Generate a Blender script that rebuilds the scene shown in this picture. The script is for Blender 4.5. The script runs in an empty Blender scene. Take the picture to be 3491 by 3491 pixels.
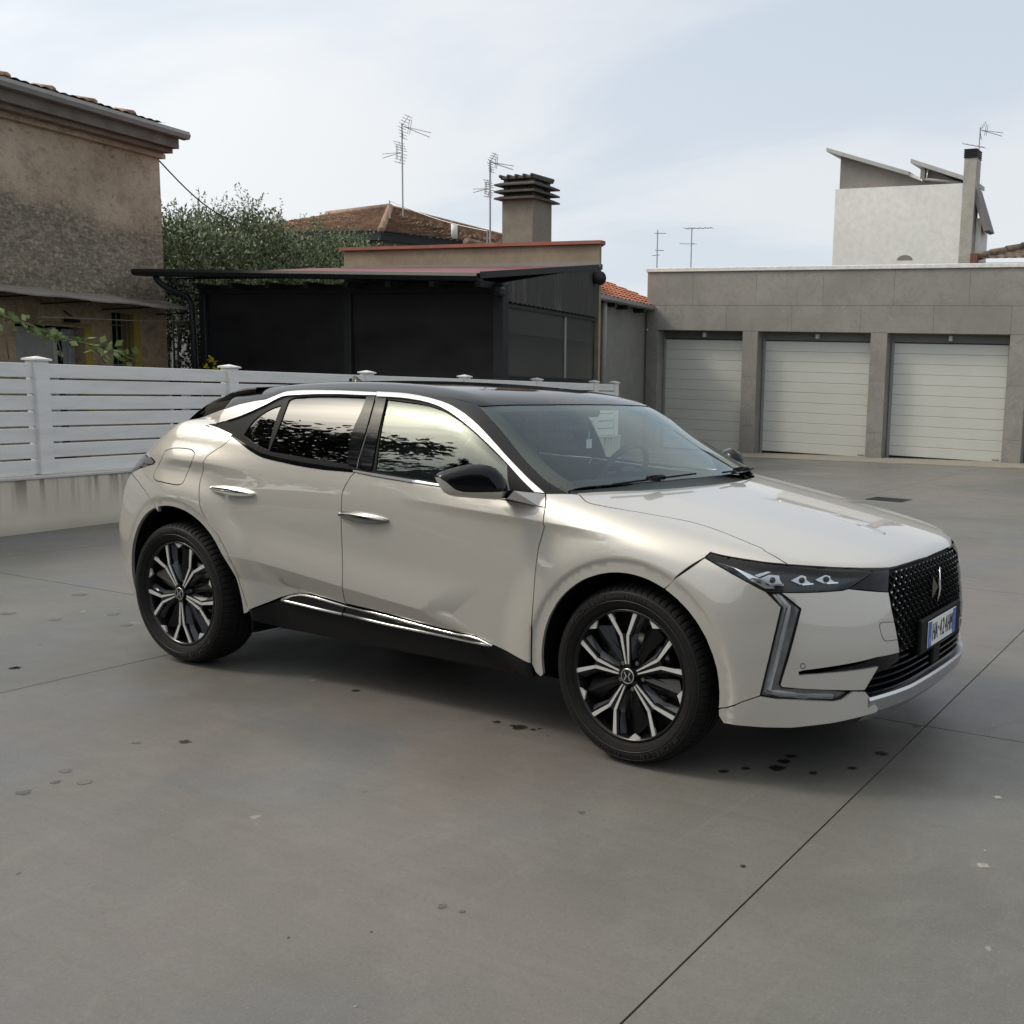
import bpy, math, random
import numpy as np
from mathutils import Matrix, Vector
from mathutils.geometry import delaunay_2d_cdt
C = bpy.context.scene.collection
sc = bpy.context.scene
rng = np.random.default_rng(7)
random.seed(7)

# ------------------------------------------------------------------ camera
cam_d = bpy.data.cameras.new('camera'); cam = bpy.data.objects.new('camera', cam_d); C.objects.link(cam)
CAMROWS = [[0.891883, 0.450624, 0.0385], [-0.098732, 0.110922, 0.988913], [0.441357, -0.885796, 0.14342]]
CAMPOS = (2.304, -4.2138, 1.4675)
M = Matrix.Identity(4)
for i in range(3):
    for j in range(3): M[j][i] = CAMROWS[i][j]
M.translation = CAMPOS
cam.matrix_world = M
cam_d.sensor_width = 36; cam_d.lens = 37.6220; cam_d.shift_x = -0.26082; cam_d.shift_y = 0.03196
cam_d.clip_start = .05; cam_d.clip_end = 600
sc.camera = cam
# ------------------------------------------------------------------ light
SUN_EL = math.radians(43); SUN_AZ = math.atan2(-.36, -.75)
SUN = Vector((math.cos(SUN_AZ)*math.cos(SUN_EL), math.sin(SUN_AZ)*math.cos(SUN_EL), math.sin(SUN_EL)))
sd = bpy.data.lights.new('sun', 'SUN'); sd.energy = 1.2; sd.angle = math.radians(10); sd.color = (1, .92, .80)
so = bpy.data.objects.new('sun', sd); C.objects.link(so)
so.rotation_euler = SUN.to_track_quat('Z', 'Y').to_euler()
W = bpy.data.worlds.new('World'); sc.world = W; W.use_nodes = True
nt = W.node_tree; nt.nodes.clear(); N = nt.nodes.new; LK = nt.links.new
def wm(op, a, b=None, c=None, clamp=False):
    n = N('ShaderNodeMath'); n.operation = op; n.use_clamp = clamp
    for i, v in enumerate((a, b, c)):
        if v is None: continue
        if isinstance(v, (int, float)): n.inputs[i].default_value = v
        else: LK(v, n.inputs[i])
    return n.outputs[0]
def wmix(f, a, b):
    n = N('ShaderNodeMix'); n.data_type = 'RGBA'
    for k, v in ((0, f), (6, a), (7, b)):
        if isinstance(v, (int, float)): n.inputs[k].default_value = v
        elif isinstance(v, tuple): n.inputs[k].default_value = (*v, 1)
        else: LK(v, n.inputs[k])
    return n.outputs[2]
out = N('ShaderNodeOutputWorld'); bg = N('ShaderNodeBackground'); LK(bg.outputs[0], out.inputs[0])
sky = N('ShaderNodeTexSky'); sky.sky_type = 'NISHITA'; sky.sun_disc = False
sky.sun_elevation = SUN_EL; sky.sun_rotation = math.atan2(SUN.x, SUN.y); sky.dust_density = 2.0; sky.air_density = 1.0
skm = N('ShaderNodeVectorMath'); skm.operation = 'SCALE'; LK(sky.outputs[0], skm.inputs[0]); skm.inputs[3].default_value = .11
tc = N('ShaderNodeTexCoord'); nrm = N('ShaderNodeVectorMath'); nrm.operation = 'NORMALIZE'; LK(tc.outputs['Generated'], nrm.inputs[0])
sep = N('ShaderNodeSeparateXYZ'); LK(nrm.outputs[0], sep.inputs[0])
zz = wm('ADD', wm('MAXIMUM', sep.outputs[2], 0.0), .22)
cx = wm('DIVIDE', sep.outputs[0], zz); cy = wm('DIVIDE', sep.outputs[1], zz)
comb = N('ShaderNodeCombineXYZ'); LK(cx, comb.inputs[0]); LK(cy, comb.inputs[1]); comb.inputs[2].default_value = 3.1
mp = N('ShaderNodeMapping'); mp.inputs['Rotation'].default_value = (0, 0, .45); mp.inputs['Scale'].default_value = (.55, 1.25, 1)
LK(comb.outputs[0], mp.inputs[0])
n1 = N('ShaderNodeTexNoise'); n1.inputs['Scale'].default_value = 1.15; n1.inputs['Detail'].default_value = 6; n1.inputs['Roughness'].default_value = .52
n1.inputs['Distortion'].default_value = .5; LK(mp.outputs[0], n1.inputs[0])
cr = N('ShaderNodeValToRGB'); cr.color_ramp.elements[0].position = .38; cr.color_ramp.elements[1].position = .62
cr.color_ramp.interpolation = 'EASE'; LK(n1.outputs[0], cr.inputs[0])
dt = N('ShaderNodeVectorMath'); dt.operation = 'DOT_PRODUCT'; LK(nrm.outputs[0], dt.inputs[0]); dt.inputs[1].default_value = tuple(SUN)
d0 = wm('MAXIMUM', dt.outputs['Value'], 0.0)
wide = wm('POWER', d0, 3.0); glow = wm('POWER', d0, 45.0)
# thin high cloud: blue-grey gaps and white veils, brighter and warmer towards the veiled sun
veil = wmix(cr.outputs[0], (.70, .775, .865), (.89, .91, .93))
base = wmix(.82, skm.outputs[0], veil)
hz = wm('SUBTRACT', 1.0, wm('MULTIPLY', wm('MAXIMUM', sep.outputs[2], 0.0), 3.2), None, True)
base = wmix(wm('MULTIPLY', hz, .45), base, (.79, .84, .88))
tex = wm('ADD', .60, wm('MULTIPLY', cr.outputs[0], .55))
def vs(col, f):
    n = N('ShaderNodeVectorMath'); n.operation = 'SCALE'; n.inputs[0].default_value = col; LK(f, n.inputs[3]); return n.outputs[0]
a1 = N('ShaderNodeVectorMath'); a1.operation = 'ADD'; LK(base, a1.inputs[0]); LK(vs((.96, .89, .76), wm('MULTIPLY', wide, tex)), a1.inputs[1])
a2 = N('ShaderNodeVectorMath'); a2.operation = 'ADD'; LK(a1.outputs[0], a2.inputs[0]); LK(vs((8.0, 7.2, 5.8), wm('MULTIPLY', glow, tex)), a2.inputs[1])
LK(a2.outputs[0], bg.inputs[0]); bg.inputs[1].default_value = 1.0
vs_ = sc.view_settings; vs_.view_transform = 'Standard'; vs_.look = 'None'; vs_.exposure = 0; vs_.gamma = 1
vs_.use_curve_mapping = False
sc.render.engine = 'CYCLES'
sc.cycles.max_bounces = 8; sc.cycles.transparent_max_bounces = 16; sc.cycles.diffuse_bounces = 3
sc.cycles.caustics_reflective = False; sc.cycles.caustics_refractive = False
sc.cycles.use_denoising = True; sc.cycles.sample_clamp_indirect = 6

# ------------------------------------------------------------------ materials
class Mat:
    def __init__(s, name, **kw):
        s.m = bpy.data.materials.new(name); s.m.use_nodes = True; s.nt = s.m.node_tree
        s.b = s.nt.nodes['Principled BSDF']; s.set(**kw)
    def set(s, **kw):
        al = dict(color='Base Color', rough='Roughness', metal='Metallic', spec='Specular IOR Level', coat='Coat Weight', coatr='Coat Roughness', trans='Transmission Weight', ior='IOR', alpha='Alpha')
        for k, v in kw.items():
            i = s.b.inputs[al.get(k, k)]
            if isinstance(v, tuple): i.default_value = (*v, 1) if len(v) == 3 else v
            elif isinstance(v, (int, float)): i.default_value = v
            else: s.nt.links.new(v, i)
        return s
    def n(s, t, **kw):
        n = s.nt.nodes.new('ShaderNode'+t)
        for k, v in kw.items(): setattr(n, k, v)
        return n
    def l(s, a, b): s.nt.links.new(a, b)
    def co(s, kind='Object', scale=(1, 1, 1), rot=(0, 0, 0)):
        t = s.n('TexCoord'); m = s.n('Mapping'); m.inputs['Scale'].default_value = scale; m.inputs['Rotation'].default_value = rot
        if kind == 'World':
            g = s.n('NewGeometry'); s.l(g.outputs['Position'], m.inputs[0])
        else: s.l(t.outputs[kind], m.inputs[0])
        return m.outputs[0]
    def noise(s, co, scale, detail=4, rough=.5, dist=0):
        n = s.n('TexNoise'); n.inputs['Scale'].default_value = scale; n.inputs['Detail'].default_value = detail
        n.inputs['Roughness'].default_value = rough; n.inputs['Distortion'].default_value = dist; s.l(co, n.inputs[0]); return n.outputs[0]
    def ramp(s, f, stops):
        r = s.n('ValToRGB'); e = r.color_ramp.elements
        while len(e) < len(stops): e.new(.5)
        for k, (p_, c_) in enumerate(stops):
            e[k].position = p_; e[k].color = (*c_, 1) if isinstance(c_, tuple) else (c_, c_, c_, 1)
        s.l(f, r.inputs[0]); return r.outputs[0]
    def mix(s, f, a, b, mode='MIX'):
        n = s.n('Mix', data_type='RGBA', blend_type=mode)
        for k, v in ((0, f), (6, a), (7, b)):
            if isinstance(v, (int, float)): n.inputs[k].default_value = v
            elif isinstance(v, tuple): n.inputs[k].default_value = (*v, 1)
            else: s.l(v, n.inputs[k])
        return n.outputs[2]
    def ma(s, op, a, b=0., c=0., clamp=False):
        n = s.n('Math', operation=op, use_clamp=clamp)
        for k, v in enumerate((a, b, c)):
            if isinstance(v, (int, float)): n.inputs[k].default_value = v
            else: s.l(v, n.inputs[k])
        return n.outputs[0]
    def bump(s, h, strength=.3, dist=.01):
        b = s.n('Bump'); b.inputs['Strength'].default_value = strength; b.inputs['Distance'].default_value = dist
        s.l(h, b.inputs['Height']); s.l(b.outputs[0], s.b.inputs['Normal']); return s
def simple(name, color, rough=.5, metal=0, nz=.12, nscale=8, bump=0, **kw):
    m = Mat(name, rough=rough, metal=metal, **kw)
    co = m.co(); f = m.noise(co, nscale, 5)
    lo = tuple(c*(1-nz) for c in color); hi = tuple(min(1, c*(1+nz)) for c in color)
    m.set(color=m.ramp(f, [(.3, lo), (.7, hi)]))
    if bump: m.bump(m.noise(co, nscale*6, 6), bump, .01)
    return m.m
def glassmat(name, tint, ior=1.6, rough=0.0, gc=(1, 1, 1)):
    m = bpy.data.materials.new(name); m.use_nodes = True; nt = m.node_tree; nt.nodes.clear()
    o = nt.nodes.new('ShaderNodeOutputMaterial'); mx = nt.nodes.new('ShaderNodeMixShader'); fr = nt.nodes.new('ShaderNodeFresnel')
    fr.inputs[0].default_value = ior; t = nt.nodes.new('ShaderNodeBsdfTransparent'); t.inputs[0].default_value = (*tint, 1)
    g = nt.nodes.new('ShaderNodeBsdfGlossy'); g.inputs['Roughness'].default_value = rough; g.inputs['Color'].default_value = (*gc, 1)
    gq = nt.nodes.new('ShaderNodeNewGeometry'); mi_ = nt.nodes.new('ShaderNodeMix'); mi_.inputs[2].default_value = ior; mi_.inputs[3].default_value = 1/ior
    nt.links.new(gq.outputs['Backfacing'], mi_.inputs[0]); nt.links.new(mi_.outputs[0], fr.inputs[0])   # a thin pane reflects alike from both sides
    nt.links.new(fr.outputs[0], mx.inputs[0]); nt.links.new(t.outputs[0], mx.inputs[1]); nt.links.new(g.outputs[0], mx.inputs[2])
    nt.links.new(mx.outputs[0], o.inputs[0]); return m
MT = {}
def paintmat():
    m = Mat('pearl_paint', metal=.40, rough=.42, coat=1.0, coatr=.012)
    m.b.inputs['Coat IOR'].default_value = 1.75
    co = m.co(); f = m.noise(co, 900, 2)
    m.set(color=m.ramp(f, [(.35, (.455, .435, .395)), (.65, (.53, .51, .468))]))
    return m.m
MT['paint'] = paintmat()
MT['black_gloss'] = simple('gloss_black_paint', (.004, .0045, .006), .06, 0, .1, 200, spec=.28)
MT['black_trim'] = simple('black_plastic', (.005, .005, .0055), .6, 0, .2, 60, spec=.18)
MT['rubber'] = simple('tyre_rubber', (.006, .0058, .0055), .75, 0, .25, 30, .15, spec=.25)
MT['chrome'] = simple('polished_chrome', (.86, .86, .84), .07, 1, .02, 40)
MT['satin'] = simple('satin_silver', (.62, .63, .64), .30, 1, .04, 300)
MT['machined'] = simple('machined_alloy', (.62, .62, .61), .34, .35, .05, 400)
MT['rimblack'] = simple('rim_black', (.005, .005, .0055), .25, 0, .2, 90, spec=.35)
MT['glass_tint'] = glassmat('privacy_glass', (.05, .052, .05), 1.95)
MT['glass_side'] = glassmat('side_glass', (.80, .87, .84), 2.0, 0.0, (.92, 1.0, .93))
MT['glass_ws'] = glassmat('windshield_glass', (.84, .92, .91), 1.7, 0.0, (.90, 1.0, 1.0))
MT['glass_lens'] = glassmat('lens_glass', (.90, .92, .93), 1.45)
MT['shell'] = simple('underbody_coating', (.008, .008, .008), .9, 0, .2, 20, spec=.1)
MT['spoke_lit_grey'] = simple('spoke_flank_lit_grey', (.060, .065, .072), .28, .3, .2, 60)  # dark spoke flanks coloured grey to look lit
MT['lens_rod'] = simple('frosted_lens', (.27, .28, .285), .2, .1, .15, 30)
MT['badge'] = simple('dark_champagne', (.26, .245, .21), .2, 1)
MT['lamp_black'] = simple('lamp_housing', (.018, .019, .021), .25, 0, .2, 30)
MT['handle_dark'] = simple('dark_chrome', (.20, .20, .20), .12, 1)
MT['grey_lens'] = simple('smoked_lens', (.115, .12, .125), .16, .2, .15, 30, coat=1.0, coatr=.03)
MT['int_dark'] = simple('interior_plastic', (.040, .042, .045), .6, 0, .2, 40)
MT['seat'] = simple('seat_leather', (.055, .06, .066), .5, 0, .2, 60, .1)
MT['disc'] = simple('brake_disc', (.22, .22, .22), .4, .9, .2, 30)
MT['red_lens'] = simple('tail_lens', (.10, .085, .085), .12, .5, .5, 25, coat=1.0)
MT['plate_white'] = simple('plate_white', (.72, .73, .72), .35, 0, .02, 20)
MT['plate_blue'] = simple('plate_blue', (.015, .10, .45), .35, 0, .05, 20)
MT['ink'] = simple('black_ink', (.01, .01, .012), .5, 0, .05, 20)
MT['letter_grey'] = simple('raised_rubber', (.022, .021, .02), .45, 0, .1, 40)
MT['yellow'] = simple('yellow_sticker', (.65, .60, .08), .5)

# ------------------------------------------------------------------ object helpers
def link(o, parent=None):
    C.objects.link(o)
    if parent is not None: o.parent = parent
    return o
def mesh(name, V, Fc, mat, parent=None, smooth=False, normals=None, mi=None):
    me = bpy.data.meshes.new(name); me.from_pydata([tuple(v) for v in V], [], [tuple(f) for f in Fc])
    for m in (mat if isinstance(mat, (list, tuple)) else [mat]): me.materials.append(m)
    if mi is not None: me.polygons.foreach_set('material_index', list(mi))
    if smooth or normals is not None: me.polygons.foreach_set('use_smooth', [True]*len(me.polygons))
    me.update()
    if normals is not None: me.normals_split_custom_set_from_vertices([tuple(n) for n in normals])
    return link(bpy.data.objects.new(name, me), parent)
def thing(name, label, cat, loc=(0, 0, 0), group=None, rotz=0):
    o = bpy.data.objects.new(name, None); o.empty_display_size = .2; o.location = loc; o.rotation_euler = (0, 0, rotz)
    link(o); o['label'] = label; o['category'] = cat
    if group: o['group'] = group
    return o
def tag(o, label, cat, group=None):
    o['label'] = label; o['category'] = cat
    if group: o['group'] = group
    return o
def structure(o): o['kind'] = 'structure'; return o
def stuff(o): o['kind'] = 'stuff'; return o
class MB:
    """collects simple solids in world (or local) coordinates"""
    def __init__(s): s.v = []; s.f = []
    def add(s, V, Fc):
        b = len(s.v); s.v += [tuple(v) for v in V]; s.f += [tuple(i+b for i in f) for f in Fc]; return s
    def box(s, lo, hi, o=(0, 0, 0), ex=(1, 0, 0), ey=(0, 1, 0), ez=(0, 0, 1), bev=0):
        o, ex, ey, ez = map(lambda a: np.array(a, float), (o, ex, ey, ez)); V = []
        if bev <= 0:
            for k in range(8):
                c = [(lo, hi)[(k >> a) & 1][a] for a in range(3)]; V.append(o+ex*c[0]+ey*c[1]+ez*c[2])
            return s.add(V, [(0, 2, 3, 1), (4, 5, 7, 6), (0, 1, 5, 4), (2, 6, 7, 3), (0, 4, 6, 2), (1, 3, 7, 5)])
        lo = np.array(lo, float); hi = np.array(hi, float); b = min(bev, *(abs(hi-lo)*.45))
        idx = {}
        for k in range(8):
            c = np.array([(lo, hi)[(k >> a) & 1][a] for a in range(3)]); sg = np.array([1 if (k >> a) & 1 else -1 for a in range(3)])
            for a in range(3):
                q = c-sg*b; q[a] = c[a]; idx[k, a] = len(V); V.append(o+ex*q[0]+ey*q[1]+ez*q[2])
        Fc = []
        for a in range(3):
            u, w = (a+1) % 3, (a+2) % 3
            for sd_ in (0, 1):
                ks = [(sd_ << a) | (i << u) | (j << w) for i, j in ((0, 0), (1, 0), (1, 1), (0, 1))]
                f = [idx[k, a] for k in ks]; Fc.append(f if sd_ else f[::-1])
        for a in range(3):
            u, w = (a+1) % 3, (a+2) % 3
            for i in (0, 1):
                for j in (0, 1):
                    k0 = (i << u) | (j << w); k1 = k0 | (1 << a)
                    f = [idx[k0, u], idx[k1, u], idx[k1, w], idx[k0, w]]; Fc.append(f if (i == j) else f[::-1])
        for k in range(8):
            f = [idx[k, 0], idx[k, 1], idx[k, 2]]; Fc.append(f if bin(k).count('1') % 2 else f[::-1])
        return s.add(V, Fc)
    def tube(s, P, r, n=8, caps=True):
        P = [np.array(p, float) for p in P]; rings = []
        rr = r if hasattr(r, '__len__') else [r]*len(P)
        for i, p in enumerate(P):
            t = (P[min(i+1, len(P)-1)]-P[max(i-1, 0)]); t /= max(np.linalg.norm(t), 1e-9)
            a = np.cross(t, (0, 0, 1) if abs(t[2]) < .9 else (1, 0, 0)); a /= np.linalg.norm(a); b = np.cross(t, a)
            rings.append([p+rr[i]*(math.cos(2*math.pi*k/n)*a+math.sin(2*math.pi*k/n)*b) for k in range(n)])
        V = [v for R_ in rings for v in R_]; Fc = []
        for i in range(len(P)-1):
            for k in range(n): Fc.append((i*n+k, i*n+(k+1) % n, (i+1)*n+(k+1) % n, (i+1)*n+k))
        if caps: Fc.append(tuple(range(n))[::-1]); Fc.append(tuple((len(P)-1)*n+k for k in range(n)))
        return s.add(V, Fc)
    def prism(s, poly, a, b, o=(0, 0, 0), ex=(1, 0, 0), ey=(0, 0, 1), ez=(0, 1, 0)):
        """poly in (ex,ey) plane extruded from a to b along ez"""
        o, ex, ey, ez = map(lambda q: np.array(q, float), (o, ex, ey, ez)); n = len(poly)
        V = [o+ex*u+ey*v+ez*a for u, v in poly]+[o+ex*u+ey*v+ez*b for u, v in poly]
        return s.add(V, [tuple(range(n))[::-1], tuple(range(n, 2*n))]+[(i, (i+1) % n, n+(i+1) % n, n+i) for i in range(n)])
    def done(s, name, mat, parent=None, smooth=False):
        return mesh(name, s.v, s.f, mat, parent, smooth)
def lathe(prof, n=64, a0=0, a1=2*math.pi, axis='y'):
    """profile of (r, y) turned about the y axis; returns verts, faces"""
    full = abs(a1-a0-2*math.pi) < 1e-6; m = n if full else n+1; V = []; Fc = []
    for i in range(m):
        a = a0+(a1-a0)*i/n
        for r, y in prof: V.append((r*math.cos(a), y, r*math.sin(a)))
    k = len(prof)
    for i in range(n):
        j = (i+1) % m
        for q in range(k-1): Fc.append((i*k+q, i*k+q+1, j*k+q+1, j*k+q))
    return V, Fc
def text_mesh(name, s, size, mat, parent, M4, sx=1.0, ext=.001, align='CENTER'):
    cu = bpy.data.curves.new(name, 'FONT'); cu.body = s; cu.size = size; cu.extrude = ext; cu.align_x = align; cu.align_y = 'CENTER'
    cu.resolution_u = 3
    o = bpy.data.objects.new(name+'_tmp', cu); C.objects.link(o)
    bpy.context.view_layer.update()
    me = bpy.data.meshes.new_from_object(o.evaluated_get(bpy.context.evaluated_depsgraph_get()))
    bpy.data.objects.remove(o); bpy.data.curves.remove(cu)
    me.transform(M4 @ Matrix.Diagonal((sx, 1, 1, 1))); me.materials.clear(); me.materials.append(mat); me.name = name
    return link(bpy.data.objects.new(name, me), parent)


# ---- body surface: natural cubic splines and an implicit solid -------------
class NS:
    def __init__(s,x,y):
        x=np.asarray(x,float);y=np.asarray(y,float);n=len(x);h=np.diff(x)
        A=np.eye(n);r=np.zeros(y.shape)
        for i in range(1,n-1):
            A[i,i-1]=h[i-1];A[i,i]=2*(h[i-1]+h[i]);A[i,i+1]=h[i]
            r[i]=6*((y[i+1]-y[i])/h[i]-(y[i]-y[i-1])/h[i-1])
        s.x,s.y,s.m,s.h=x,y,np.linalg.solve(A,r),h
    def __call__(s,t):
        t=np.asarray(t,float);i=np.clip(np.searchsorted(s.x,t)-1,0,len(s.x)-2)
        tc=np.clip(t,s.x[0],s.x[-1]);h=s.h[i];a=(s.x[i+1]-tc)/h;b=(tc-s.x[i])/h
        v=a*s.y[i]+b*s.y[i+1]+((a**3-a)*s.m[i]+(b**3-b)*s.m[i+1])*h*h/6
        n=len(s.x);h0=s.h[0];hl=s.h[-1]
        d0=(s.y[1]-s.y[0])/h0-h0*(s.m[1])/6;dl=(s.y[-1]-s.y[-2])/hl+hl*s.m[-2]/6
        return v+np.where(t<s.x[0],(t-s.x[0])*d0,0)+np.where(t>s.x[-1],(t-s.x[-1])*dl,0)
class NS2:
    """tensor spline: rows at xs, columns at zs"""
    def __init__(s,xs,zs,T):
        s.zs=np.asarray(zs,float);T=np.asarray(T,float)
        s.rows=[NS(xs,T[:,j]) for j in range(T.shape[1])]
        n=len(zs);h=np.diff(s.zs);A=np.eye(n);B=np.zeros((n,n))
        for i in range(1,n-1):
            A[i,i-1]=h[i-1];A[i,i]=2*(h[i-1]+h[i]);A[i,i+1]=h[i]
            B[i,i-1]=6/h[i-1];B[i,i]=-6/h[i]-6/h[i-1];B[i,i+1]=6/h[i]
        s.M=np.linalg.solve(A,B);s.h=h
    def __call__(s,x,z):
        x,z=np.broadcast_arrays(np.asarray(x,float),np.asarray(z,float))
        Y=np.stack([r(x) for r in s.rows],-1);M=Y@s.M.T
        i=np.clip(np.searchsorted(s.zs,z)-1,0,len(s.zs)-2);zc=np.clip(z,s.zs[0],s.zs[-1]);h=s.h[i]
        g=lambda Q,k:np.take_along_axis(Q,k[...,None],-1)[...,0]
        a=(s.zs[i+1]-zc)/h;b=(zc-s.zs[i])/h
        v=a*g(Y,i)+b*g(Y,i+1)+((a**3-a)*g(M,i)+(b**3-b)*g(M,i+1))*h*h/6
        d0=(Y[...,1]-Y[...,0])/s.h[0]-s.h[0]*M[...,1]/6;dl=(Y[...,-1]-Y[...,-2])/s.h[-1]+s.h[-1]*M[...,-2]/6
        return v+np.where(z<s.zs[0],(z-s.zs[0])*d0,0)+np.where(z>s.zs[-1],(z-s.zs[-1])*dl,0)
def smax(a,b,k):
    h=np.maximum(k-np.abs(a-b),0)/k
    return np.maximum(a,b)+h*h*k*.25
def sst(a,b,x):
    t=np.clip((x-a)/(b-a),0,1);return t*t*(3-2*t)
def ramp(a,b,x): return np.clip((x-a)/(b-a),0,1)
# half width of the lower body W(x,z)
XS=[-3.5,-3.25,-2.95,-2.675,-2.3,-1.9,-1.4,-.9,-.45,0,.35,.6,.8]
ZS=[.15,.30,.42,.55,.70,.82,.92,1.00,1.08,1.18]
#      .15  .30  .42  .55  .70  .82  .92 1.00 1.08 1.18
WT=[[.66,.70,.72,.735,.735,.725,.705,.68,.65,.60],
    [.77,.80,.815,.825,.825,.815,.795,.77,.735,.685],
    [.83,.86,.875,.885,.888,.882,.865,.84,.805,.755],
    [.85,.88,.895,.905,.908,.905,.892,.872,.84,.79],
    [.845,.875,.89,.90,.905,.903,.895,.878,.85,.80],
    [.84,.87,.885,.893,.897,.897,.89,.876,.853,.815],
    [.84,.87,.882,.888,.892,.893,.887,.874,.853,.82],
    [.845,.873,.885,.892,.896,.896,.889,.875,.853,.82],
    [.852,.878,.89,.899,.904,.902,.892,.875,.85,.81],
    [.86,.884,.897,.906,.909,.902,.883,.857,.825,.78],
    [.865,.885,.893,.899,.896,.882,.855,.822,.78,.72],
    [.845,.855,.858,.858,.85,.828,.795,.755,.71,.65],
    [.80,.80,.80,.795,.78,.75,.71,.665,.61,.54]]
Wsp=NS2(XS,ZS,WT)
XF=NS([0,.25,.45,.60,.72,.80,.87,.93],[.957,.952,.928,.866,.770,.682,.57,.44])
XR=NS([0,.3,.55,.68,.76,.84,.90],[-3.56,-3.545,-3.50,-3.425,-3.325,-3.16,-2.95])
LEAN=NS([.20,.25,.33,.43,.6,.8,.9,1.0,1.1],[.19,.13,.05,.01,0,.06,.125,.24,.36])
HR=NS([-3.55,-3.4,-3.3,-3.07,-2.94,-2.85,-2.6,-2.3,-2.0,-1.6,-1.1],[.91,.985,1.04,1.11,1.165,1.195,1.215,1.20,1.165,1.14,1.13])
HC=NS([-.8,-.5,-.2,.1,.4,.65,.8,.9,.96],[1.12,1.09,1.045,.997,.944,.892,.852,.815,.785])
zcrL=NS([-2.3,-2.05,-1.72,-1.40,-1.08,-.79,-.5],[.597,.585,.553,.520,.490,.464,.44])
def Wside(x,z):
    w=Wsp(x,z)
    # lower crease with the flare above it, ended by the diagonal crease in the front door
    zc=zcrL(x);d=z-zc
    xl=np.where(z>.481,-.874+(z-.481)*1.307,-.874+(.481-z)*2.1)
    fade=ramp(-2.42,-1.95,x)*ramp(0,.16,xl-x)
    up=.024*(1-sst(0,.19,d));dn=.024-.074*ramp(0,.125,-d)
    w=w+fade*np.where(d>0,up,np.maximum(dn,-.040))
    # front shoulder crease
    zr=.938+(-.89-x)*.043;d=zr-z
    f=sst(-1.25,-.75,x)*(1-sst(-.35,.12,x))
    w=w-.012*f*ramp(0,.028,d)*(1-sst(.03,.20,d))*(d>0)
    w=w+.008*f*(1-ramp(0,.05,-d))*(d<=0)+.008*f*(d>0)*(1-sst(.0,.2,d))
    # rear shoulder crease
    zr=np.interp(x,[-3.4,-2.9,-2.45,-2.0,-1.5],[1.018,1.019,1.017,.988,.95]);d=zr-z
    f=sst(-3.5,-3.0,x)*(1-sst(-2.6,-1.95,x))
    w=w-.020*f*ramp(0,.040,d)*(1-sst(.04,.18,d))*(d>0)
    w=w+.012*f*(1-sst(0,.09,-d))*(d<=0)+.012*f*(d>0)*(1-sst(.0,.18,d))
    # wheel arch lips
    for cx,ro in ((.02,.470),(-2.648,.487)):
        r=np.hypot(x-cx,z-.352)
        w=w+.022*(1-sst(ro,ro+.17,r))-.010*(r<ro)*ramp(0,.015,ro-r)
    return w
def Fbody(P):
    x,w,z=P[...,0],np.abs(P[...,1]),P[...,2]
    fs=(w-Wside(x,z))*.97
    lean=np.where(z>.5,.055*((z-.5)/.33)**1.5 if np.ndim(z)==0 else .055*(np.maximum(z-.5,0)/.33)**1.5,0)-.02*sst(.45,.2,z)*0
    ff=(x-(XF(w)-lean))*.8
    fr=(XR(w)-.01+LEAN(z)-x)*.85
    hood=HC(x)-.065*np.maximum(w,0)**2*1.0-.05*np.maximum(w-.45,0)**2+.007*np.exp(-(w/.02)**2)*0
    H=np.where(x>-1.1,np.minimum(hood,1.13),HR(x))
    f=smax(fs,(z-H)*.97,.09)
    f=smax(f,ff,.05)
    f=smax(f,fr,.10)
    return f
# greenhouse
PROF=NS([-3.3,-3.15,-2.97,-2.87,-2.6,-2.25,-1.9,-1.5,-1.15,-.95,-.82,-.48,-.15,.05],
        [1.04,1.145,1.265,1.31,1.365,1.412,1.438,1.443,1.428,1.405,1.372,1.216,1.066,.965])
TUMB=NS([.3,.6,.95,1.03,1.15,1.25,1.33,1.40,1.47],[.70,.80,.862,.852,.812,.765,.716,.66,.58])
def Wg(x,z):
    w=TUMB(z)
    w=w-.30*np.maximum(x+.95,0)**2*.35-.10*np.maximum(-2.2-x,0)-.26*np.maximum(-2.5-x,0)
    return w
def Hg(x,w):
    xs=x+.16*(w/.75)**2*sst(-1.6,-.6,x)
    return PROF(xs)-.05*w*w-.04*np.maximum(w-.45,0)**2
def Fgreen(P):
    x,w,z=P[...,0],np.abs(P[...,1]),P[...,2]
    return smax((w-Wg(x,z))*.9,(z-Hg(x,w))*.88,.10)
def Fall(P): return np.minimum(Fbody(P),Fgreen(P))
def grad(F,P,e=1e-3):
    g=np.stack([F(P+np.eye(3)[k]*e)-F(P-np.eye(3)[k]*e) for k in range(3)],-1)
    return g/np.maximum(np.linalg.norm(g,axis=-1,keepdims=True),1e-9)

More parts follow.
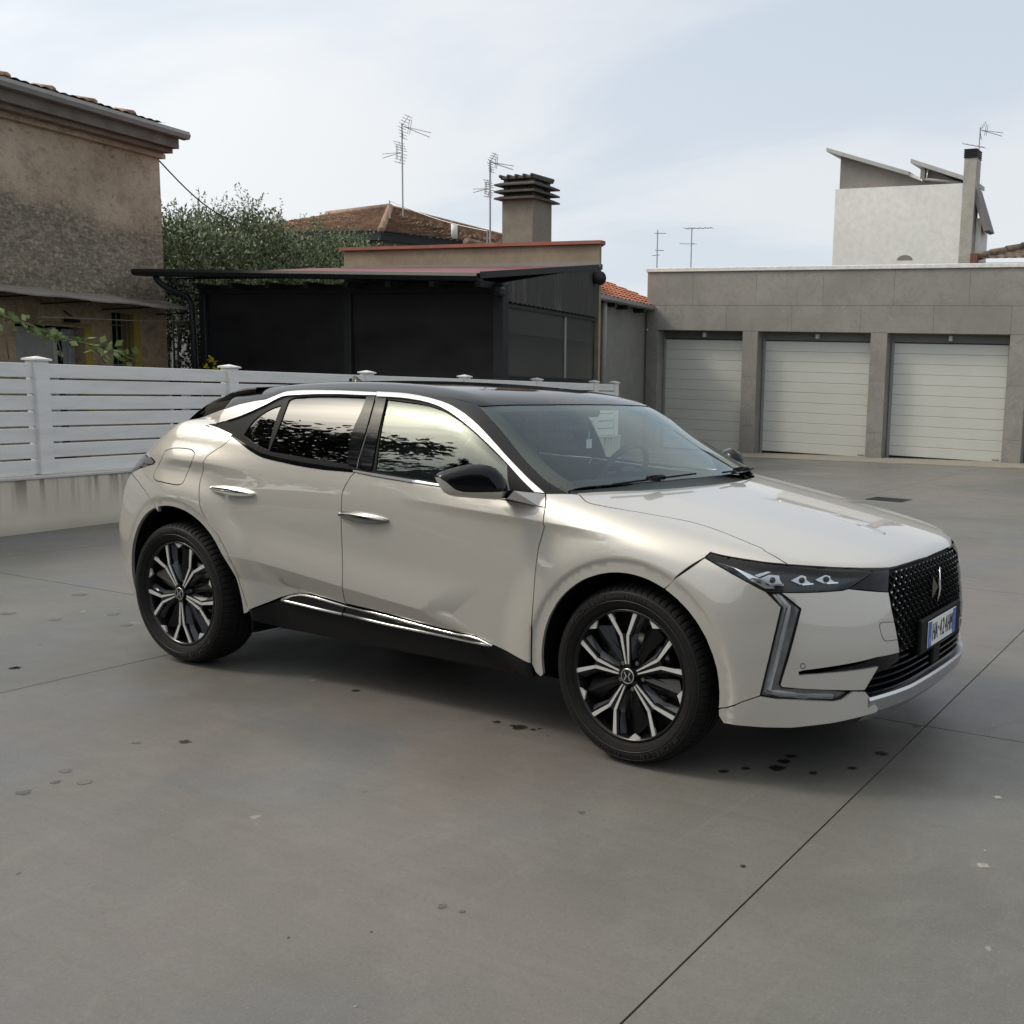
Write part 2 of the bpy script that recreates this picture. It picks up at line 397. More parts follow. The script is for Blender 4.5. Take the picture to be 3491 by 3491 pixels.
# outlines on the car body, millimetres; first entry 1 = half outline to be mirrored
OUT = {
'front_door': (0, [(-1459,-865,1039),(-1351,-867,1030),(-1243,-868,1024),(-1110,-870,1018),(-1085,-869,1017),(-982,-869,1013),(-842,-869,1009),(-775,-868,1009),(-686,-864,1011),(-642,-861,1012),(-580,-855,1015),(-542,-849,1016),(-504,-843,1018),(-468,-835,1019),(-433,-826,1020),(-417,-845,1006),(-406,-859,991),(-399,-869,978),(-391,-887,949),(-388,-895,932),(-383,-896,899),(-391,-893,880),(-395,-895,862),(-407,-899,817),(-409,-902,796),(-411,-912,735),(-411,-918,678),(-412,-922,629),(-414,-922,595),(-418,-921,556),(-423,-919,516),(-434,-907,429),(-438,-903,392),(-441,-899,337),(-650,-884,380),(-745,-884,406),(-798,-879,406),(-884,-868,404),(-981,-864,407),(-1099,-860,413),(-1146,-860,417),(-1240,-860,426),(-1288,-859,429),(-1371,-857,433),(-1543,-851,439),(-1543,-848,435),(-1517,-884,487),(-1501,-901,514),(-1489,-912,540),(-1489,-911,564),(-1491,-908,588),(-1505,-896,670),(-1507,-894,691),(-1509,-893,712),(-1510,-894,776),(-1510,-893,834),(-1510,-890,889),(-1511,-888,914),(-1510,-885,938),(-1506,-882,956),(-1498,-879,974),(-1486,-875,995),(-1473,-871,1016),(-1451,-865,1038)]),
'rear_door': (0, [(-2329,-810,1149),(-2248,-829,1123),(-2211,-837,1110),(-2146,-848,1088),(-2115,-852,1079),(-2079,-856,1070),(-2042,-858,1064),(-1979,-860,1057),(-1917,-862,1052),(-1826,-864,1045),(-1736,-865,1040),(-1677,-866,1038),(-1619,-866,1037),(-1451,-865,1038),(-1473,-871,1016),(-1486,-875,995),(-1498,-879,974),(-1506,-882,956),(-1510,-885,938),(-1511,-888,914),(-1510,-890,889),(-1510,-893,834),(-1510,-894,776),(-1509,-893,712),(-1507,-894,691),(-1505,-896,670),(-1491,-908,588),(-1489,-911,564),(-1489,-912,540),(-1501,-901,514),(-1517,-884,487),(-1543,-848,435),(-1656,-850,446),(-1716,-849,450),(-1752,-848,452),(-1788,-846,451),(-1824,-847,450),(-1850,-847,447),(-1878,-847,442),(-1975,-847,412),(-2163,-876,332),(-2178,-871,349),(-2198,-882,431),(-2210,-887,473),(-2214,-892,496),(-2218,-907,544),(-2207,-926,572),(-2215,-933,597),(-2239,-932,630),(-2252,-932,646),(-2282,-931,679),(-2298,-930,695),(-2316,-929,711),(-2374,-929,759),(-2393,-928,777),(-2404,-928,791),(-2413,-927,806),(-2420,-925,822),(-2426,-922,839),(-2434,-917,861),(-2442,-910,882),(-2450,-902,904),(-2456,-893,926),(-2457,-889,937),(-2456,-879,967),(-2448,-879,987),(-2446,-883,1010),(-2442,-881,1023),(-2438,-876,1035),(-2429,-869,1049),(-2418,-862,1061),(-2401,-855,1073),(-2363,-842,1097),(-2343,-834,1113),(-2328,-824,1131),(-2327,-818,1140)]),
'fender': (0, [(-433,-826,1020),(-414,-819,1021),(-396,-811,1022),(-363,-792,1023),(-348,-782,1023),(-321,-756,1022),(-316,-760,1021),(-281,-787,1011),(-252,-804,1003),(-226,-808,997),(-204,-806,994),(-148,-797,988),(-112,-788,984),(-77,-779,981),(-60,-774,979),(-40,-765,977),(7,-751,971),(85,-726,962),(132,-712,955),(164,-704,951),(180,-702,948),(214,-699,943),(232,-698,940),(268,-700,933),(305,-704,926),(342,-710,919),(452,-730,895),(504,-737,884),(524,-753,878),(541,-757,873),(594,-768,856),(611,-770,848),(627,-769,840),(599,-785,843),(571,-800,845),(541,-811,847),(510,-821,850),(464,-834,854),(415,-845,858),(383,-851,862),(351,-855,868),(338,-874,849),(243,-921,769),(195,-917,721),(162,-918,734),(129,-918,745),(95,-918,753),(61,-919,758),(26,-919,760),(-9,-919,759),(-43,-919,755),(-77,-919,748),(-111,-920,738),(-143,-920,726),(-175,-920,711),(-205,-920,693),(-233,-919,672),(-259,-918,650),(-284,-917,625),(-306,-916,598),(-325,-914,569),(-343,-912,539),(-357,-910,507),(-369,-907,474),(-378,-905,441),(-384,-902,407),(-388,-899,372),(-388,-895,337),(-385,-891,302),(-400,-888,285),(-425,-890,300),(-441,-899,337),(-438,-903,392),(-434,-907,429),(-423,-919,516),(-418,-921,556),(-414,-922,595),(-412,-922,629),(-411,-918,678),(-411,-912,735),(-409,-902,796),(-407,-899,817),(-395,-895,862),(-391,-893,880),(-383,-896,899),(-388,-895,932),(-391,-887,949),(-399,-869,978),(-406,-859,991),(-417,-845,1006)]),
'bumper_side': (0, [(338,-874,849),(455,-869,801),(578,-837,744),(630,-816,692),(579,-858,363),(522,-883,338),(461,-889,307),(429,-892,299),(424,-892,297),(427,-893,318),(428,-896,359),(425,-898,400),(418,-900,441),(413,-902,461),(400,-905,500),(383,-908,537),(374,-909,556),(363,-910,573),(339,-912,607),(326,-913,622),(297,-915,652),(281,-915,665),(248,-916,690),(213,-917,711),(195,-917,721),(243,-921,769)]),
'running_light': (0, [(578,-837,744),(630,-816,692),(579,-858,363),(630,-831,357),(798,-689,342),(817,-667,346),(843,-633,370),(647,-821,397),(641,-825,407),(687,-780,667),(689,-775,686),(623,-813,744)]),
'bumper_front': (0, [(623,-813,744),(689,-775,686),(687,-780,667),(641,-825,407),(647,-821,397),(876,-582,366),(906,-521,452),(715,-773,446),(700,-785,445),(698,-787,454),(711,-777,459),(900,-535,486),(939,-396,482),(912,-440,661),(899,-445,723),(809,-630,753),(795,-650,748),(734,-720,745)]),
'bumper_lip': (0, [(429,-892,299),(461,-889,307),(522,-883,338),(579,-858,363),(630,-831,356),(798,-689,341),(818,-666,345),(844,-632,370),(875,-584,365),(906,-521,289),(903,-527,273),(801,-686,256),(679,-800,246),(586,-851,245),(448,-885,246),(429,-889,273)]),
'headlight': (0, [(338,-874,849),(455,-869,801),(578,-837,744),(609,-821,744),(734,-720,745),(795,-650,748),(809,-630,753),(850,-497,806),(791,-596,823),(718,-693,832),(627,-770,839),(613,-777,842),(585,-793,844),(556,-806,846),(526,-816,848),(495,-826,851),(448,-838,855),(399,-849,860),(383,-851,862),(351,-855,868)]),
'headlight_wing': (0, [(811,-627,753),(899,-445,723),(891,-429,768),(878,-392,800),(849,-495,807)]),
'hood': (1, [(-118,0,1032),(-120,-100,1032),(-145,-300,1030),(-200,-500,1029),(-265,-620,1029),(-335,-755,1025),(-316,-760,1021),(-281,-787,1011),(-252,-804,1003),(-226,-808,997),(-204,-806,994),(-148,-797,988),(-112,-788,984),(-77,-779,981),(-60,-774,979),(-40,-765,977),(7,-751,971),(85,-726,962),(132,-712,955),(164,-704,951),(180,-702,948),(214,-699,943),(232,-698,940),(268,-700,933),(305,-704,926),(342,-710,919),(452,-730,895),(504,-737,884),(524,-753,878),(541,-757,873),(594,-768,856),(611,-770,848),(627,-769,840),(667,-739,838),(692,-717,835),(717,-692,833),(750,-654,829),(781,-611,825),(800,-579,822),(819,-544,819),(828,-525,818),(845,-483,814),(861,-436,810),(875,-380,805),(882,-327,804),(889,-209,804),(893,-82,804),(896,0,804)]),
'quarter': (0, [(-2329,-810,1149),(-2327,-818,1140),(-2328,-824,1131),(-2343,-834,1113),(-2363,-842,1097),(-2401,-855,1073),(-2418,-862,1061),(-2429,-869,1049),(-2438,-876,1035),(-2442,-881,1023),(-2446,-883,1010),(-2448,-879,987),(-2456,-879,967),(-2457,-889,937),(-2456,-893,926),(-2450,-902,904),(-2442,-910,882),(-2434,-917,861),(-2426,-922,839),(-2420,-925,822),(-2413,-927,806),(-2404,-928,791),(-2393,-928,777),(-2374,-929,759),(-2316,-929,711),(-2298,-930,695),(-2282,-931,679),(-2252,-932,646),(-2239,-932,630),(-2215,-933,597),(-2207,-926,572),(-2218,-907,544),(-2214,-892,496),(-2210,-887,473),(-2198,-882,431),(-2178,-871,349),(-2163,-876,332),(-2185,-867,315),(-2210,-868,306),(-2208,-873,343),(-2209,-878,379),(-2213,-882,416),(-2219,-886,452),(-2229,-890,487),(-2242,-902,522),(-2258,-911,555),(-2276,-919,587),(-2297,-921,617),(-2320,-921,645),(-2346,-920,672),(-2373,-920,696),(-2403,-920,717),(-2434,-920,737),(-2467,-920,753),(-2501,-921,767),(-2536,-921,778),(-2572,-920,785),(-2608,-920,790),(-2645,-919,792),(-2682,-918,791),(-2718,-917,786),(-2754,-915,779),(-2749,-916,761),(-2775,-912,781),(-2829,-904,820),(-2866,-893,836),(-2907,-880,851),(-2953,-864,865),(-3002,-846,880),(-3068,-820,896),(-3182,-765,909),(-2885,-842,978),(-2861,-846,993),(-2909,-831,1008),(-3260,-600,989),(-3150,-600,1060),(-3000,-620,1135),(-2870,-660,1190),(-2692,-676,1230),(-2487,-722,1271),(-2397,-712,1297),(-2278,-708,1319),(-2195,-708,1329),(-2108,-701,1340),(-2208,-737,1295),(-2321,-753,1250),(-2429,-760,1214),(-2572,-768,1190),(-2565,-773,1186)]),
'fuel_door': (0, [(-2782,-846,1050),(-2747,-847,1061),(-2712,-847,1069),(-2670,-848,1072),(-2626,-851,1073),(-2583,-853,1072),(-2564,-855,1070),(-2545,-859,1064),(-2533,-863,1058),(-2527,-868,1050),(-2523,-879,1030),(-2531,-882,1009),(-2553,-878,988),(-2564,-879,965),(-2569,-898,922),(-2572,-903,912),(-2581,-906,904),(-2600,-908,900),(-2621,-908,899),(-2656,-907,900),(-2693,-904,901),(-2733,-900,903),(-2779,-892,904),(-2802,-887,906),(-2822,-881,911),(-2838,-873,923),(-2843,-866,936),(-2834,-859,960),(-2816,-856,985),(-2794,-859,1007),(-2784,-856,1029)]),
'sill': (0, [(-2164,-875,330),(-1977,-846,403),(-1760,-841,384),(-1571,-839,377),(-1312,-838,368),(-1028,-839,365),(-841,-846,368),(-650,-884,379),(-441,-899,335),(-430,-888,275),(-600,-830,258),(-1500,-821,252),(-2000,-827,255),(-2160,-869,280)]),
'chrome_sill_front': (0, [(-1545,-848,435),(-1290,-857,427),(-1099,-860,413),(-910,-867,405),(-745,-884,406),(-650,-884,380),(-841,-846,368),(-1028,-839,365),(-1312,-838,368),(-1560,-839,380)]),
'chrome_sill_rear': (0, [(-1975,-846,405),(-1878,-846,439),(-1824,-847,449),(-1718,-847,448),(-1546,-848,434),(-1570,-839,378),(-1760,-841,384),(-1938,-843,396)]),
'glass_front': (0, [(-1451,-685,1360),(-1265,-693,1350),(-1205,-696,1345),(-1174,-699,1341),(-1142,-703,1336),(-1110,-708,1330),(-1081,-713,1323),(-1024,-725,1306),(-971,-738,1287),(-921,-750,1267),(-873,-760,1245),(-809,-773,1212),(-711,-791,1157),(-620,-808,1103),(-549,-821,1057),(-496,-828,1022),(-553,-836,1022),(-613,-842,1022),(-720,-848,1024),(-832,-851,1027),(-925,-852,1029),(-1068,-851,1034),(-1191,-850,1039),(-1351,-847,1049),(-1355,-837,1084),(-1367,-818,1136),(-1380,-796,1188),(-1395,-768,1245),(-1407,-746,1283),(-1415,-734,1302),(-1424,-721,1321),(-1435,-704,1341)]),
'glass_rear': (0, [(-2056,-711,1331),(-2044,-702,1340),(-2028,-695,1347),(-1971,-690,1352),(-1912,-688,1356),(-1767,-683,1362),(-1578,-678,1366),(-1567,-697,1349),(-1558,-713,1331),(-1553,-727,1314),(-1550,-738,1296),(-1549,-751,1276),(-1552,-773,1235),(-1552,-783,1214),(-1551,-792,1196),(-1548,-801,1177),(-1542,-817,1139),(-1534,-830,1103),(-1526,-842,1068),(-1714,-840,1076),(-2045,-834,1094),(-2039,-818,1135),(-2035,-801,1175),(-2034,-782,1216),(-2035,-773,1235),(-2039,-752,1273),(-2042,-740,1293),(-2048,-727,1312)]),
'glass_quarter': (0, [(-2258,-804,1157),(-2248,-794,1182),(-2237,-783,1206),(-2222,-775,1227),(-2203,-767,1245),(-2186,-760,1258),(-2168,-753,1271),(-2148,-747,1282),(-2127,-741,1292),(-2082,-729,1308),(-2055,-832,1099),(-2120,-826,1114),(-2152,-823,1122),(-2185,-819,1133),(-2220,-812,1145)]),
'pillar_b_rear': (0, [(-1577,-678,1366),(-1525,-677,1367),(-1511,-697,1348),(-1500,-714,1330),(-1492,-728,1311),(-1487,-740,1292),(-1478,-762,1255),(-1472,-781,1218),(-1471,-790,1199),(-1469,-815,1143),(-1463,-832,1100),(-1461,-839,1078),(-1459,-846,1056),(-1524,-842,1068),(-1532,-830,1104),(-1540,-817,1139),(-1547,-801,1177),(-1549,-792,1196),(-1551,-783,1214),(-1551,-773,1235),(-1548,-750,1276),(-1549,-738,1296),(-1552,-727,1314),(-1557,-713,1331),(-1565,-697,1349)]),
'pillar_b_front': (0, [(-1515,-677,1367),(-1452,-681,1363),(-1438,-701,1344),(-1427,-717,1326),(-1419,-731,1307),(-1413,-743,1288),(-1403,-765,1251),(-1391,-792,1196),(-1381,-816,1141),(-1376,-830,1105),(-1374,-836,1087),(-1373,-847,1051),(-1449,-846,1055),(-1449,-834,1092),(-1453,-814,1146),(-1459,-790,1201),(-1468,-762,1256),(-1477,-740,1293),(-1482,-728,1311),(-1490,-714,1330),(-1500,-697,1348)]),
'dlo': (0, [(-2652,-712,1185),(-2431,-759,1218),(-2318,-755,1247),(-2203,-741,1289),(-2110,-699,1341),(-2033,-691,1351),(-1836,-680,1363),(-1580,-677,1368),(-1517,-675,1369),(-1512,-678,1366),(-1423,-679,1365),(-1364,-680,1363),(-1274,-683,1359),(-1214,-687,1353),(-1160,-693,1346),(-1133,-698,1341),(-1106,-703,1335),(-1047,-715,1319),(-990,-729,1299),(-932,-743,1276),(-877,-756,1251),(-812,-770,1218),(-752,-781,1184),(-696,-792,1152),(-622,-806,1107),(-586,-814,1083),(-552,-819,1061),(-519,-824,1040),(-486,-827,1019),(-612,-843,1015),(-971,-854,1022),(-1348,-850,1038),(-1469,-849,1041),(-1697,-849,1043),(-1908,-846,1055),(-2063,-841,1070),(-2134,-837,1084),(-2229,-823,1116),(-2346,-798,1148),(-2467,-777,1171)]),
'chrome_upper_rear': (0, [(-2427,-759,1218),(-2375,-754,1237),(-2326,-749,1257),(-2303,-745,1267),(-2262,-736,1288),(-2201,-718,1319),(-2163,-700,1339),(-2145,-689,1349),(-2128,-678,1358),(-2118,-673,1362),(-2105,-670,1365),(-2045,-663,1371),(-2012,-662,1374),(-1899,-659,1378),(-1757,-658,1381),(-1534,-658,1381),(-1519,-675,1369),(-1608,-677,1367),(-1750,-678,1366),(-1836,-680,1363),(-1893,-682,1361),(-1949,-685,1357),(-2061,-692,1349),(-2087,-694,1346),(-2110,-699,1341),(-2129,-708,1332),(-2164,-726,1311),(-2183,-734,1300),(-2203,-741,1289),(-2257,-750,1267),(-2317,-756,1245),(-2351,-758,1235),(-2425,-760,1215)]),
'chrome_upper_front': (0, [(-1538,-654,1384),(-1451,-652,1384),(-1392,-652,1384),(-1332,-654,1381),(-1270,-659,1376),(-1211,-666,1370),(-1129,-677,1357),(-1076,-687,1347),(-1046,-693,1339),(-1017,-700,1330),(-960,-713,1311),(-913,-725,1291),(-868,-736,1270),(-824,-747,1246),(-736,-768,1193),(-653,-787,1141),(-592,-799,1105),(-554,-806,1082),(-516,-811,1060),(-444,-817,1020),(-487,-826,1021),(-527,-823,1046),(-569,-817,1072),(-641,-802,1118),(-696,-792,1152),(-752,-781,1184),(-833,-765,1229),(-877,-756,1251),(-932,-743,1276),(-990,-729,1299),(-1047,-715,1319),(-1106,-703,1335),(-1133,-698,1341),(-1187,-690,1350),(-1245,-684,1357),(-1305,-680,1361),(-1366,-678,1364),(-1424,-678,1365),(-1510,-680,1365)]),
'belt_trim_front': (0, [(-1460,-863,1047),(-1328,-864,1040),(-1124,-867,1031),(-1100,-867,1029),(-1079,-864,1028),(-984,-865,1022),(-869,-864,1018),(-801,-863,1017),(-734,-861,1017),(-669,-857,1019),(-606,-851,1021),(-601,-856,1015),(-665,-861,1013),(-730,-866,1010),(-775,-867,1010),(-842,-868,1010),(-1098,-868,1018),(-1121,-870,1019),(-1171,-869,1021),(-1325,-867,1029),(-1459,-865,1039)]),
'belt_trim_rear': (0, [(-2329,-810,1149),(-2219,-830,1122),(-2155,-841,1104),(-2123,-845,1095),(-2086,-849,1087),(-2049,-852,1081),(-1954,-856,1070),(-1893,-858,1066),(-1831,-859,1062),(-1656,-861,1055),(-1452,-862,1048),(-1451,-865,1040),(-1620,-866,1038),(-1677,-866,1038),(-1736,-865,1040),(-1826,-864,1045),(-1917,-862,1052),(-1979,-860,1057),(-2042,-858,1064),(-2079,-856,1070),(-2115,-852,1079),(-2146,-848,1088),(-2211,-837,1110),(-2248,-829,1123)]),
'tip_trim': (0, [(-2575,-767,1191),(-2454,-786,1176),(-2325,-808,1152),(-2328,-813,1146),(-2441,-797,1166),(-2571,-772,1187)]),
'pillar_a': (0, [(-1239,-662,1373),(-1129,-678,1357),(-1076,-687,1347),(-1046,-693,1339),(-988,-707,1321),(-960,-713,1311),(-913,-725,1291),(-847,-741,1259),(-801,-752,1233),(-736,-768,1193),(-653,-787,1141),(-612,-796,1116),(-573,-803,1093),(-534,-809,1071),(-498,-813,1050),(-444,-817,1020),(-436,-827,1020),(-353,-783,1024),(-414,-787,1046),(-435,-787,1055),(-455,-787,1064),(-497,-782,1086),(-538,-774,1110),(-581,-763,1135),(-620,-753,1159),(-757,-711,1247),(-821,-692,1286),(-868,-678,1312),(-894,-669,1326),(-921,-660,1339),(-950,-647,1352),(-1115,-646,1376)]),
'windshield': (1, [(-797,0,1364),(-805,-160,1363),(-827,-317,1361),(-838,-368,1360),(-856,-439,1359),(-881,-531,1356),(-899,-597,1353),(-908,-616,1352),(-919,-632,1350),(-933,-645,1349),(-950,-647,1352),(-921,-660,1339),(-894,-669,1326),(-868,-678,1312),(-821,-692,1286),(-757,-711,1247),(-620,-753,1159),(-581,-763,1135),(-538,-774,1110),(-497,-782,1086),(-455,-787,1064),(-435,-787,1055),(-414,-787,1046),(-355,-782,1023),(-365,-775,1034),(-300,-660,1055),(-235,-500,1060),(-180,-300,1064),(-155,-100,1067),(-153,0,1067)]),
'roof': (1, [(-797,0,1364),(-805,-160,1363),(-827,-317,1361),(-838,-368,1360),(-856,-439,1359),(-881,-531,1356),(-899,-597,1353),(-908,-616,1352),(-919,-632,1350),(-933,-645,1349),(-950,-647,1352),(-1115,-646,1376),(-1239,-662,1373),(-1392,-652,1384),(-1534,-658,1381),(-1729,-658,1381),(-1814,-658,1380),(-1927,-660,1377),(-2046,-662,1372),(-2079,-664,1370),(-2105,-670,1365),(-2110,-684,1355),(-2110,-699,1341),(-2108,-701,1340),(-2195,-708,1329),(-2278,-708,1319),(-2397,-712,1297),(-2487,-722,1271),(-2692,-676,1230),(-2700,-680,1217),(-2800,-610,1260),(-2840,-500,1305),(-2870,-300,1305),(-2880,0,1306)]),
'tail_light': (0, [(-2909,-831,1008),(-2861,-846,993),(-2885,-842,978),(-3341,-660,885),(-3394,-550,890),(-3409,-450,900),(-3305,-450,985),(-3280,-560,985),(-3249,-620,990)]),
'tailgate': (1, [(-3100,0,1181),(-3050,-300,1211),(-3000,-620,1135),(-3150,-600,1060),(-3260,-600,989),(-3382,-600,880),(-3499,-580,600),(-3557,-300,580),(-3572,0,580)]),
'rear_bumper_side': (0, [(-3182,-765,909),(-3068,-820,896),(-3002,-846,880),(-2953,-864,865),(-2907,-880,851),(-2866,-893,836),(-2829,-904,820),(-2775,-912,781),(-2749,-916,761),(-2754,-915,779),(-2787,-912,770),(-2818,-907,758),(-2849,-903,743),(-2879,-898,727),(-2907,-894,708),(-2934,-889,687),(-2959,-885,664),(-2982,-881,639),(-3003,-877,612),(-3022,-872,584),(-3039,-868,554),(-3053,-864,524),(-3065,-860,492),(-3075,-856,459),(-3082,-851,426),(-3086,-847,392),(-3088,-843,359),(-3087,-837,325),(-3084,-828,291),(-3120,-809,270),(-3294,-700,260),(-3406,-500,260),(-3525,-500,600),(-3393,-660,800)]),
'rear_bumper': (1, [(-3570,0,600),(-3525,-500,600),(-3406,-500,260),(-3452,0,260)]),
'rear_glass': (1, [(-2900,0,1298),(-2900,-300,1294),(-2860,-580,1259),(-3000,-580,1176),(-3080,-300,1190),(-3120,0,1166)]),
'grille': (1, [(893,0,804),(882,-329,803),(879,-388,799),(892,-427,768),(899,-444,722),(912,-440,661),(939,-396,483),(944,-360,470),(957,0,470)]),
'hl_guide': (0, [(390,-868,838),(459,-858,823),(558,-838,787),(605,-821,758),(573,-838,755),(523,-854,781),(451,-860,824)]),
'hl_mod1': (0, [(549,-841,792),(577,-821,810),(612,-802,808),(617,-805,791),(629,-803,773),(592,-826,768),(573,-833,778)]),
'hl_mod2': (0, [(652,-782,789),(679,-750,811),(695,-739,806),(699,-742,791),(716,-731,777),(687,-760,771),(667,-773,782)]),
'hl_mod3': (0, [(725,-717,792),(748,-679,813),(762,-666,807),(767,-671,793),(783,-657,777),(754,-692,773),(735,-709,784)]),
'hl_bar1': (0, [(591,-825,772),(629,-802,775),(631,-803,770),(593,-826,765)]),
'hl_bar2': (0, [(685,-760,775),(716,-731,778),(718,-731,773),(687,-760,770)]),
'hl_bar3': (0, [(753,-692,778),(783,-657,779),(784,-656,774),(755,-692,773)]),
'hl_shade': (0, [(529,-845,804),(569,-820,820),(583,-813,819),(544,-841,796)]),
'dr_rod1': (0, [(611,-820,741),(655,-801,692),(654,-805,667),(606,-844,384),(639,-826,375),(798,-690,356)]),
'dr_rod2': (0, [(600,-826,741),(641,-810,690),(638,-814,667),(593,-851,378),(639,-826,365),(798,-690,347)]),
'handle_front': (0, [(-1515,-893,850),(-1225,-892,846)]),
'handle_rear': (0, [(-2364,-897,901),(-2068,-894,895)]),
'mirror': (0, [(-752,-1103,1082),(-746,-1099,1090),(-740,-1094,1097),(-733,-1089,1101),(-711,-1073,1111),(-671,-1044,1126),(-653,-1032,1131),(-636,-1019,1133),(-610,-1001,1134),(-595,-990,1132),(-580,-979,1127),(-572,-973,1123),(-564,-968,1118),(-557,-963,1111),(-546,-954,1096),(-536,-948,1077),(-529,-943,1055),(-527,-941,1043),(-527,-941,1033),(-534,-946,1019),(-540,-950,1007),(-548,-956,999),(-556,-962,997),(-565,-968,996),(-662,-1038,1002),(-692,-1060,1005),(-707,-1071,1009),(-716,-1077,1014),(-724,-1083,1021),(-729,-1086,1027),(-733,-1089,1035),(-746,-1099,1063)]),
'mirror_low': (0, [(-752,-1103,1082),(-733,-1089,1081),(-711,-1074,1066),(-697,-1064,1050),(-684,-1054,1037),(-660,-1037,1028),(-618,-1007,1028),(-527,-941,1033),(-534,-946,1019),(-540,-950,1007),(-548,-956,999),(-556,-962,997),(-565,-968,996),(-662,-1038,1002),(-692,-1060,1005),(-707,-1071,1009),(-716,-1077,1014),(-724,-1083,1021),(-729,-1086,1027),(-733,-1089,1035),(-746,-1099,1063)]),
'mirror_base': (0, [(-606,-845,1026),(-510,-837,1023),(-435,-826,1020),(-399,-872,974),(-675,-876,989)]),
'mir_seam': (0, [(-675,-876,989),(-535,-875,982),(-399,-873,972)]),
'chs_tf': (0, [(-1548,-845,430),(-1377,-851,425),(-1294,-854,422),(-1102,-857,409),(-1008,-860,403),(-914,-863,400),(-888,-864,399),(-860,-867,400),(-829,-873,402),(-799,-878,403),(-772,-880,403),(-746,-882,401),(-721,-883,398),(-675,-885,386),(-652,-884,380)]),
'chs_tr': (0, [(-1951,-845,409),(-1915,-845,424),(-1878,-846,437),(-1851,-846,443),(-1824,-846,446),(-1789,-846,446),(-1721,-845,443),(-1551,-845,430)]),
'chs_lf': (0, [(-1559,-840,387),(-1385,-839,379),(-1285,-839,375),(-1155,-839,373),(-975,-840,371),(-812,-852,374),(-780,-862,377),(-749,-869,379),(-721,-875,380),(-668,-884,382)]),
'chs_lr': (0, [(-1962,-845,403),(-1934,-843,401),(-1758,-841,392),(-1571,-840,386)]),
'sail': (0, [(-655,-796,1131),(-488,-826,1022),(-604,-841,1024)]),
'tow': (0, [(922,-431,607),(912,-469,612),(901,-503,616),(898,-512,614),(897,-517,610),(898,-518,600),(903,-512,572),(908,-505,556),(911,-498,548),(915,-488,543),(924,-455,539),(933,-418,537)]),
'sensor': (0, [(715,-773,477),(715,-773,473),(713,-775,470),(711,-777,468),(708,-779,467),(706,-781,468),(703,-783,470),(701,-784,473),(701,-785,477),(701,-785,481),(703,-783,484),(705,-782,486),(708,-779,487),(710,-777,486),(713,-775,484),(714,-774,480)]),
'bl': (0, [(-1534,-658,1381),(-1517,-677,1367),(-1462,-781,1219),(-1456,-839,1094),(-1444,-860,1055)]),
}
# ------------------------------------------------------------------ panels cut out of the body surface
def inpoly(P, poly):
    x, y = P[:, 0], P[:, 1]; c = np.zeros(len(P), bool); n = len(poly)
    for i in range(n):
        x1, y1 = poly[i]; x2, y2 = poly[(i+1) % n]
        m = ((y1 > y) != (y2 > y))
        if y1 != y2: c ^= m & (x < (x2-x1)*(y-y1)/(y2-y1)+x1)
    return c
def edgedist(P, poly):
    d = np.full(len(P), 9.)
    for i in range(len(poly)):
        a = poly[i]; b = poly[(i+1) % len(poly)]; ab = b-a; L = ab@ab
        t = np.clip(((P-a)@ab)/max(L, 1e-12), 0, 1); q = a+t[:, None]*ab
        d = np.minimum(d, np.hypot(*(P-q).T))
    return d
def resample(poly, sp):
    out = []
    for i in range(len(poly)):
        a, b = poly[i], poly[(i+1) % len(poly)]; n = max(1, int(math.ceil(np.hypot(*(b-a))/sp)))
        out += [a+(b-a)*k/n for k in range(n)]
    return np.array(out)
def area(p): x, y = p.T; return .5*np.sum(x*np.roll(y, -1)-y*np.roll(x, -1))
def inset(poly, g):
    if g == 0: return poly
    s = 1 if area(poly) > 0 else -1; n = len(poly); out = []
    for i in range(n):
        a, b, c = poly[i-1], poly[i], poly[(i+1) % n]
        d1 = b-a; d2 = c-b; d1 /= max(np.hypot(*d1), 1e-9); d2 /= max(np.hypot(*d2), 1e-9)
        n1 = np.array([-d1[1], d1[0]])*s; n2 = np.array([-d2[1], d2[0]])*s; m = n1+n2; L = max(m@m/2, .35)
        out.append(b+g*m/L)
    return np.array(out)
def outline(key):
    sym, pts = OUT[key]; P = np.array(pts, float)/1000
    if sym:
        Q = P[::-1].copy(); Q[:, 1] *= -1; Q = Q[np.abs(Q[:, 1]) > 1e-4]; P = np.vstack([P, Q])
    return P
def surf_points(Q2, e1, e2, v, F, t0, t1):
    B = Q2[:, :1]*e1+Q2[:, 1:]*e2; n = len(B); ts = np.linspace(t1, t0, 44)
    lo = np.full(n, ts[-1]); hi = np.full(n, ts[0]); act = np.arange(n)
    for a, b in zip(ts[:-1], ts[1:]):
        f = F(B[act]+v*b); c = f <= 0; lo[act[c]] = b; hi[act[c]] = a; act = act[~c]
        if not len(act): break
    if len(act): lo[act] = hi[act] = np.nan
    for _ in range(13):
        m = (lo+hi)/2; i = F(B+v*m[:, None]) > 0; hi = np.where(i, m, hi); lo = np.where(i, lo, m)
    t = (lo+hi)/2
    if len(act): t[np.isnan(t)] = np.nanmean(t)
    return B+v*t[:, None]
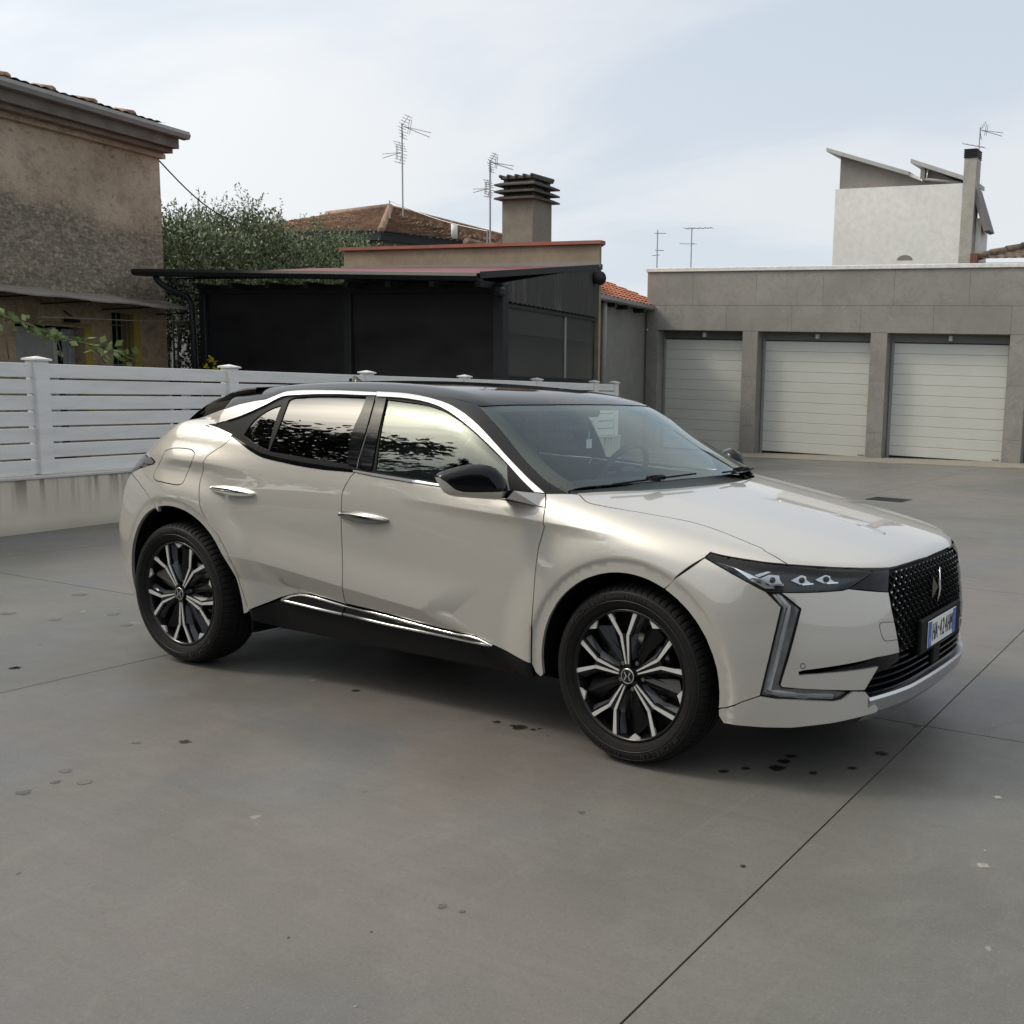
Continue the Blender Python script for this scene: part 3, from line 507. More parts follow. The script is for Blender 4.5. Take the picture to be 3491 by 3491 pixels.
def panel(name, key, F, v, mat, parent, off=0., gap=.0024, sp=.022, depth=.014, mirror=True, holes=(), eps=2e-3, P3=None, label=None, feats=()):
    v = np.array(v, float); v /= np.linalg.norm(v)
    e1 = np.cross((0, 0, 1) if abs(v[2]) < .8 else (0, 1, 0), v); e1 /= np.linalg.norm(e1); e2 = np.cross(v, e1)
    P = outline(key) if P3 is None else np.array(P3, float)
    tt = P@v; poly = np.stack([P@e1, P@e2], 1)
    loops = [poly]+[np.stack([h@e1, h@e2], 1) for h in holes]
    L2 = []
    for k, q in enumerate(loops):
        q = resample(q, sp*.9); q = inset(q, gap if k == 0 else -gap); L2.append(q)
    bb0, bb1 = L2[0].min(0), L2[0].max(0); h = sp*.87
    nx = int((bb1[0]-bb0[0])/sp)+2; ny = int((bb1[1]-bb0[1])/h)+2
    gx, gy = np.meshgrid(np.arange(nx), np.arange(ny)); g = np.stack([bb0[0]+(gx+.5*(gy % 2))*sp, bb0[1]+gy*h], -1).reshape(-1, 2)
    keep = inpoly(g, L2[0]); g = g[keep]; g = g[edgedist(g, L2[0]) > sp*.5]
    for q in L2[1:]: g = g[~inpoly(g, q)]; g = g[edgedist(g, q) > sp*.5]
    FP = []; FE = []; nb_ = sum(len(q) for q in L2)
    for fl_ in feats:
        q = np.stack([fl_@e1, fl_@e2], 1); d = np.r_[0, np.cumsum(np.hypot(*np.diff(q, axis=0).T))]; k = max(3, int(d[-1]/(sp*.6)))
        t = np.linspace(0, d[-1], k); q = np.stack([np.interp(t, d, q[:, 0]), np.interp(t, d, q[:, 1])], 1)
        ok = inpoly(q, L2[0]) & (edgedist(q, L2[0]) > .004)
        for h_ in L2[1:]: ok &= ~inpoly(q, h_) & (edgedist(q, h_) > .004)
        b0 = nb_+sum(map(len, FP)); idx = np.cumsum(ok)-1; FE += [(b0+idx[i], b0+idx[i+1]) for i in range(k-1) if ok[i] and ok[i+1]]
        if ok.any(): FP.append(q[ok]); gd = np.min(np.hypot(g[:, None, 0]-q[ok][None, :, 0], g[:, None, 1]-q[ok][None, :, 1]), 1) if len(g) else None; g = g[gd > sp*.42]
    pts = list(map(Vector, np.vstack(L2+FP+[g]).tolist())); ed = []; b = 0
    for q in L2: n = len(q); ed += [(b+i, b+(i+1) % n) for i in range(n)]; b += n
    ed += [(int(a_), int(b_)) for a_, b_ in FE]
    vo, eo, fo, ov, oe, of = delaunay_2d_cdt(pts, ed, [], 0, 1e-6)
    Q = np.array([tuple(a) for a in vo]); T = np.array([f for f in fo if len(f) == 3])
    cen = Q[T].mean(1); ok = inpoly(cen, L2[0])
    for q in L2[1:]: ok &= ~inpoly(cen, q)
    T = T[ok]
    S = surf_points(Q, e1, e2, v, F, tt.min()-.13, tt.max()+.13); Nn = grad(F, S, eps); S = S+Nn*off
    a = S[T[:, 0]]; nn = np.cross(S[T[:, 1]]-a, S[T[:, 2]]-a); flip = (nn*Nn[T].mean(1)).sum(1) < 0; T[flip] = T[flip][:, ::-1]
    V = [S]; NN = [Nn]; Fc = T.tolist()
    if depth > 0:
        E = {}
        for t in T:
            for i in range(3):
                k = (t[i], t[(i+1) % 3]); E[k] = 1
        bd = [k for k in E if (k[1], k[0]) not in E]; base = len(S); ids = sorted({i for k in bd for i in k}); mp_ = {q: i for i, q in enumerate(ids)}
        on = np.zeros((len(ids), 3))
        for p, q in bd:
            d = S[q]-S[p]; o_ = np.cross(d, Nn[p]); o_ /= max(np.linalg.norm(o_), 1e-9); on[mp_[p]] += o_; on[mp_[q]] += o_
        on /= np.maximum(np.linalg.norm(on, axis=1, keepdims=True), 1e-9); m = len(ids); I = np.array(ids)
        V += [S[I], S[I]-Nn[I]*depth]; NN += [on, on]
        for p, q in bd: i, j = mp_[p], mp_[q]; Fc.append((base+j, base+i, base+m+i, base+m+j))
    V = np.vstack(V); NN = np.vstack(NN)
    o = mesh(name, V, Fc, mat, parent, True, NN)
    if label: o['label'] = label
    if mirror and not OUT[key][0] if P3 is None else mirror:
        V2 = V*[1, -1, 1]; N2 = NN*[1, -1, 1]; mesh(name, V2, [f[::-1] for f in Fc], mat, parent, True, N2)
    return o
def strip(name, P, F, mat, parent, w=.004, off=.0006, mirror=True):
    """a thin flush ribbon along points on the surface (a narrow joint line)"""
    P = np.array(P, float); n = grad(F, P, 2e-3); d = np.gradient(P, axis=0); s = np.cross(d, n); s /= np.maximum(np.linalg.norm(s, axis=1, keepdims=True), 1e-9)
    V = np.vstack([P+n*off-s*w/2, P+n*off+s*w/2]); k = len(P); Fc = [(i, i+1, k+i+1, k+i) for i in range(k-1)]
    o = mesh(name, V, Fc, mat, parent)
    if mirror: mesh(name, V*[1, -1, 1], [f[::-1] for f in Fc], mat, parent)
    return o

# crease lines of the body side, doubled a few millimetres apart so that the edges stay crisp
def sidepts(x, z):
    x = np.asarray(x, float); z = np.asarray(z, float)*np.ones_like(x); return np.stack([x, -Wside(x, z), z], 1)
FEAT = []
for cx_, ro in ((.02, .470), (-2.648, .487)):
    a = np.radians(np.linspace(-8, 190, 90))
    for r in (ro+.002, ro-.013): FEAT.append(sidepts(cx_+r*np.cos(a), .352+r*np.sin(a)))
xx = np.linspace(-2.30, -.60, 80)
for d in (.004, -.004, -.118): FEAT.append(sidepts(xx, zcrL(xx)+d))
zz_ = np.linspace(.40, .80, 24)
for d in (.003, -.006): FEAT.append(sidepts(np.where(zz_ > .481, -.874+(zz_-.481)*1.307, -.874+(.481-zz_)*2.1)+d, zz_))
xx = np.linspace(-1.15, .10, 60); zr = .938+(-.89-xx)*.043
for d in (.004, -.004, -.028): FEAT.append(sidepts(xx, zr+d))
xx = np.linspace(-3.2, -1.98, 60); zr = np.interp(xx, [-3.4, -2.9, -2.45, -2.0, -1.5], [1.018, 1.019, 1.017, .988, .95])
for d in (.004, -.004, -.040): FEAT.append(sidepts(xx, zr+d))

# ------------------------------------------------------------------ the car
car = thing('parked_car', 'pearl beige crossover car with a gloss black roof parked across the yard', 'car')
Y_ = (0, -1, 0)
hw = outline('fuel_door')
pt = MT['paint']
panel('front_door', 'front_door', Fbody, Y_, pt, car, sp=.018, feats=FEAT)
panel('rear_door', 'rear_door', Fbody, Y_, pt, car, sp=.018, feats=FEAT)
panel('fender', 'fender', Fbody, (0, -.85, .5), pt, car, sp=.020, feats=FEAT)
panel('quarter_panel', 'quarter', Fall, (-.1, -.9, .4), pt, car, sp=.020, feats=FEAT, holes=[hw])
panel('fuel_door', 'fuel_door', Fbody, Y_, pt, car, feats=FEAT)
panel('bumper_corner', 'bumper_side', Fbody, (.45, -.85, 0), pt, car, sp=.020, feats=FEAT)
panel('front_bumper', 'bumper_front', Fbody, (.8, -.6, 0), pt, car, sp=.022)
panel('bumper_lip', 'bumper_lip', Fbody, (.55, -.8, .1), pt, car, sp=.020, off=.008, depth=.05)
panel('hood', 'hood', Fbody, (.25, 0, 1), pt, car, sp=.022, depth=.02)
panel('rear_bumper', 'rear_bumper_side', Fbody, (-.55, -.83, 0), pt, car, sp=.03, feats=FEAT)
panel('rear_bumper', 'rear_bumper', Fbody, (-1, 0, 0), pt, car, sp=.04)
panel('tailgate', 'tailgate', Fall, (-.8, 0, .6), pt, car, sp=.04)
panel('tail_light', 'tail_light', Fbody, (-.6, -.8, .2), MT['red_lens'], car, sp=.02, off=.004)
panel('running_light', 'running_light', Fbody, (.6, -.8, 0), MT['grey_lens'], car, off=-.012, gap=.001, sp=.02)
panel('rear_window', 'rear_glass', Fgreen, (-.6, 0, .8), MT['black_gloss'], car, sp=.04, gap=0)
bg_ = MT['black_gloss']
panel('roof', 'roof', Fgreen, (0, 0, 1), bg_, car, gap=.0, sp=.028, depth=.02)
panel('roof_pillar', 'pillar_a', Fgreen, (.35, -.7, .62), bg_, car, gap=.0, sp=.02, depth=.02)
panel('windshield', 'windshield', Fgreen, (.55, 0, .83), MT['glass_ws'], car, gap=.001, sp=.03, depth=0, off=-.003)
g_ = panel('window_surround', 'dlo', Fgreen, Y_, MT['black_trim'], car, gap=0, sp=.03, depth=.01, off=-.004,
           holes=[outline('glass_front'), outline('glass_rear'), outline('glass_quarter')])
panel('front_window', 'glass_front', Fgreen, Y_, MT['glass_side'], car, gap=-.003, sp=.035, depth=0, off=-.008)
panel('rear_side_window', 'glass_rear', Fgreen, Y_, MT['glass_tint'], car, gap=-.003, sp=.035, depth=0, off=-.008)
panel('quarter_window', 'glass_quarter', Fgreen, Y_, MT['glass_tint'], car, gap=-.003, sp=.03, depth=0, off=-.008)
panel('door_pillar', 'pillar_b_rear', Fgreen, Y_, bg_, car, gap=0, sp=.03, depth=.006, off=.001)
panel('door_pillar', 'pillar_b_front', Fgreen, Y_, bg_, car, gap=0, sp=.03, depth=.006, off=.001)
ch = MT['satin']
panel('chrome_strip', 'chrome_upper_front', Fgreen, (.1, -.8, .6), ch, car, gap=0, sp=.012, depth=.012, off=.005)
panel('chrome_strip', 'chrome_upper_rear', Fgreen, (0, -.8, .6), ch, car, gap=0, sp=.012, depth=.012, off=.005)
panel('belt_trim', 'belt_trim_front', Fall, (0, -.8, .6), ch, car, gap=0, sp=.012, depth=.012, off=.005)
panel('belt_trim', 'belt_trim_rear', Fall, (0, -.8, .6), MT['black_gloss'], car, gap=0, sp=.012, depth=.012, off=.004)
panel('belt_trim', 'tip_trim', Fall, (0, -.8, .6), MT['chrome'], car, gap=0, sp=.012, depth=.012, off=.005)
panel('sill_cladding', 'sill', Fbody, Y_, MT['black_trim'], car, gap=.002, sp=.03, off=-.004, depth=.05)
panel('sill_strip', 'chrome_sill_front', Fbody, Y_, bg_, car, gap=.001, sp=.012, off=.006, depth=.012)
panel('sill_strip', 'chrome_sill_rear', Fbody, Y_, bg_, car, gap=.001, sp=.012, off=.006, depth=.012)
# chrome lip of the sill strip, the raised silver ridge along its upper edge
def on(F, pts, d, far=1.3):
    P = np.array(pts, float); V = np.array(d, float); V /= np.linalg.norm(V); e = P@V
    P0 = P-np.outer(P@V, V)+V*far*0; S = surf_points(np.stack([P@E1(V), P@E2(V)], 1), E1(V), E2(V), V, F, e.min()-.4, e.max()+.4)
    return S
def E1(v): e = np.cross((0, 0, 1) if abs(v[2]) < .8 else (0, 1, 0), v); return e/np.linalg.norm(e)
def E2(v): return np.cross(v, E1(v))
# body core: dark inner shell that keeps daylight out of the joints
core = MB()
XSC = [-3.20, -3.12, -2.9, -2.25, -1.6, -1.0, -.45, .42, .6, .80]
for sgn in (-1, 1): pass
V = []; Fc = []
sec = []
for x in XSC:
    w = float(Wside(np.array(x), np.array(.6)))-(.06 if x > -3.1 else .16)
    if x > .5: w = min(w, .80-(x-.5)*.9)
    zt = {-3.20: .84, -3.12: .88}.get(x, 1.0 if x < -.3 else (.86 if x < .5 else .74)); sec.append((x, w, zt))
for x, w, zt in sec:
    for s in (-1, 1):
        for z in (.24, zt): V.append((x, s*(w-(.12 if z < .3 else 0)), z))
for i in range(len(sec)-1):
    a = i*4; b = a+4; x0, x1 = sec[i][0], sec[i+1][0]
    wheelbay = (x0 >= -.46 and x1 <= .43) or (x0 >= -3.16 and x1 <= -2.24)
    Fc += [(a, b, b+2, a+2)]
    if not wheelbay: Fc += [(a, a+1, b+1, b), (a+2, b+2, b+3, a+3)]
Fc += [(0, 2, 3, 1), ((len(sec)-1)*4, (len(sec)-1)*4+1, (len(sec)-1)*4+3, (len(sec)-1)*4+2)]
mesh('underbody', V, Fc, MT['shell'], car)
b = MB()
b.box((-.48, -.70, .24), (-.45, .70, .96)).box((.42, -.70, .20), (.45, .70, .80))  # bulkheads
b.box((-.46, -.52, .30), (.45, -.50, .85)).box((-.46, .50, .30), (.45, .52, .85))
b.box((-3.16, -.55, .20), (-2.24, -.53, .95)).box((-3.16, .53, .20), (-2.24, .55, .95)).box((-2.25, -.8, .2), (-2.23, .8, .98))
b.box((-3.12, -.70, .955), (-2.24, .70, .97)).box((-.46, -.66, .84), (.45, .66, .86))
stuff(b.done('wheel_well', MT['shell'], car))
for key, r_, mt in (('chs_tf', .0055, 'chrome'), ('chs_tr', .0055, 'chrome'), ('chs_lf', .007, 'satin'), ('chs_lr', .007, 'satin')):
    P = np.array(OUT[key][1], float)/1000; n_ = grad(Fbody, P); P = P+n_*.007
    for my in (1, -1): MB().tube(P*[1, my, 1], r_, 6).done('sill_ridge', MT[mt], car, True)
# wheel arch liners
def LY(x, z):
    q = surf_points(np.array([[-x, z]]), np.array([-1., 0, 0]), np.array([0, 0, 1.]), np.array([0, -1., 0]), Fbody, .3, 1.2)[0]; return -float(q[1])-.014
for cx, R_, nm in ((.02, .412, 0), (-2.648, .444, 0)):
    for s in (-1, 1):
        Vv, Ff = lathe([(R_, s*.50), (R_, s*.895)], 40, math.radians(-8), math.radians(188))
        mesh('arch_liner', [(x+cx, y if abs(y) < .6 else s*LY(x+cx, z+.352), z+.352) for x, y, z in Vv], Ff, MT['black_trim'], car, True)
# ---- front: grille, studs, badge, lower intake, lip
gk = outline('grille')
panel('grille', 'grille', Fbody, (1, 0, 0), MT['black_trim'], car, gap=-.004, off=-.028, sp=.05, depth=0)
gp2 = np.stack([gk[:, 1], gk[:, 2]], 1)
def fx(w, z, off=0):
    w = np.atleast_1d(np.asarray(w, float)); z = np.atleast_1d(np.asarray(z, float)); B = np.stack([np.zeros_like(w), w, z], 1)
    S = surf_points(np.stack([w, z], 1), np.array([0, 1., 0]), np.array([0, 0, 1.]), np.array([1., 0, 0]), Fbody, .3, 1.3)
    return S+grad(Fbody, S)*off
px_, pz_ = .047, .0465
SP = []; LN = MB(); hub = []
for r in range(-2, 26):
    for c in range(-12, 13):
        w = (c+.5*(r % 2))*px_; z = .44+r*pz_/2
        q = np.array([[w, z]])
        if inpoly(q, gp2)[0] and edgedist(q, gp2)[0] > .010: SP.append((w, z))
SP = np.array(SP)
sb = MB(); ln = MB()
P3 = fx(SP[:, 0], SP[:, 1], -.004); N3 = grad(Fbody, P3)
for (w, z), p_, n_ in zip(SP, P3, N3):
    edge = max(0, 1-edgedist(np.array([[w, z]]), gp2)[0]/.10); big = .0014+.0036*max(0, 1-math.hypot(abs(w)-.46, z-.80)/.26)+.0008*edge
    if math.hypot(w-0, (z-.68)*.8) < .10 and abs(w) < .07: pass
    e = np.cross((0, 0, 1), n_); e /= np.linalg.norm(e); u = np.cross(n_, e)
    a, c_ = big, big*.85
    V = [p_-e*a-u*c_, p_+e*a-u*c_, p_+e*a+u*c_, p_-e*a+u*c_]; V2 = [q+n_*.004*1-(q-p_)*.15 for q in V]
    sb.add(V+V2, [(4, 5, 6, 7), (0, 1, 5, 4), (1, 2, 6, 5), (2, 3, 7, 6), (3, 0, 4, 7)])
    for dw, dz in ((px_/2, pz_/2), (-px_/2, pz_/2)):   # lattice ribs to the upper neighbours
        q = np.array([[w+dw, z+dz]])
        if inpoly(q, gp2)[0]:
            p2 = fx(w+dw, z+dz, -.006)[0]; p1 = p_-n_*.004; dd = p2-p1; sd_ = np.cross(dd, n_); sd_ /= np.linalg.norm(sd_); h = sd_*(.0016+.004*edge)
            ln.add([p1-h*1.0, p1+h, p2+h*.5, p2-h*.5, p1-n_*.016, p2-n_*.016], [(0, 1, 2, 3), (1, 4, 5, 2), (4, 0, 3, 5)])
gr_o = ln.done('grille_lattice', MT['black_trim'], car); stuff(gr_o)
st_o = sb.done('grille_studs', MT['satin'], car); stuff(st_o)
# badge: two mirrored curved blades
bd = thing_part = bpy.data.objects.new('front_badge', None); link(bd, car)
bx = float(fx(0, .69)[0][0])
bz = .685
V = [(bx+.004, -.036, bz+.050), (bx+.004, -.004, bz), (bx+.004, -.033, bz-.050), (bx+.024, -.026, bz+.002)]
mesh('badge_blade', V, [(0, 3, 1), (1, 3, 2), (2, 3, 0)], MT['badge'], bd)
P = [(bx+.014, .014, bz+.080), (bx+.018, .006, bz+.045), (bx+.020, .004, bz+.010), (bx+.020, .009, bz-.010), (bx+.018, .010, bz-.038), (bx+.012, .001, bz-.078)]
MB().tube(P, [.0015, .004, .0055, .006, .004, .0015], 6).done('badge_blade', MT['chrome'], bd, True)
# number plate
pl = bpy.data.objects.new('number_plate', None); link(pl, car)
PO = Vector((.977, .002, .517)); PM = Matrix.Translation(PO) @ Matrix.Rotation(math.radians(.9), 4, 'X') @ Matrix.Rotation(math.radians(90), 4, 'Z') @ Matrix.Rotation(math.radians(90), 4, 'X')
def pbox(name, x0, x1, y0, y1, z0, z1, mat, par, bev=.002):
    m = MB(); m.box((x0, y0, z0), (x1, y1, z1), bev=bev); o = m.done(name, mat, par); o.data.transform(PM); return o
pbox('plate_holder', -.255, .255, -.072, .072, -.024, -.004, MT['black_trim'], car, .006)
pbox('plate_face', -.18, .18, -.055, .055, -.003, 0, MT['plate_white'], pl)
for a, b_ in ((-.177, -.140), (.140, .177)): pbox('blue_band', a, b_, -.052, .052, -.002, .0012, MT['plate_blue'], pl, 0)
for s_, xx in zip('HA424HM', (-.112, -.078, -.022, .012, .046, .082, .118)):
    text_mesh('plate_character', s_, .102, MT['ink'], pl, PM @ Matrix.Translation((xx, -.002, .0015)), .47 if s_ != 'M' else .40, .0006)
text_mesh('plate_dot', '\u00b7', .10, MT['ink'], pl, PM @ Matrix.Translation((-.050, .005, .0015)), .8, .0006)
text_mesh('plate_country_letter', 'I', .040, MT['plate_white'], pl, PM @ Matrix.Translation((-.1585, -.030, .0016)), .8, .0004)
pbox('sensor_bracket', -.045, .045, -.155, -.078, -.045, -.018, MT['black_trim'], car, .008)
# lower intake with slats, centre lip
V = []; Fc = []; K = 21
ws = np.linspace(-.60, .60, K)
low = fx(ws, np.full(K, .315), -.045); up_ = fx(ws, np.full(K, .50), -.045)
mesh('lower_intake', np.vstack([low, up_]), [(i, i+1, K+i+1, K+i) for i in range(K-1)], MT['black_trim'], car, True)
for k, z in enumerate((.345, .372, .399, .426, .453)):
    hwid = .60-.0*k; ww = np.linspace(-hwid, hwid, K); a = fx(ww, np.full(K, z), -.010); V = np.vstack([a, a+[0, 0, .007], a+[-.03, 0, .012], a+[-.03, 0, -.002]])
    Fc = []
    for q in range(4):
        for i in range(K-1): Fc.append((q*K+i, q*K+i+1, ((q+1) % 4)*K+i+1, ((q+1) % 4)*K+i))
    mesh('intake_slat', V, Fc, bg_, car)
K = 41; ws = np.linspace(-.575, .575, K)
LX = lambda w: .985-.13*abs(w)**2-.36*max(0, abs(w)-.30)**1.6
prof = [(-.06, .335), (-.004, .338), (.0, .326), (-.012, .275), (-.045, .238), (-.12, .215)]
V = []; Fc = []
for w in ws:
    t = abs(w)/.575; x0 = LX(w)
    for dx, z in prof: V.append((x0+dx, w, z+.010*(1-t*t)))
n = len(prof)
for i in range(K-1):
    for q in range(n-1): Fc.append((i*n+q, i*n+q+1, (i+1)*n+q+1, (i+1)*n+q))
o = mesh('lower_lip', V, Fc, MT['satin'], car, False)
# crossbar (black wedge groove) in the bumper: dark strip behind the cut
for s in (-1, 1):
    w0 = np.linspace(.38, .80, 12); P = fx(w0*s, np.linspace(.475, .405, 12), -.012); m_ = MB()
    V = np.vstack([P-[0, 0, .03], P+[0, 0, .03]]); mesh('bumper_groove', V, [(i, i+1, 12+i+1, 12+i) for i in range(11)], bg_, car)
# running light rods and bezel
dr = outline('running_light')
# ---- headlights
for s in (-1, 1):
    hl = bpy.data.objects.new('headlight', None); link(hl, car)
    P = outline('headlight')*[1, -s*-1 if s == 1 else 1, 1]
    P = outline('headlight'); P[:, 1] *= (1 if s < 0 else -1)
    vd = (.75, .55*s, .1)
    panel('headlight_lens', None, Fbody, vd, MT['glass_lens'], hl, off=-.001, gap=.001, sp=.03, depth=.0, mirror=False, P3=P)
    panel('headlight_housing', None, Fbody, vd, MT['lamp_black'], hl, off=-.045, gap=.0, sp=.03, depth=-.040, mirror=False, P3=P)
    P = outline('headlight_wing'); P[:, 1] *= (1 if s < 0 else -1)
    panel('lamp_wing', None, Fbody, (.85, .4*s, .1), bg_, car, off=-.002, gap=.001, sp=.03, mirror=False, P3=P)

def hsurf(pts, off):   # points (w,z) on the right front corner seen along a fixed oblique direction
    v = np.array([.75, -.55, .0]); v /= np.linalg.norm(v)
    return v
# reflector modules and chrome guide traced as outlines on the surface, then set back inside the lamp
for s in (-1, 1):
    hl = [o for o in car.children if o.name.startswith('headlight')][0 if s < 0 else 1]
    my = 1 if s < 0 else -1
    for key in ('hl_guide', 'hl_mod1', 'hl_mod2', 'hl_mod3', 'hl_bar1', 'hl_bar2', 'hl_bar3', 'hl_shade'):
        P = outline(key)*[1, my, 1]
        mat = MT['chrome'] if 'bar' in key or 'guide' in key else (MT['satin'] if 'mod' in key else MT['satin'])
        nm = 'light_guide' if 'guide' in key else ('lamp_trim' if 'bar' in key else ('lamp_reflector' if 'mod' in key else 'lamp_shade'))
        panel(nm, None, Fbody, (.75, .55*s, .1), mat, hl, off=-.008 if 'guide' in key or 'bar' in key else (-.026 if 'mod' in key else -.016), gap=0, sp=.02, depth=.016, mirror=False, P3=P)
for s in (-1, 1):
    hl = [o for o in car.children if o.name.startswith('headlight')][0 if s < 0 else 1]
    for key in ('hl_mod1', 'hl_mod2', 'hl_mod3'):
        P = outline(key).mean(0)*[1, 1 if s < 0 else -1, 1]; n_ = grad(Fbody, P[None])[0]; V = []
        for rr_, dd in ((.0, -.006), (.007, -.009), (.011, -.020)):
            e = np.cross((0, 0, 1), n_); e /= np.linalg.norm(e); u_ = np.cross(n_, e)
            for k in range(12): a = k*math.pi/6; V.append(P+n_*dd+e*rr_*math.cos(a)+u_*rr_*math.sin(a))
        mesh('projector_lens', V, [(i*12+k, i*12+(k+1) % 12, i*12+12+(k+1) % 12, i*12+12+k) for i in range(2) for k in range(12)], MT['black_gloss'], hl, True)
# edge bezels (black) round the lamps and the running lights
def tube_on(name, key, F, mat, r, off, par, closed=True, seg=None, mirror=True):
    P = OUT[key][1] if seg is None else OUT[key][1][seg]; P = np.array(P, float)/1000; n = grad(F, P); P = P+n*off
    if closed: P = np.vstack([P, P[:1]])
    for my in ((1, -1) if mirror else (1,)):
        m = MB().tube(P*[1, my, 1], r, 6, not closed); m.done(name, mat, par, True)
tube_on('lamp_bezel', 'headlight', Fbody, MT['black_trim'], .0055, -.004, car)
tube_on('light_bezel', 'running_light', Fbody, MT['black_trim'], .005, -.006, car)
for key in ('dr_rod1', 'dr_rod2'):
    P = np.array(OUT[key][1], float)/1000; n = grad(Fbody, P); 
    for my in (1, -1): MB().tube((P-n*.012)*[1, my, 1], .010, 8).done('light_rod', MT['lens_rod'] if key[-1] == '1' else MT['grey_lens'], car, True)
# ---- door handles
for key, F in (('handle_front', Fbody), ('handle_rear', Fbody)):
    P = np.array(OUT[key][1], float)/1000; A, B = P[0], P[-1]; L = np.linalg.norm(B-A); d = (B-A)/L
    nn = grad(Fbody, ((A+B)/2)[None])[0]; up = np.cross(d, nn); up *= np.sign(up[2])
    K = 18; R_ = []
    for i in range(K):
        t = i/(K-1); h = .022*(math.sin(math.pi*min(1, .06+t*.9))**.55); dep = .016*math.sin(math.pi*(.04+.92*t))**.6
        c = A+d*L*t+nn*(.012+.010*math.sin(math.pi*t)); R_.append([c+up*h*.2-nn*.018, c+up*h+nn*-.004, c+up*h*.35+nn*dep*.55, c-up*h*.5+nn*dep*.45, c-up*h-nn*.004, c-up*h*.3-nn*.018])
    V = [v for r in R_ for v in r]; m = 6; Ff = [(i*m+k, i*m+(k+1) % m, (i+1)*m+(k+1) % m, (i+1)*m+k) for i in range(K-1) for k in range(m)]+[tuple(range(m)), tuple((K-1)*m+k for k in range(m))]
    V = np.array(V)
    for my in (1, -1): mesh('door_handle', V*[1, my, 1], Ff, MT['handle_dark' if 'front' in key else 'chrome'], car, True)
# ---- mirrors
mo = np.array(OUT['mirror'][1], float)/1000; mb_ = np.array(OUT['mirror_low'][1], float)/1000
def inflate(name, P, F0, mat, par, bulge, back, sp=.010, my=1, lift=0.):
    A = np.array([-.47, -.90, 0.]); ex = np.array([-.72+.47, -1.08+.90, 0]); ex /= np.linalg.norm(ex); nz = np.array([ex[1], -ex[0], 0.]); nz = -nz if nz[0] < 0 else nz
    q = np.stack([(P-A)@ex, P[:, 2]], 1); F0q = np.stack([(F0-A)@ex, F0[:, 2]], 1)
    q = resample(q, sp); bb0, bb1 = q.min(0), q.max(0)
    gx, gy = np.meshgrid(np.arange(bb0[0], bb1[0], sp), np.arange(bb0[1], bb1[1], sp)); g = np.stack([gx, gy], -1).reshape(-1, 2)
    g = g[inpoly(g, q)]; g = g[edgedist(g, q) > sp*.5]
    vo, _, fo, _, _, _ = delaunay_2d_cdt([Vector(a) for a in np.vstack([q, g]).tolist()], [(i, (i+1) % len(q)) for i in range(len(q))], [], 1, 1e-6)
    Q = np.array([tuple(a) for a in vo]); d = edgedist(Q, F0q); t = np.clip(d/.045, 0, 1); h = bulge*np.sqrt(1-(1-t)**2)+lift*np.minimum(1, d/.004)
    Vf = A+Q[:, :1]*ex+np.stack([0*Q[:, 1], 0*Q[:, 1], Q[:, 1]], 1)+nz*h[:, None]; tb = np.clip(d/.02, 0, 1)
    Vb = A+Q[:, :1]*ex+np.stack([0*Q[:, 1], 0*Q[:, 1], Q[:, 1]], 1)-nz*(back*tb)[:, None]
    n = len(Q); Ff = [tuple(f) for f in fo]; V = np.vstack([Vf, Vb]) if back else Vf
    Ff2 = Ff+([tuple(i+n for i in f[::-1]) for f in Ff] if back else [])
    o = mesh(name, V*[1, my, 1], Ff2, mat, par, True); return o
for my in (1, -1):
    mir = bpy.data.objects.new('door_mirror', None); link(mir, car)
    inflate('mirror_cap', mo, mo, bg_, mir, .046, .045, my=my); inflate('mirror_skirt', mb_, mo, pt, mir, .046, 0, my=my, lift=.003)
    P = outline('mirror_base'); P[:, 1] *= my
    m = MB(); m.add([], [])
    # stalk from the door to the housing
    R0 = [(-.43, -.835, 1.020), (-.56, -.845, 1.020), (-.60, -.868, .985), (-.43, -.868, .972)]; R1 = [(-.490, -.950, 1.036), (-.555, -.955, 1.036), (-.590, -.975, 1.006), (-.515, -.960, 1.004)]
    V = [(x, y*my, z) for x, y, z in R0+R1]
    mesh('mirror_stalk', V, [(0, 1, 5, 4), (1, 2, 6, 5), (2, 3, 7, 6), (3, 0, 4, 7)], pt, mir)
panel('mirror_sail', 'sail', Fgreen, Y_, MT['black_trim'], car, off=.001, gap=0, sp=.03, depth=.006)
strip('door_seam', np.array(OUT['mir_seam'][1], float)/1000, Fbody, MT['ink'], car)
strip('tow_cover_seam', np.array(OUT['tow'][1], float)/1000, Fbody, MT['ink'], car, w=.0025)
strip('sensor_ring', np.array(OUT['sensor'][1], float)/1000, Fbody, MT['ink'], car, w=.0025)
strip('mirror_joint', np.array(OUT['bl'][1], float)/1000, Fall, MT['ink'], car, w=.004)
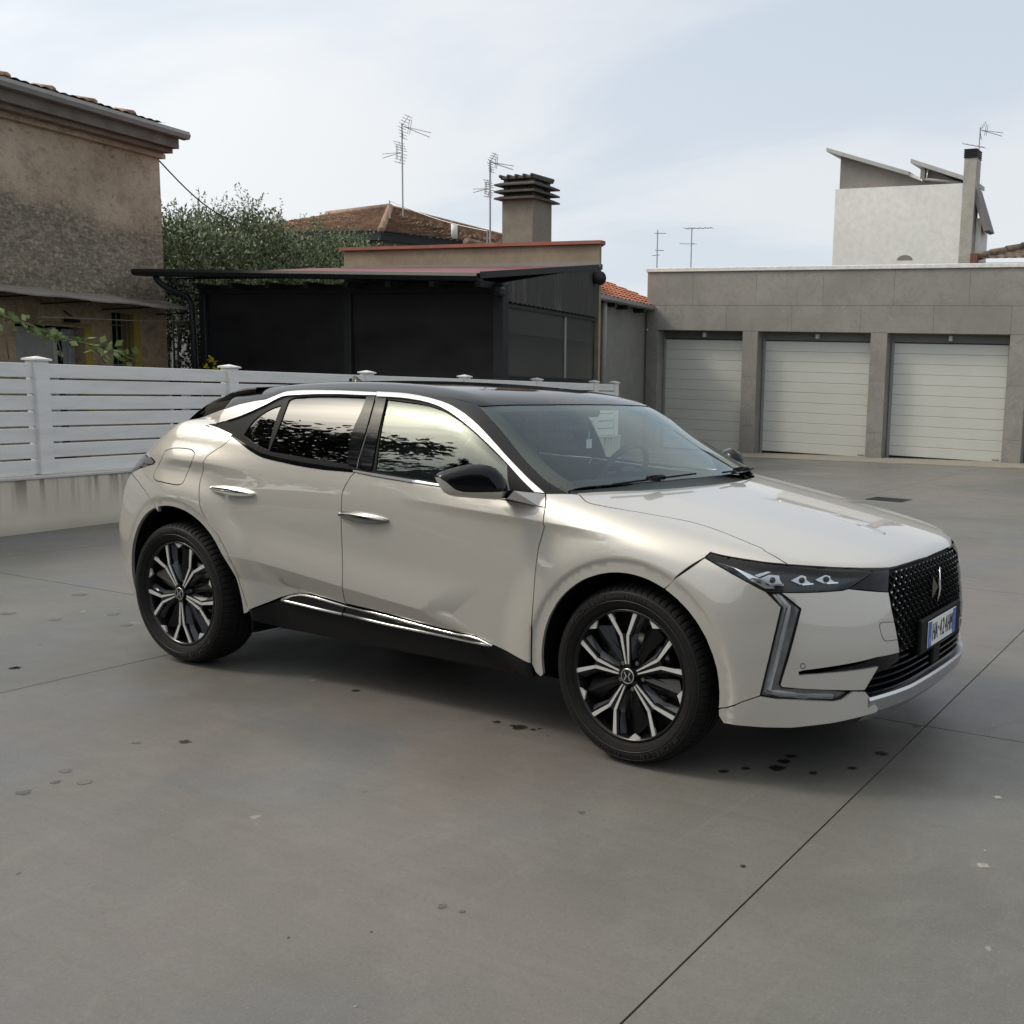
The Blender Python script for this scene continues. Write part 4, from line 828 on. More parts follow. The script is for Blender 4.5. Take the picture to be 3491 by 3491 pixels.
# ---- hood emblem, antenna, wipers, spoiler
hz_ = lambda x, w: float(surf_points(np.array([[x, w]]), np.array([1., 0, 0]), np.array([0, 1., 0]), np.array([0, 0, 1.]), Fbody, .5, 1.3)[0][2])
m = MB(); a, b_ = .70, .60
V = [(a, -.012, hz_(a, 0)), (a, .012, hz_(a, 0)), (b_, .022, hz_(b_, 0)), (b_, -.022, hz_(b_, 0))]; V2 = [(x, y*.9, z+.005) for x, y, z in V]
m.add(V+V2, [(4, 5, 6, 7), (0, 1, 5, 4), (1, 2, 6, 5), (2, 3, 7, 6), (3, 0, 4, 7)]); m.done('hood_emblem', MT['satin'], car)
P = [(x, 0, hz_(x, 0)+.001) for x in np.linspace(.60, .18, 14)]; MB().tube(P, [.0035-.0025*i/13 for i in range(14)], 6).done('hood_moulding', MT['satin'], car, True)
V = []; Ff = []
for i, t in enumerate(np.linspace(0, 1, 9)):
    x = -2.28-.17*t; h = .098*t**1.5 if t < .85 else .05; w = .020*(math.sin(math.pi*min(.97, .15+t*.8)))+.004
    z0 = float(Hg(np.array(x), np.array(0.)))-.01; V += [(x, -w, z0), (x, -w*.35, z0+.01+h), (x, w*.35, z0+.01+h), (x, w, z0)]
Ff = [(i*4+k, i*4+k+1, i*4+k+5, i*4+k+4) for i in range(8) for k in range(3)]+[(32, 33, 34, 35), (3, 2, 1, 0)]
mesh('roof_antenna', V, Ff, bg_, car, True)
def wiper(w0, w1, x_off):
    ws_ = np.linspace(w0, w1, 14); P = []
    for k, w in enumerate(ws_):
        x = -.153-.16*(w/.75)**2+.004-x_off*abs(k/13); z = float(Hg(np.array(x), np.array(abs(w)))); P.append((x, w, z+.012))
    o = MB(); o.tube(P, .0045, 6); mid = P[6]; o.box((mid[0]-.015, mid[1]-.06, mid[2]-.005), (mid[0]+.02, mid[1]+.05, mid[2]+.014), bev=.005); return o.done('wiper', MT['black_trim'], car, True)
wiper(-.62, -.12, .012); wiper(.10, .62, .010)
m = MB(); xs_ = np.linspace(-2.35, -2.93, 9); K = 13; V = []; Ff = []
for i, x in enumerate(xs_):
    hwid = .655-.10*(i/8)**2
    for j in range(K):
        w = hwid*(-1+2*j/(K-1)); z = 1.400-.62*max(0, -x-2.45)**1.35*.55-.02*(w/.65)**2-(.055*(i/8)); V.append((x, w, z))
for x, w, z in list(V): V.append((x, w, z-.028))
n9 = 9*K
for i in range(8):
    for j in range(K-1): q = i*K+j; Ff += [(q, q+1, q+K+1, q+K), (n9+q+K, n9+q+K+1, n9+q+1, n9+q)]
for j in range(K-1): q = 8*K+j; Ff.append((q, q+1, n9+q+1, n9+q))
for i in range(8):
    q = i*K; Ff.append((q, q+K, n9+q+K, n9+q)); q = i*K+K-1; Ff.append((q+K, q, n9+q, n9+q+K))
mesh('roof_spoiler', V, Ff, bg_, car, True)
# windshield frit band: flat black border inside the glass
Pw = outline('windshield'); e = Pw.mean(0)
def band(key, wd, mat, name):
    P = outline(key); v = np.array([.55, 0, .83]); v /= np.linalg.norm(v); e1, e2 = E1(v), E2(v); q = np.stack([P@e1, P@e2], 1); q = resample(q, .03)
    q2 = inset(q, wd); A_ = surf_points(q, e1, e2, v, Fgreen, (P@v).min()-.2, (P@v).max()+.2); B_ = surf_points(q2, e1, e2, v, Fgreen, (P@v).min()-.2, (P@v).max()+.2)
    A_ = A_-grad(Fgreen, A_)*.007; B_ = B_-grad(Fgreen, B_)*.007; n = len(q)
    return mesh(name, np.vstack([A_, B_]), [(i, (i+1) % n, n+(i+1) % n, n+i) for i in range(n)], mat, car, True)
band('windshield', .055, MT['black_trim'], 'frit_band')
# ---- interior
m = MB(); m.box((-2.6, -.78, .45), (-.45, .78, .48)); m.done('cabin_floor', MT['int_dark'], car)
V = []; Ff = []; K = 11
dp = [(-.20, .985), (-.42, .995), (-.62, .985), (-.72, .95), (-.75, .85), (-.70, .70)]
for j in range(K):
    w = -.78+1.56*j/(K-1)
    for x, z in dp: V.append((x-.12*(abs(w)/.78)**2, w, z+(.022*math.exp(-((w-.38)/.2)**2) if x < -.5 else 0)))
for j in range(K-1):
    for k in range(len(dp)-1): a = j*6+k; Ff.append((a, a+1, a+7, a+6))
mesh('dashboard', V, Ff, MT['int_dark'], car, True)
for s in (-1, 1):
    st = bpy.data.objects.new('front_seat', None); link(st, car); y = .37*s
    m = MB(); m.box((-1.55, y-.25, .50), (-1.0, y+.25, .68), bev=.05); m.done('seat_cushion', MT['seat'], st, True)
    m = MB(); R_ = []
    for z, hw_, x, th in ((.60, .24, -1.52, .06), (.80, .26, -1.56, .07), (1.0, .25, -1.62, .06), (1.12, .20, -1.66, .05), (1.15, .14, -1.67, .03)):
        R_.append([(x+th*math.cos(a)*1.0, y+hw_*math.copysign(abs(math.sin(a))**.6, math.sin(a)), z) for a in np.linspace(0, 2*math.pi, 16, endpoint=False)])
    V = [v for r in R_ for v in r]; Ff = [(i*16+k, i*16+(k+1) % 16, (i+1)*16+(k+1) % 16, (i+1)*16+k) for i in range(4) for k in range(16)]+[tuple(64+k for k in range(16))]
    mesh('seat_back', V, Ff, MT['seat'], st, True)
    R_ = [[(-1.66+th*math.cos(a), y+hw_*math.sin(a), z) for a in np.linspace(0, 2*math.pi, 16, endpoint=False)] for z, hw_, th in ((1.13, .09, .03), (1.17, .125, .05), (1.25, .13, .055), (1.30, .10, .045), (1.32, .05, .02))]
    V = [v for r in R_ for v in r]; Ff = [(i*16+k, i*16+(k+1) % 16, (i+1)*16+(k+1) % 16, (i+1)*16+k) for i in range(4) for k in range(16)]+[tuple(64+k for k in range(16))]
    mesh('headrest', V, Ff, MT['seat'], st, True)
m = MB(); m.box((-2.45, -.62, .5), (-1.95, .62, .72), bev=.05).box((-2.55, -.60, .68), (-2.38, .60, 1.12), bev=.05); m.done('rear_seat', MT['seat'], car, True)
cw = Vector((-.90, .37, 1.0)); sw = bpy.data.objects.new('steering_wheel', None); link(sw, car)
RM = Matrix.Translation(cw) @ Matrix.Rotation(math.radians(-64), 4, 'Y')
P = [tuple(RM @ Vector((.175*math.cos(a), .185*math.sin(a), 0))) for a in np.linspace(0, 2*math.pi, 33)]
MB().tube(P, .016, 8, False).done('wheel_rim', MT['int_dark'], sw, True)
m = MB(); m.box((-.05, -.06, -.03), (.05, .06, .01), bev=.01).box((-.02, -.17, -.01), (.02, .17, .01)); o = m.done('wheel_hub', MT['int_dark'], sw); o.data.transform(RM)
m = MB(); m.box((-1.02, -.10, 1.30), (-.84, .10, 1.345), bev=.015).box((-.93, -.03, 1.26), (-.86, .03, 1.30), bev=.01); m.done('sensor_housing', MT['int_dark'], car)
m = MB(); m.box((-.955, -.125, 1.225), (-.93, .125, 1.285), bev=.012); m.done('rear_view_mirror', MT['int_dark'], car)
m = MB(); m.box((-.925, -.05, 1.30), (-.92, -.0, 1.312)); m.done('toll_sticker', MT['yellow'], car)
m = MB(); m.box((-.905, .06, 1.145), (-.90, .105, 1.19), bev=.004).tube([(-.90, .08, 1.23), (-.90, .075, 1.19)], .003, 6); m.done('hanging_tag', MT['plate_white'], car)

# ---- wheels
def make_wheel(cx, rot, my, steer=0., zc=.355):
    wh = bpy.data.objects.new('wheel', None); link(wh, car); wh.location = (cx, -.795*my, zc)
    wh.rotation_euler = (0, 0, steer if my > 0 else steer+math.pi)
    # everything is built for the right hand side: outer face towards -y
    ty = bpy.data.objects.new('tyre', None)
    pr = [(.262, -.090), (.272, -.098), (.290, -.106), (.308, -.109), (.322, -.106), (.333, -.099), (.341, -.090), (.3475, -.078), (.352, -.060), (.3545, -.040), (.3545, -.036), (.3545, -.004), (.3545, .004), (.3545, .036), (.3545, .040), (.352, .060), (.347, .080), (.335, .10), (.31, .108), (.28, .10), (.262, .09)]
    grooves = {(10): 0, (12): 0}
    n = 288; V = []; Ff = []; k = len(pr)
    for i in range(n):
        a = 2*math.pi*i/n
        for q, (r, y) in enumerate(pr):
            if i % 4 == 0 and q in (6, 7, 8, 9): r -= .0055
            if i % 4 == 2 and q in (14, 15, 16): r -= .0055
            if q in (9, 10) : r -= .0
            tw = .010*max(0, (y+.09))/.09 if 6 <= q <= 16 else 0
            V.append((r*math.cos(a+tw), y, r*math.sin(a+tw)))
    for i in range(n):
        j = (i+1) % n
        for q in range(k-1):
            Ff.append((i*k+q, i*k+q+1, j*k+q+1, j*k+q))
    t_ = mesh('tyre', V, Ff, MT['rubber'], wh, False)
    for p_ in t_.data.polygons: pass
    for yy in (-.038, 0.0, .038):
        Vv, Fv = lathe([(.3552, yy-.0045), (.3552, yy+.0045)], 96); 
        mesh('tread_groove', Vv, Fv, MT['ink'], wh)
    for r_ in (.296, .328):
        Vv, Fv = lathe([(r_-.0012, -.1075 if r_ < .3 else -.1025), (r_, -.1095 if r_ < .3 else -.1045), (r_+.0012, -.1075 if r_ < .3 else -.1025)], 96); mesh('sidewall_ring', Vv, Fv, MT['letter_grey'], wh, True)
    for word, a0, sz in (('MICHELIN', 125, .030), ('PRIMACY', 82, .017), ('MICHELIN', -60, .030), ('PRIMACY', -105, .017)):
        if my < 0: continue
        st_ = {'MICHELIN': 4.6, 'PRIMACY': 2.9}[word]
        for q, chx in enumerate(word):
            a = math.radians(a0-rot*0-(q-len(word)/2)*st_)
            M4 = Matrix.Translation((.312*math.cos(a), -.1098, .312*math.sin(a))) @ Matrix.Rotation(math.radians(90), 4, 'X') @ Matrix.Rotation(a-math.pi/2, 4, 'Z')
            text_mesh('tyre_letter', chx, sz, MT['letter_grey'], wh, M4, .9, .0008)
    # rim barrel and lip
    Vv, Fv = lathe([(.262, -.088), (.258, -.094), (.252, -.093), (.246, -.080), (.236, -.02), (.232, .07), (.255, .09)], 96)
    mesh('rim', Vv, Fv, MT['rimblack'], wh, True)
    Vv, Fv = lathe([(.001, .035), (.235, .035)], 48); mesh('rim_back', Vv, Fv, MT['ink'], wh)
    Vv, Fv = lathe([(.075, -.02), (.158, -.02), (.158, .0)], 48); mesh('brake_disc', Vv, Fv, MT['disc'], wh, True)
    m = MB().box((.095, -.045, -.07), (.165, .02, .07), bev=.01); m.done('brake_caliper', MT['black_trim'], wh)
    y0 = -.088
    def add(mb, pts, ya, yb): mb.prism([(u, v) for u, v in pts], ya, yb, ex=(1, 0, 0), ey=(0, 0, 1), ez=(0, 1, 0))
    for s in range(5):
        dark = MB(); lite = MB(); flank = MB(); tab = MB(); th = math.radians(rot+72*s); c_, s_ = math.cos(th), math.sin(th)
        def R2(r, t): return (r*c_-t*s_, r*s_+t*c_)
        # dark body
        add(dark, [R2(.03, -.013), R2(.165, -.026), R2(.165, .026), R2(.03, .013)], y0+.004, y0+.034)
        for g in (-1, 1):
            add(dark, [R2(.150, g*.004), R2(.150, g*.028), R2(.249, g*.086), R2(.254, g*.058)], y0+.004, y0+.032)
            # machined faces
            add(lite, [R2(.046, g*.0035), R2(.046, g*.0085), R2(.158, g*.0215), R2(.160, g*.0095)], y0, y0+.010)
            add(lite, [R2(.156, g*.0085), R2(.156, g*.0215), R2(.2435, g*.0715), R2(.2505, g*.0555)], y0, y0+.010)
            # bevel flank beside each arm, the light on it put into its grey
            fl = [R2(.156, g*.0215), R2(.2425, g*.0725), R2(.232, g*.098), R2(.160, g*.044)]
            flank.add([(fl[0][0], y0+.004, fl[0][1]), (fl[1][0], y0+.004, fl[1][1]), (fl[2][0], y0+.034, fl[2][1]), (fl[3][0], y0+.034, fl[3][1])], [(0, 1, 2, 3)])
            fl = [R2(.050, g*.0085), R2(.158, g*.0215), R2(.160, g*.044), R2(.065, g*.024)]
            flank.add([(fl[0][0], y0+.004, fl[0][1]), (fl[1][0], y0+.004, fl[1][1]), (fl[2][0], y0+.034, fl[2][1]), (fl[3][0], y0+.034, fl[3][1])], [(0, 1, 2, 3)])
        # silver arc between the arms
        a1 = math.asin(.060/.256); K = 10
        arc_ = [(.2555*math.cos(th-a1+2*a1*k/K), .2555*math.sin(th-a1+2*a1*k/K)) for k in range(K+1)]+[(.2505*math.cos(th+a1-2*a1*k/K), .2505*math.sin(th+a1-2*a1*k/K)) for k in range(K+1)]
        add(lite, arc_, y0, y0+.008)
        # tab at the rim and dark blade between the spokes
        th2 = th+math.radians(36); c2, s2 = math.cos(th2), math.sin(th2)
        def R3(r, t): return (r*c2-t*s2, r*s2+t*c2)
        add(tab, [R3(.2535, -.036), R3(.228, 0), R3(.2535, .036), R3(.2555, .0)], y0+.001, y0+.010)
        add(dark, [R3(.04, -.014), R3(.12, -.020), R3(.245, -.006), R3(.245, .006), R3(.12, .020), R3(.04, .014)], y0+.028, y0+.048)
        for g in (-1, 1): dark.add([(R3(.05, 0)[0], y0+.020, R3(.05, 0)[1]), (R3(.24, 0)[0], y0+.018, R3(.24, 0)[1]), (R3(.20, g*.045)[0], y0+.045, R3(.20, g*.045)[1]), (R3(.07, g*.02)[0], y0+.04, R3(.07, g*.02)[1])], [(0, 1, 2, 3)])
        dark.done('spoke_body', MT['rimblack'], wh); stuff(lite.done('spoke_face', MT['machined'], wh)); flank.done('spoke_flank', MT['spoke_lit_grey'], wh); tab.done('rim_tab', MT['machined'], wh)
    Vv, Fv = lathe([(.0001, -.094), (.026, -.094), (.0285, -.092), (.031, -.086), (.034, -.07), (.05, -.05)], 40); mesh('hub_cap', Vv, Fv, MT['rimblack'], wh, True)
    Vv, Fv = lathe([(.0265, -.0945), (.0285, -.0955), (.0305, -.0935)], 40); mesh('cap_ring', Vv, Fv, MT['satin'], wh, True)
    g = MB(); yb = -.0955
    for sg in (-1, 1): g.prism([(sg*.002, 0), (sg*.012, .018), (sg*.016, .014), (sg*.007, 0), (sg*.016, -.014), (sg*.012, -.018)], yb, yb+.002)
    g.done('cap_emblem', MT['satin'], wh)
    for k in range(5):
        a = math.radians(rot+36+72*k); m = MB().tube([(.056*math.cos(a), -.052, .056*math.sin(a)), (.056*math.cos(a), -.070, .056*math.sin(a))], .009, 6); m.done('wheel_bolt', MT['disc'], wh)
    return wh
make_wheel(.02, 98, 1, -.02)
make_wheel(-2.655, 54, 1)
make_wheel(.02, 70, -1, -.02)
make_wheel(-2.655, 20, -1)

# ------------------------------------------------------------------ yard frames: garage (G), fence (F)
YG, YF = 0.020353, 1.753697
eg = np.array([math.cos(YG), math.sin(YG), 0]); ng = np.array([-math.sin(YG), math.cos(YG), 0]); uz = np.array([0, 0, 1.])
ef = np.array([math.cos(YF), math.sin(YF), 0]); nf = np.array([-math.sin(YF), math.cos(YF), 0])
F0 = np.array([-7.45, .778, 0]); G0 = np.array([-5.266, 19.463, 0]); P0 = np.array([-9.405, 9.148, 0]); B0 = np.array([-10.04, 12.579, 0])
def gbox(mb, base, u0, u1, n0, n1, z0, z1, bev=0): return mb.box((u0, n0, z0), (u1, n1, z1), o=base, ex=eg, ey=ng, ez=uz, bev=bev)
def fbox(mb, u0, u1, n0, n1, z0, z1, bev=0): return mb.box((u0, n0, z0), (u1, n1, z1), o=F0, ex=ef, ey=nf, ez=uz, bev=bev)
def gpt(base, u, n, z): return base+eg*u+ng*n+uz*z
def fpt(u, n, z): return F0+ef*u+nf*n+uz*z
def bx(f, *a, **k):
    m = MB(); f(m, *a, **k); return m
# ---- materials of the place
def conc():
    m = Mat('trowelled_concrete'); co = m.co('World')
    big = m.noise(co, .55, 5, .55, .6); tint = m.noise(m.co('World', rot=(0, 0, 1.1)), .32, 3, .5); tint2 = m.noise(m.co('World', (1, 1, 1), (0, 0, 2.1)), .9, 4, .5, .8)
    fine = m.noise(co, 55, 6, .7); st = m.noise(m.co('World', (1.2, 26, 1), (0, 0, .5)), 1.0, 5, .6, .5); st2 = m.noise(m.co('World', (22, 1.0, 1), (0, 0, .2)), 1.0, 5, .6, .5)
    c = m.ramp(big, [(.30, (.094, .092, .081)), (.50, (.124, .122, .108)), (.72, (.158, .155, .138))])
    c = m.mix(m.ramp(tint, [(.47, 0.), (.60, .9)]), c, (.152, .134, .124)); c = m.mix(m.ramp(tint2, [(.52, 0.), (.64, .8)]), c, (.122, .128, .134))
    c = m.mix(m.ramp(st, [(.35, .30), (.60, 0.)]), c, (.105, .104, .094)); c = m.mix(m.ramp(st2, [(.60, 0.), (.78, .22)]), c, (.22, .215, .195))
    c = m.mix(m.ma('MULTIPLY', m.ramp(m.noise(co, 3.3, 7, .72, 1.0), [(.50, 0.), (.66, 1.)]), .30), c, (.185, .18, .165))
    gg = m.n('NewGeometry'); fl_ = m.n('VectorMath', operation='MULTIPLY'); m.l(gg.outputs['Position'], fl_.inputs[0]); fl_.inputs[1].default_value = (1, 1, 0)
    for cx_, cy_, R_, amp in ((-9.5, -6.2, 9.35, .22), (-9.5, -6.2, 9.53, .20), (6.5, -9.0, 7.8, .20), (6.5, -9.0, 8.0, .18), (-3.2, -12.5, 10.6, .20), (-3.2, -12.5, 10.8, .18), (-14., 4., 11.2, .16)):
        ds = m.n('VectorMath', operation='DISTANCE'); m.l(fl_.outputs[0], ds.inputs[0]); ds.inputs[1].default_value = (cx_, cy_, 0)
        q_ = m.ma('ABSOLUTE', m.ma('SUBTRACT', ds.outputs['Value'], R_)); c = m.mix(m.ma('MULTIPLY', m.ramp(q_, [(.0, amp), (.075, amp*.8), (.10, 0.)]), m.ramp(m.noise(co, 2.2, 5, .7), [(.40, 0.), (.60, 1.)])), c, (.090, .090, .084) if amp > .17 else (.19, .188, .175))
    c = m.mix(m.ramp(fine, [(.30, .50), (.5, 0.)]), c, (.085, .084, .076)); c = m.mix(m.ramp(m.noise(co, 120, 3, .6), [(.56, 0.), (.70, .45)]), c, (.22, .218, .20))
    sp = m.noise(co, 7.5, 2, .4); c = m.mix(m.ramp(sp, [(.755, 0.), (.775, .7)]), c, (.28, .275, .26)); c = m.mix(m.ramp(m.noise(co, 9.1, 2, .4), [(.77, 0.), (.785, .8)]), c, (.05, .048, .042))
    m.set(color=c, rough=m.ramp(m.noise(co, 1.6, 5, .6), [(.3, .36), (.7, .56)]), spec=.42); m.bump(fine, .05, .004); return m.m
def plaster(name, cols, sc_=.9, bump=.25, rough=.85):
    m = Mat(name, rough=rough); co = m.co('World'); a = m.noise(co, sc_, 6, .6, .4); b = m.noise(co, sc_*9, 6, .65); c = m.ramp(a, cols)
    c = m.mix(m.ramp(b, [(.35, .35), (.62, 0.)]), c, tuple(x*.72 for x in cols[0][1])); m.set(color=c); m.bump(b, bump, .01); return m.m
def oldwall():
    m = Mat('weathered_plaster', rough=.9); co = m.co('World'); n1 = m.noise(co, .8, 7, .62, .5); n2 = m.noise(co, 3.2, 8, .68, .6); n3 = m.noise(m.co('World', (1, 1, 3.2)), 5.5, 8, .7, .4)
    g = m.n('NewGeometry'); s = m.n('SeparateXYZ'); m.l(g.outputs['Position'], s.inputs[0]); z = s.outputs[2]
    base = m.ramp(n1, [(.30, (.33, .265, .185)), (.52, (.42, .345, .25)), (.75, (.52, .44, .34))])
    warm = m.ramp(n2, [(.3, (.30, .215, .13)), (.7, (.52, .395, .255))])
    base = m.mix(m.ramp(z, [(0., 0.), (1., 1.)]), base, base)
    low = m.ma('SUBTRACT', 1.0, m.ma('MULTIPLY', m.ma('SUBTRACT', z, 2.35), 3.0, 0, True)); low = m.ma('MAXIMUM', low, 0.)
    base = m.mix(m.ma('MULTIPLY', low, .75, 0, True), base, warm)
    n4 = m.noise(co, 14, 9, .75, .3); n5 = m.noise(co, .55, 4, .5)
    edge = m.ma('SUBTRACT', m.ma('ADD', 3.15, m.ma('ADD', m.ma('MULTIPLY', n5, 1.3), m.ma('MULTIPLY', n2, .9))), z)
    band = m.ma('MULTIPLY', m.ma('MULTIPLY', edge, 3.2, 0, True), m.ma('MULTIPLY', m.ma('SUBTRACT', z, 2.3), 3.0, 0, True))
    tx = m.ramp(m.ma('ADD', m.ma('MULTIPLY', n3, .5), m.ma('MULTIPLY', n4, .5)), [(.40, 1.), (.50, .55), (.58, .1)])
    c = m.mix(m.ma('MULTIPLY', band, m.ma('MULTIPLY', tx, .92)), base, (.055, .052, .046)); c = m.mix(m.ma('MULTIPLY', band, m.ma('MULTIPLY', m.ramp(n2, [(.42, 0.), (.60, 1.)]), .45)), c, (.13, .13, .095))
    spot = m.ma('MULTIPLY', m.ramp(n2, [(.57, 0.), (.64, 1.)]), m.ramp(n4, [(.42, 1.), (.52, 0.)])); c = m.mix(m.ma('MULTIPLY', spot, .7), c, (.12, .105, .08)); c = m.mix(m.ramp(n4, [(.54, 0.), (.66, .5)]), c, (.50, .45, .37)); c = m.mix(m.ma('MULTIPLY', m.ramp(n2, [(.40, .6), (.52, 0.)]), m.ramp(n4, [(.40, 1.), (.56, .2)])), c, (.17, .145, .105)); c = m.mix(m.ramp(n3, [(.30, .45), (.44, 0.)]), c, (.14, .12, .09))
    m.set(color=c); m.bump(n3, .5, .03); return m.m
def tilemat(name, c0, c1, c2):
    m = Mat(name, rough=.85); co = m.co('World'); a = m.noise(co, 4.2, 5, .7); b = m.noise(co, .8, 3)
    c = m.ramp(a, [(.30, c0), (.5, c1), (.7, c2)]); c = m.mix(m.ramp(b, [(.45, 0.), (.7, .45)]), c, (.07, .062, .05)); m.set(color=c); return m.m
CON = conc()
WALLM = None
def retaining():
    m = Mat('streaked_render', rough=.85); co = m.co('World'); a = m.noise(co, 1.2, 5, .6); st = m.noise(m.co('World', (9, 9, .55)), 1.0, 6, .62, .15)
    g = m.n('NewGeometry'); s = m.n('SeparateXYZ'); m.l(g.outputs['Position'], s.inputs[0]); z = s.outputs[2]
    c = m.ramp(a, [(.3, (.55, .50, .41)), (.7, (.66, .61, .51))]); dn = m.ma('MULTIPLY', m.ma('ADD', z, -.05), 2.4, 0, True)
    f = m.ma('MULTIPLY', m.ramp(st, [(.46, 0.), (.60, 1.)]), m.ma('MULTIPLY', dn, dn)); c = m.mix(m.ma('MULTIPLY', f, .9), c, (.11, .095, .07)); 
    c = m.mix(m.ma('MULTIPLY', m.ma('SUBTRACT', .10, z), 4., 0, True), c, (.24, .22, .18)); m.set(color=c); m.bump(m.noise(co, 30, 4), .1, .005); return m.m
RET = retaining()
def vinyl():
    m = Mat('white_vinyl', rough=.42); co = m.co('World'); a = m.noise(m.co('World', (1, 1, 7)), 1.6, 6, .65); b = m.noise(co, 40, 3)
    c = m.ramp(a, [(.30, (.60, .60, .58)), (.55, (.70, .705, .69)), (.8, (.74, .745, .73))]); c = m.mix(m.ramp(b, [(.68, 0.), (.80, .25)]), c, (.40, .40, .37)); m.set(color=c); return m.m
VINYL = vinyl()
CAPM = simple('pale_coping', (.50, .49, .46), .7, 0, .08, 5)
OLD = oldwall()
SLATE = None
def slab():
    m = Mat('stone_slab', rough=.62); co = m.co('World'); oi = m.n('ObjectInfo'); a = m.noise(co, 1.1, 7, .6, .9); b = m.noise(co, 3.0, 8, .7, 1.2)
    c = m.ramp(a, [(.28, (.205, .20, .182)), (.5, (.255, .248, .226)), (.72, (.30, .283, .26))])
    c = m.mix(m.ramp(b, [(.58, 0.), (.62, .55), (.66, 0.)]), c, (.34, .33, .29)); c = m.mix(m.ramp(m.noise(co, 1.9, 7, .6, 1.5), [(.50, 0.), (.53, .35), (.56, 0.)]), c, (.10, .095, .08)); c = m.mix(m.ma('MULTIPLY', oi.outputs['Random'], .40), c, (.235, .212, .196)); c = m.mix(m.ramp(m.noise(co, .7, 4), [(.45, 0.), (.62, .5)]), c, (.175, .180, .160))
    m.set(color=c); return m.m
SLAB = slab()
DOORM = simple('sectional_door_paint', (.53, .54, .50), .45, 0, .03, 1.5)
FRAMEM = simple('grey_door_frame', (.25, .26, .25), .5, 0, .05, 3)
DARKM = simple('charcoal_metal', (.013, .016, .018), .5, 0, .15, 3, spec=.3)
BLIND = None
def blind():
    m = Mat('dark_screen_fabric', rough=.38, spec=.5); co = m.co('World'); a = m.noise(m.co('World', (1, 1, 2.5)), .9, 3, .5); m.set(color=m.ramp(a, [(.3, (.007, .0075, .010)), (.7, (.017, .018, .021))]), spec=.28); m.bump(m.noise(co, 1.6, 2), .12, .15); return m.m
BLIND = blind()
PURP = simple('plum_roof_sheet', (.17, .045, .045), .5, 0, .2, 2)
TERRA = tilemat('old_roof_tile', (.17, .10, .068), (.29, .185, .125), (.40, .285, .21))
TERRB = tilemat('bright_roof_tile', (.30, .095, .045), (.42, .15, .075), (.50, .22, .12))
TERRC = tilemat('grey_roof_tile', (.10, .075, .06), (.17, .12, .09), (.24, .19, .15))
BEIGE = plaster('beige_render', [(.3, (.21, .175, .12)), (.55, (.27, .235, .17)), (.75, (.33, .29, .21))])
GREYW = plaster('grey_render', [(.3, (.225, .225, .205)), (.7, (.27, .27, .25))], .5, .1)
WHITEW = plaster('white_render', [(.3, (.64, .635, .61)), (.7, (.74, .735, .71))], .6, .1)
TAUPE = plaster('taupe_render', [(.3, (.19, .175, .16)), (.7, (.24, .225, .205))], .6, .1)
COPING = simple('terracotta_coping', (.27, .095, .06), .6, 0, .15, 3)
CHIM = plaster('sooty_chimney_render', [(.3, (.15, .143, .115)), (.7, (.235, .225, .185))], 1.5, .3)
CHCAP = simple('dark_chimney_slab', (.055, .055, .048), .8, 0, .3, 6)
GALV = simple('galvanised_steel', (.35, .36, .37), .45, .7, .1, 5)
GREYM = simple('grey_gutter', (.22, .22, .21), .5, 0, .1, 3)
WINGL = simple('dark_window_pane', (.012, .018, .035), .12, 0, .3, 1)
YEL = simple('yellow_reveal', (.40, .31, .055), .8, 0, .1, 5)
WOOD = simple('weathered_plank', (.20, .17, .14), .8, 0, .2, 5)
AWN = simple('grey_fibre_sheet', (.22, .20, .175), .85, 0, .2, 4)
# ---- ground: sunk bed, slabs with saw-cut joints, following a slight fall towards the garages
gr = MB()
def hgt(x, y): return sst(7., 18., np.asarray(y, float))*np.clip(-.02+.026*(np.asarray(x, float)+5.27), -.21, .06)
bed = [(-60, -40), (60, -40), (60, 80), (-60, 80)]
ground = structure(mesh('ground', [(x, y, -.28) for x, y in bed], [(0, 1, 2, 3)], simple('earth', (.10, .095, .08), .9)))
JA = -.055; ax = np.array([JA, 1.]); ay = np.array([1., .050])
xsj = [-14.0, -10.1, -6.39, -2.90, .863, 4.5, 8.2, 12.0]; ysj = [-9.0, -5.2, .20-0.0, 3.75, 7.3, 10.9, 14.5, 18.1, 21.7]
for i in range(len(xsj)-1):
    for j in range(len(ysj)-1):
        g = .0035; x0, x1 = xsj[i]+g, xsj[i+1]-g; y0, y1 = ysj[j]+g, ysj[j+1]-g; K = 7; V = []
        for b_ in np.linspace(y0, y1, K):
            for a_ in np.linspace(x0, x1, K): X = a_+JA*b_; Yv = b_+.050*a_; V.append((X, Yv, float(hgt(X, Yv))))
        Ff = [(r*K+c, r*K+c+1, (r+1)*K+c+1, (r+1)*K+c) for r in range(K-1) for c in range(K-1)]
        ring = [c for c in range(K)]+[r*K+K-1 for r in range(1, K)]+[(K-1)*K+c for c in range(K-2, -1, -1)]+[r*K for r in range(K-2, 0, -1)]
        b0 = len(V); V += [(V[q][0], V[q][1], V[q][2]-.03) for q in ring]
        Ff += [(ring[(q+1) % len(ring)], ring[q], b0+q, b0+(q+1) % len(ring)) for q in range(len(ring))]
        mesh('concrete_slab', V, Ff, CON, ground)
mesh('joint_bed', [(x, y, float(hgt(x, y))-.022) for y in np.linspace(-9, 22, 24) for x in np.linspace(-15, 13, 20)], [(r*20+c, r*20+c+1, (r+1)*20+c+1, (r+1)*20+c) for r in range(23) for c in range(19)], simple('joint_dirt', (.03, .028, .022), .9), ground)
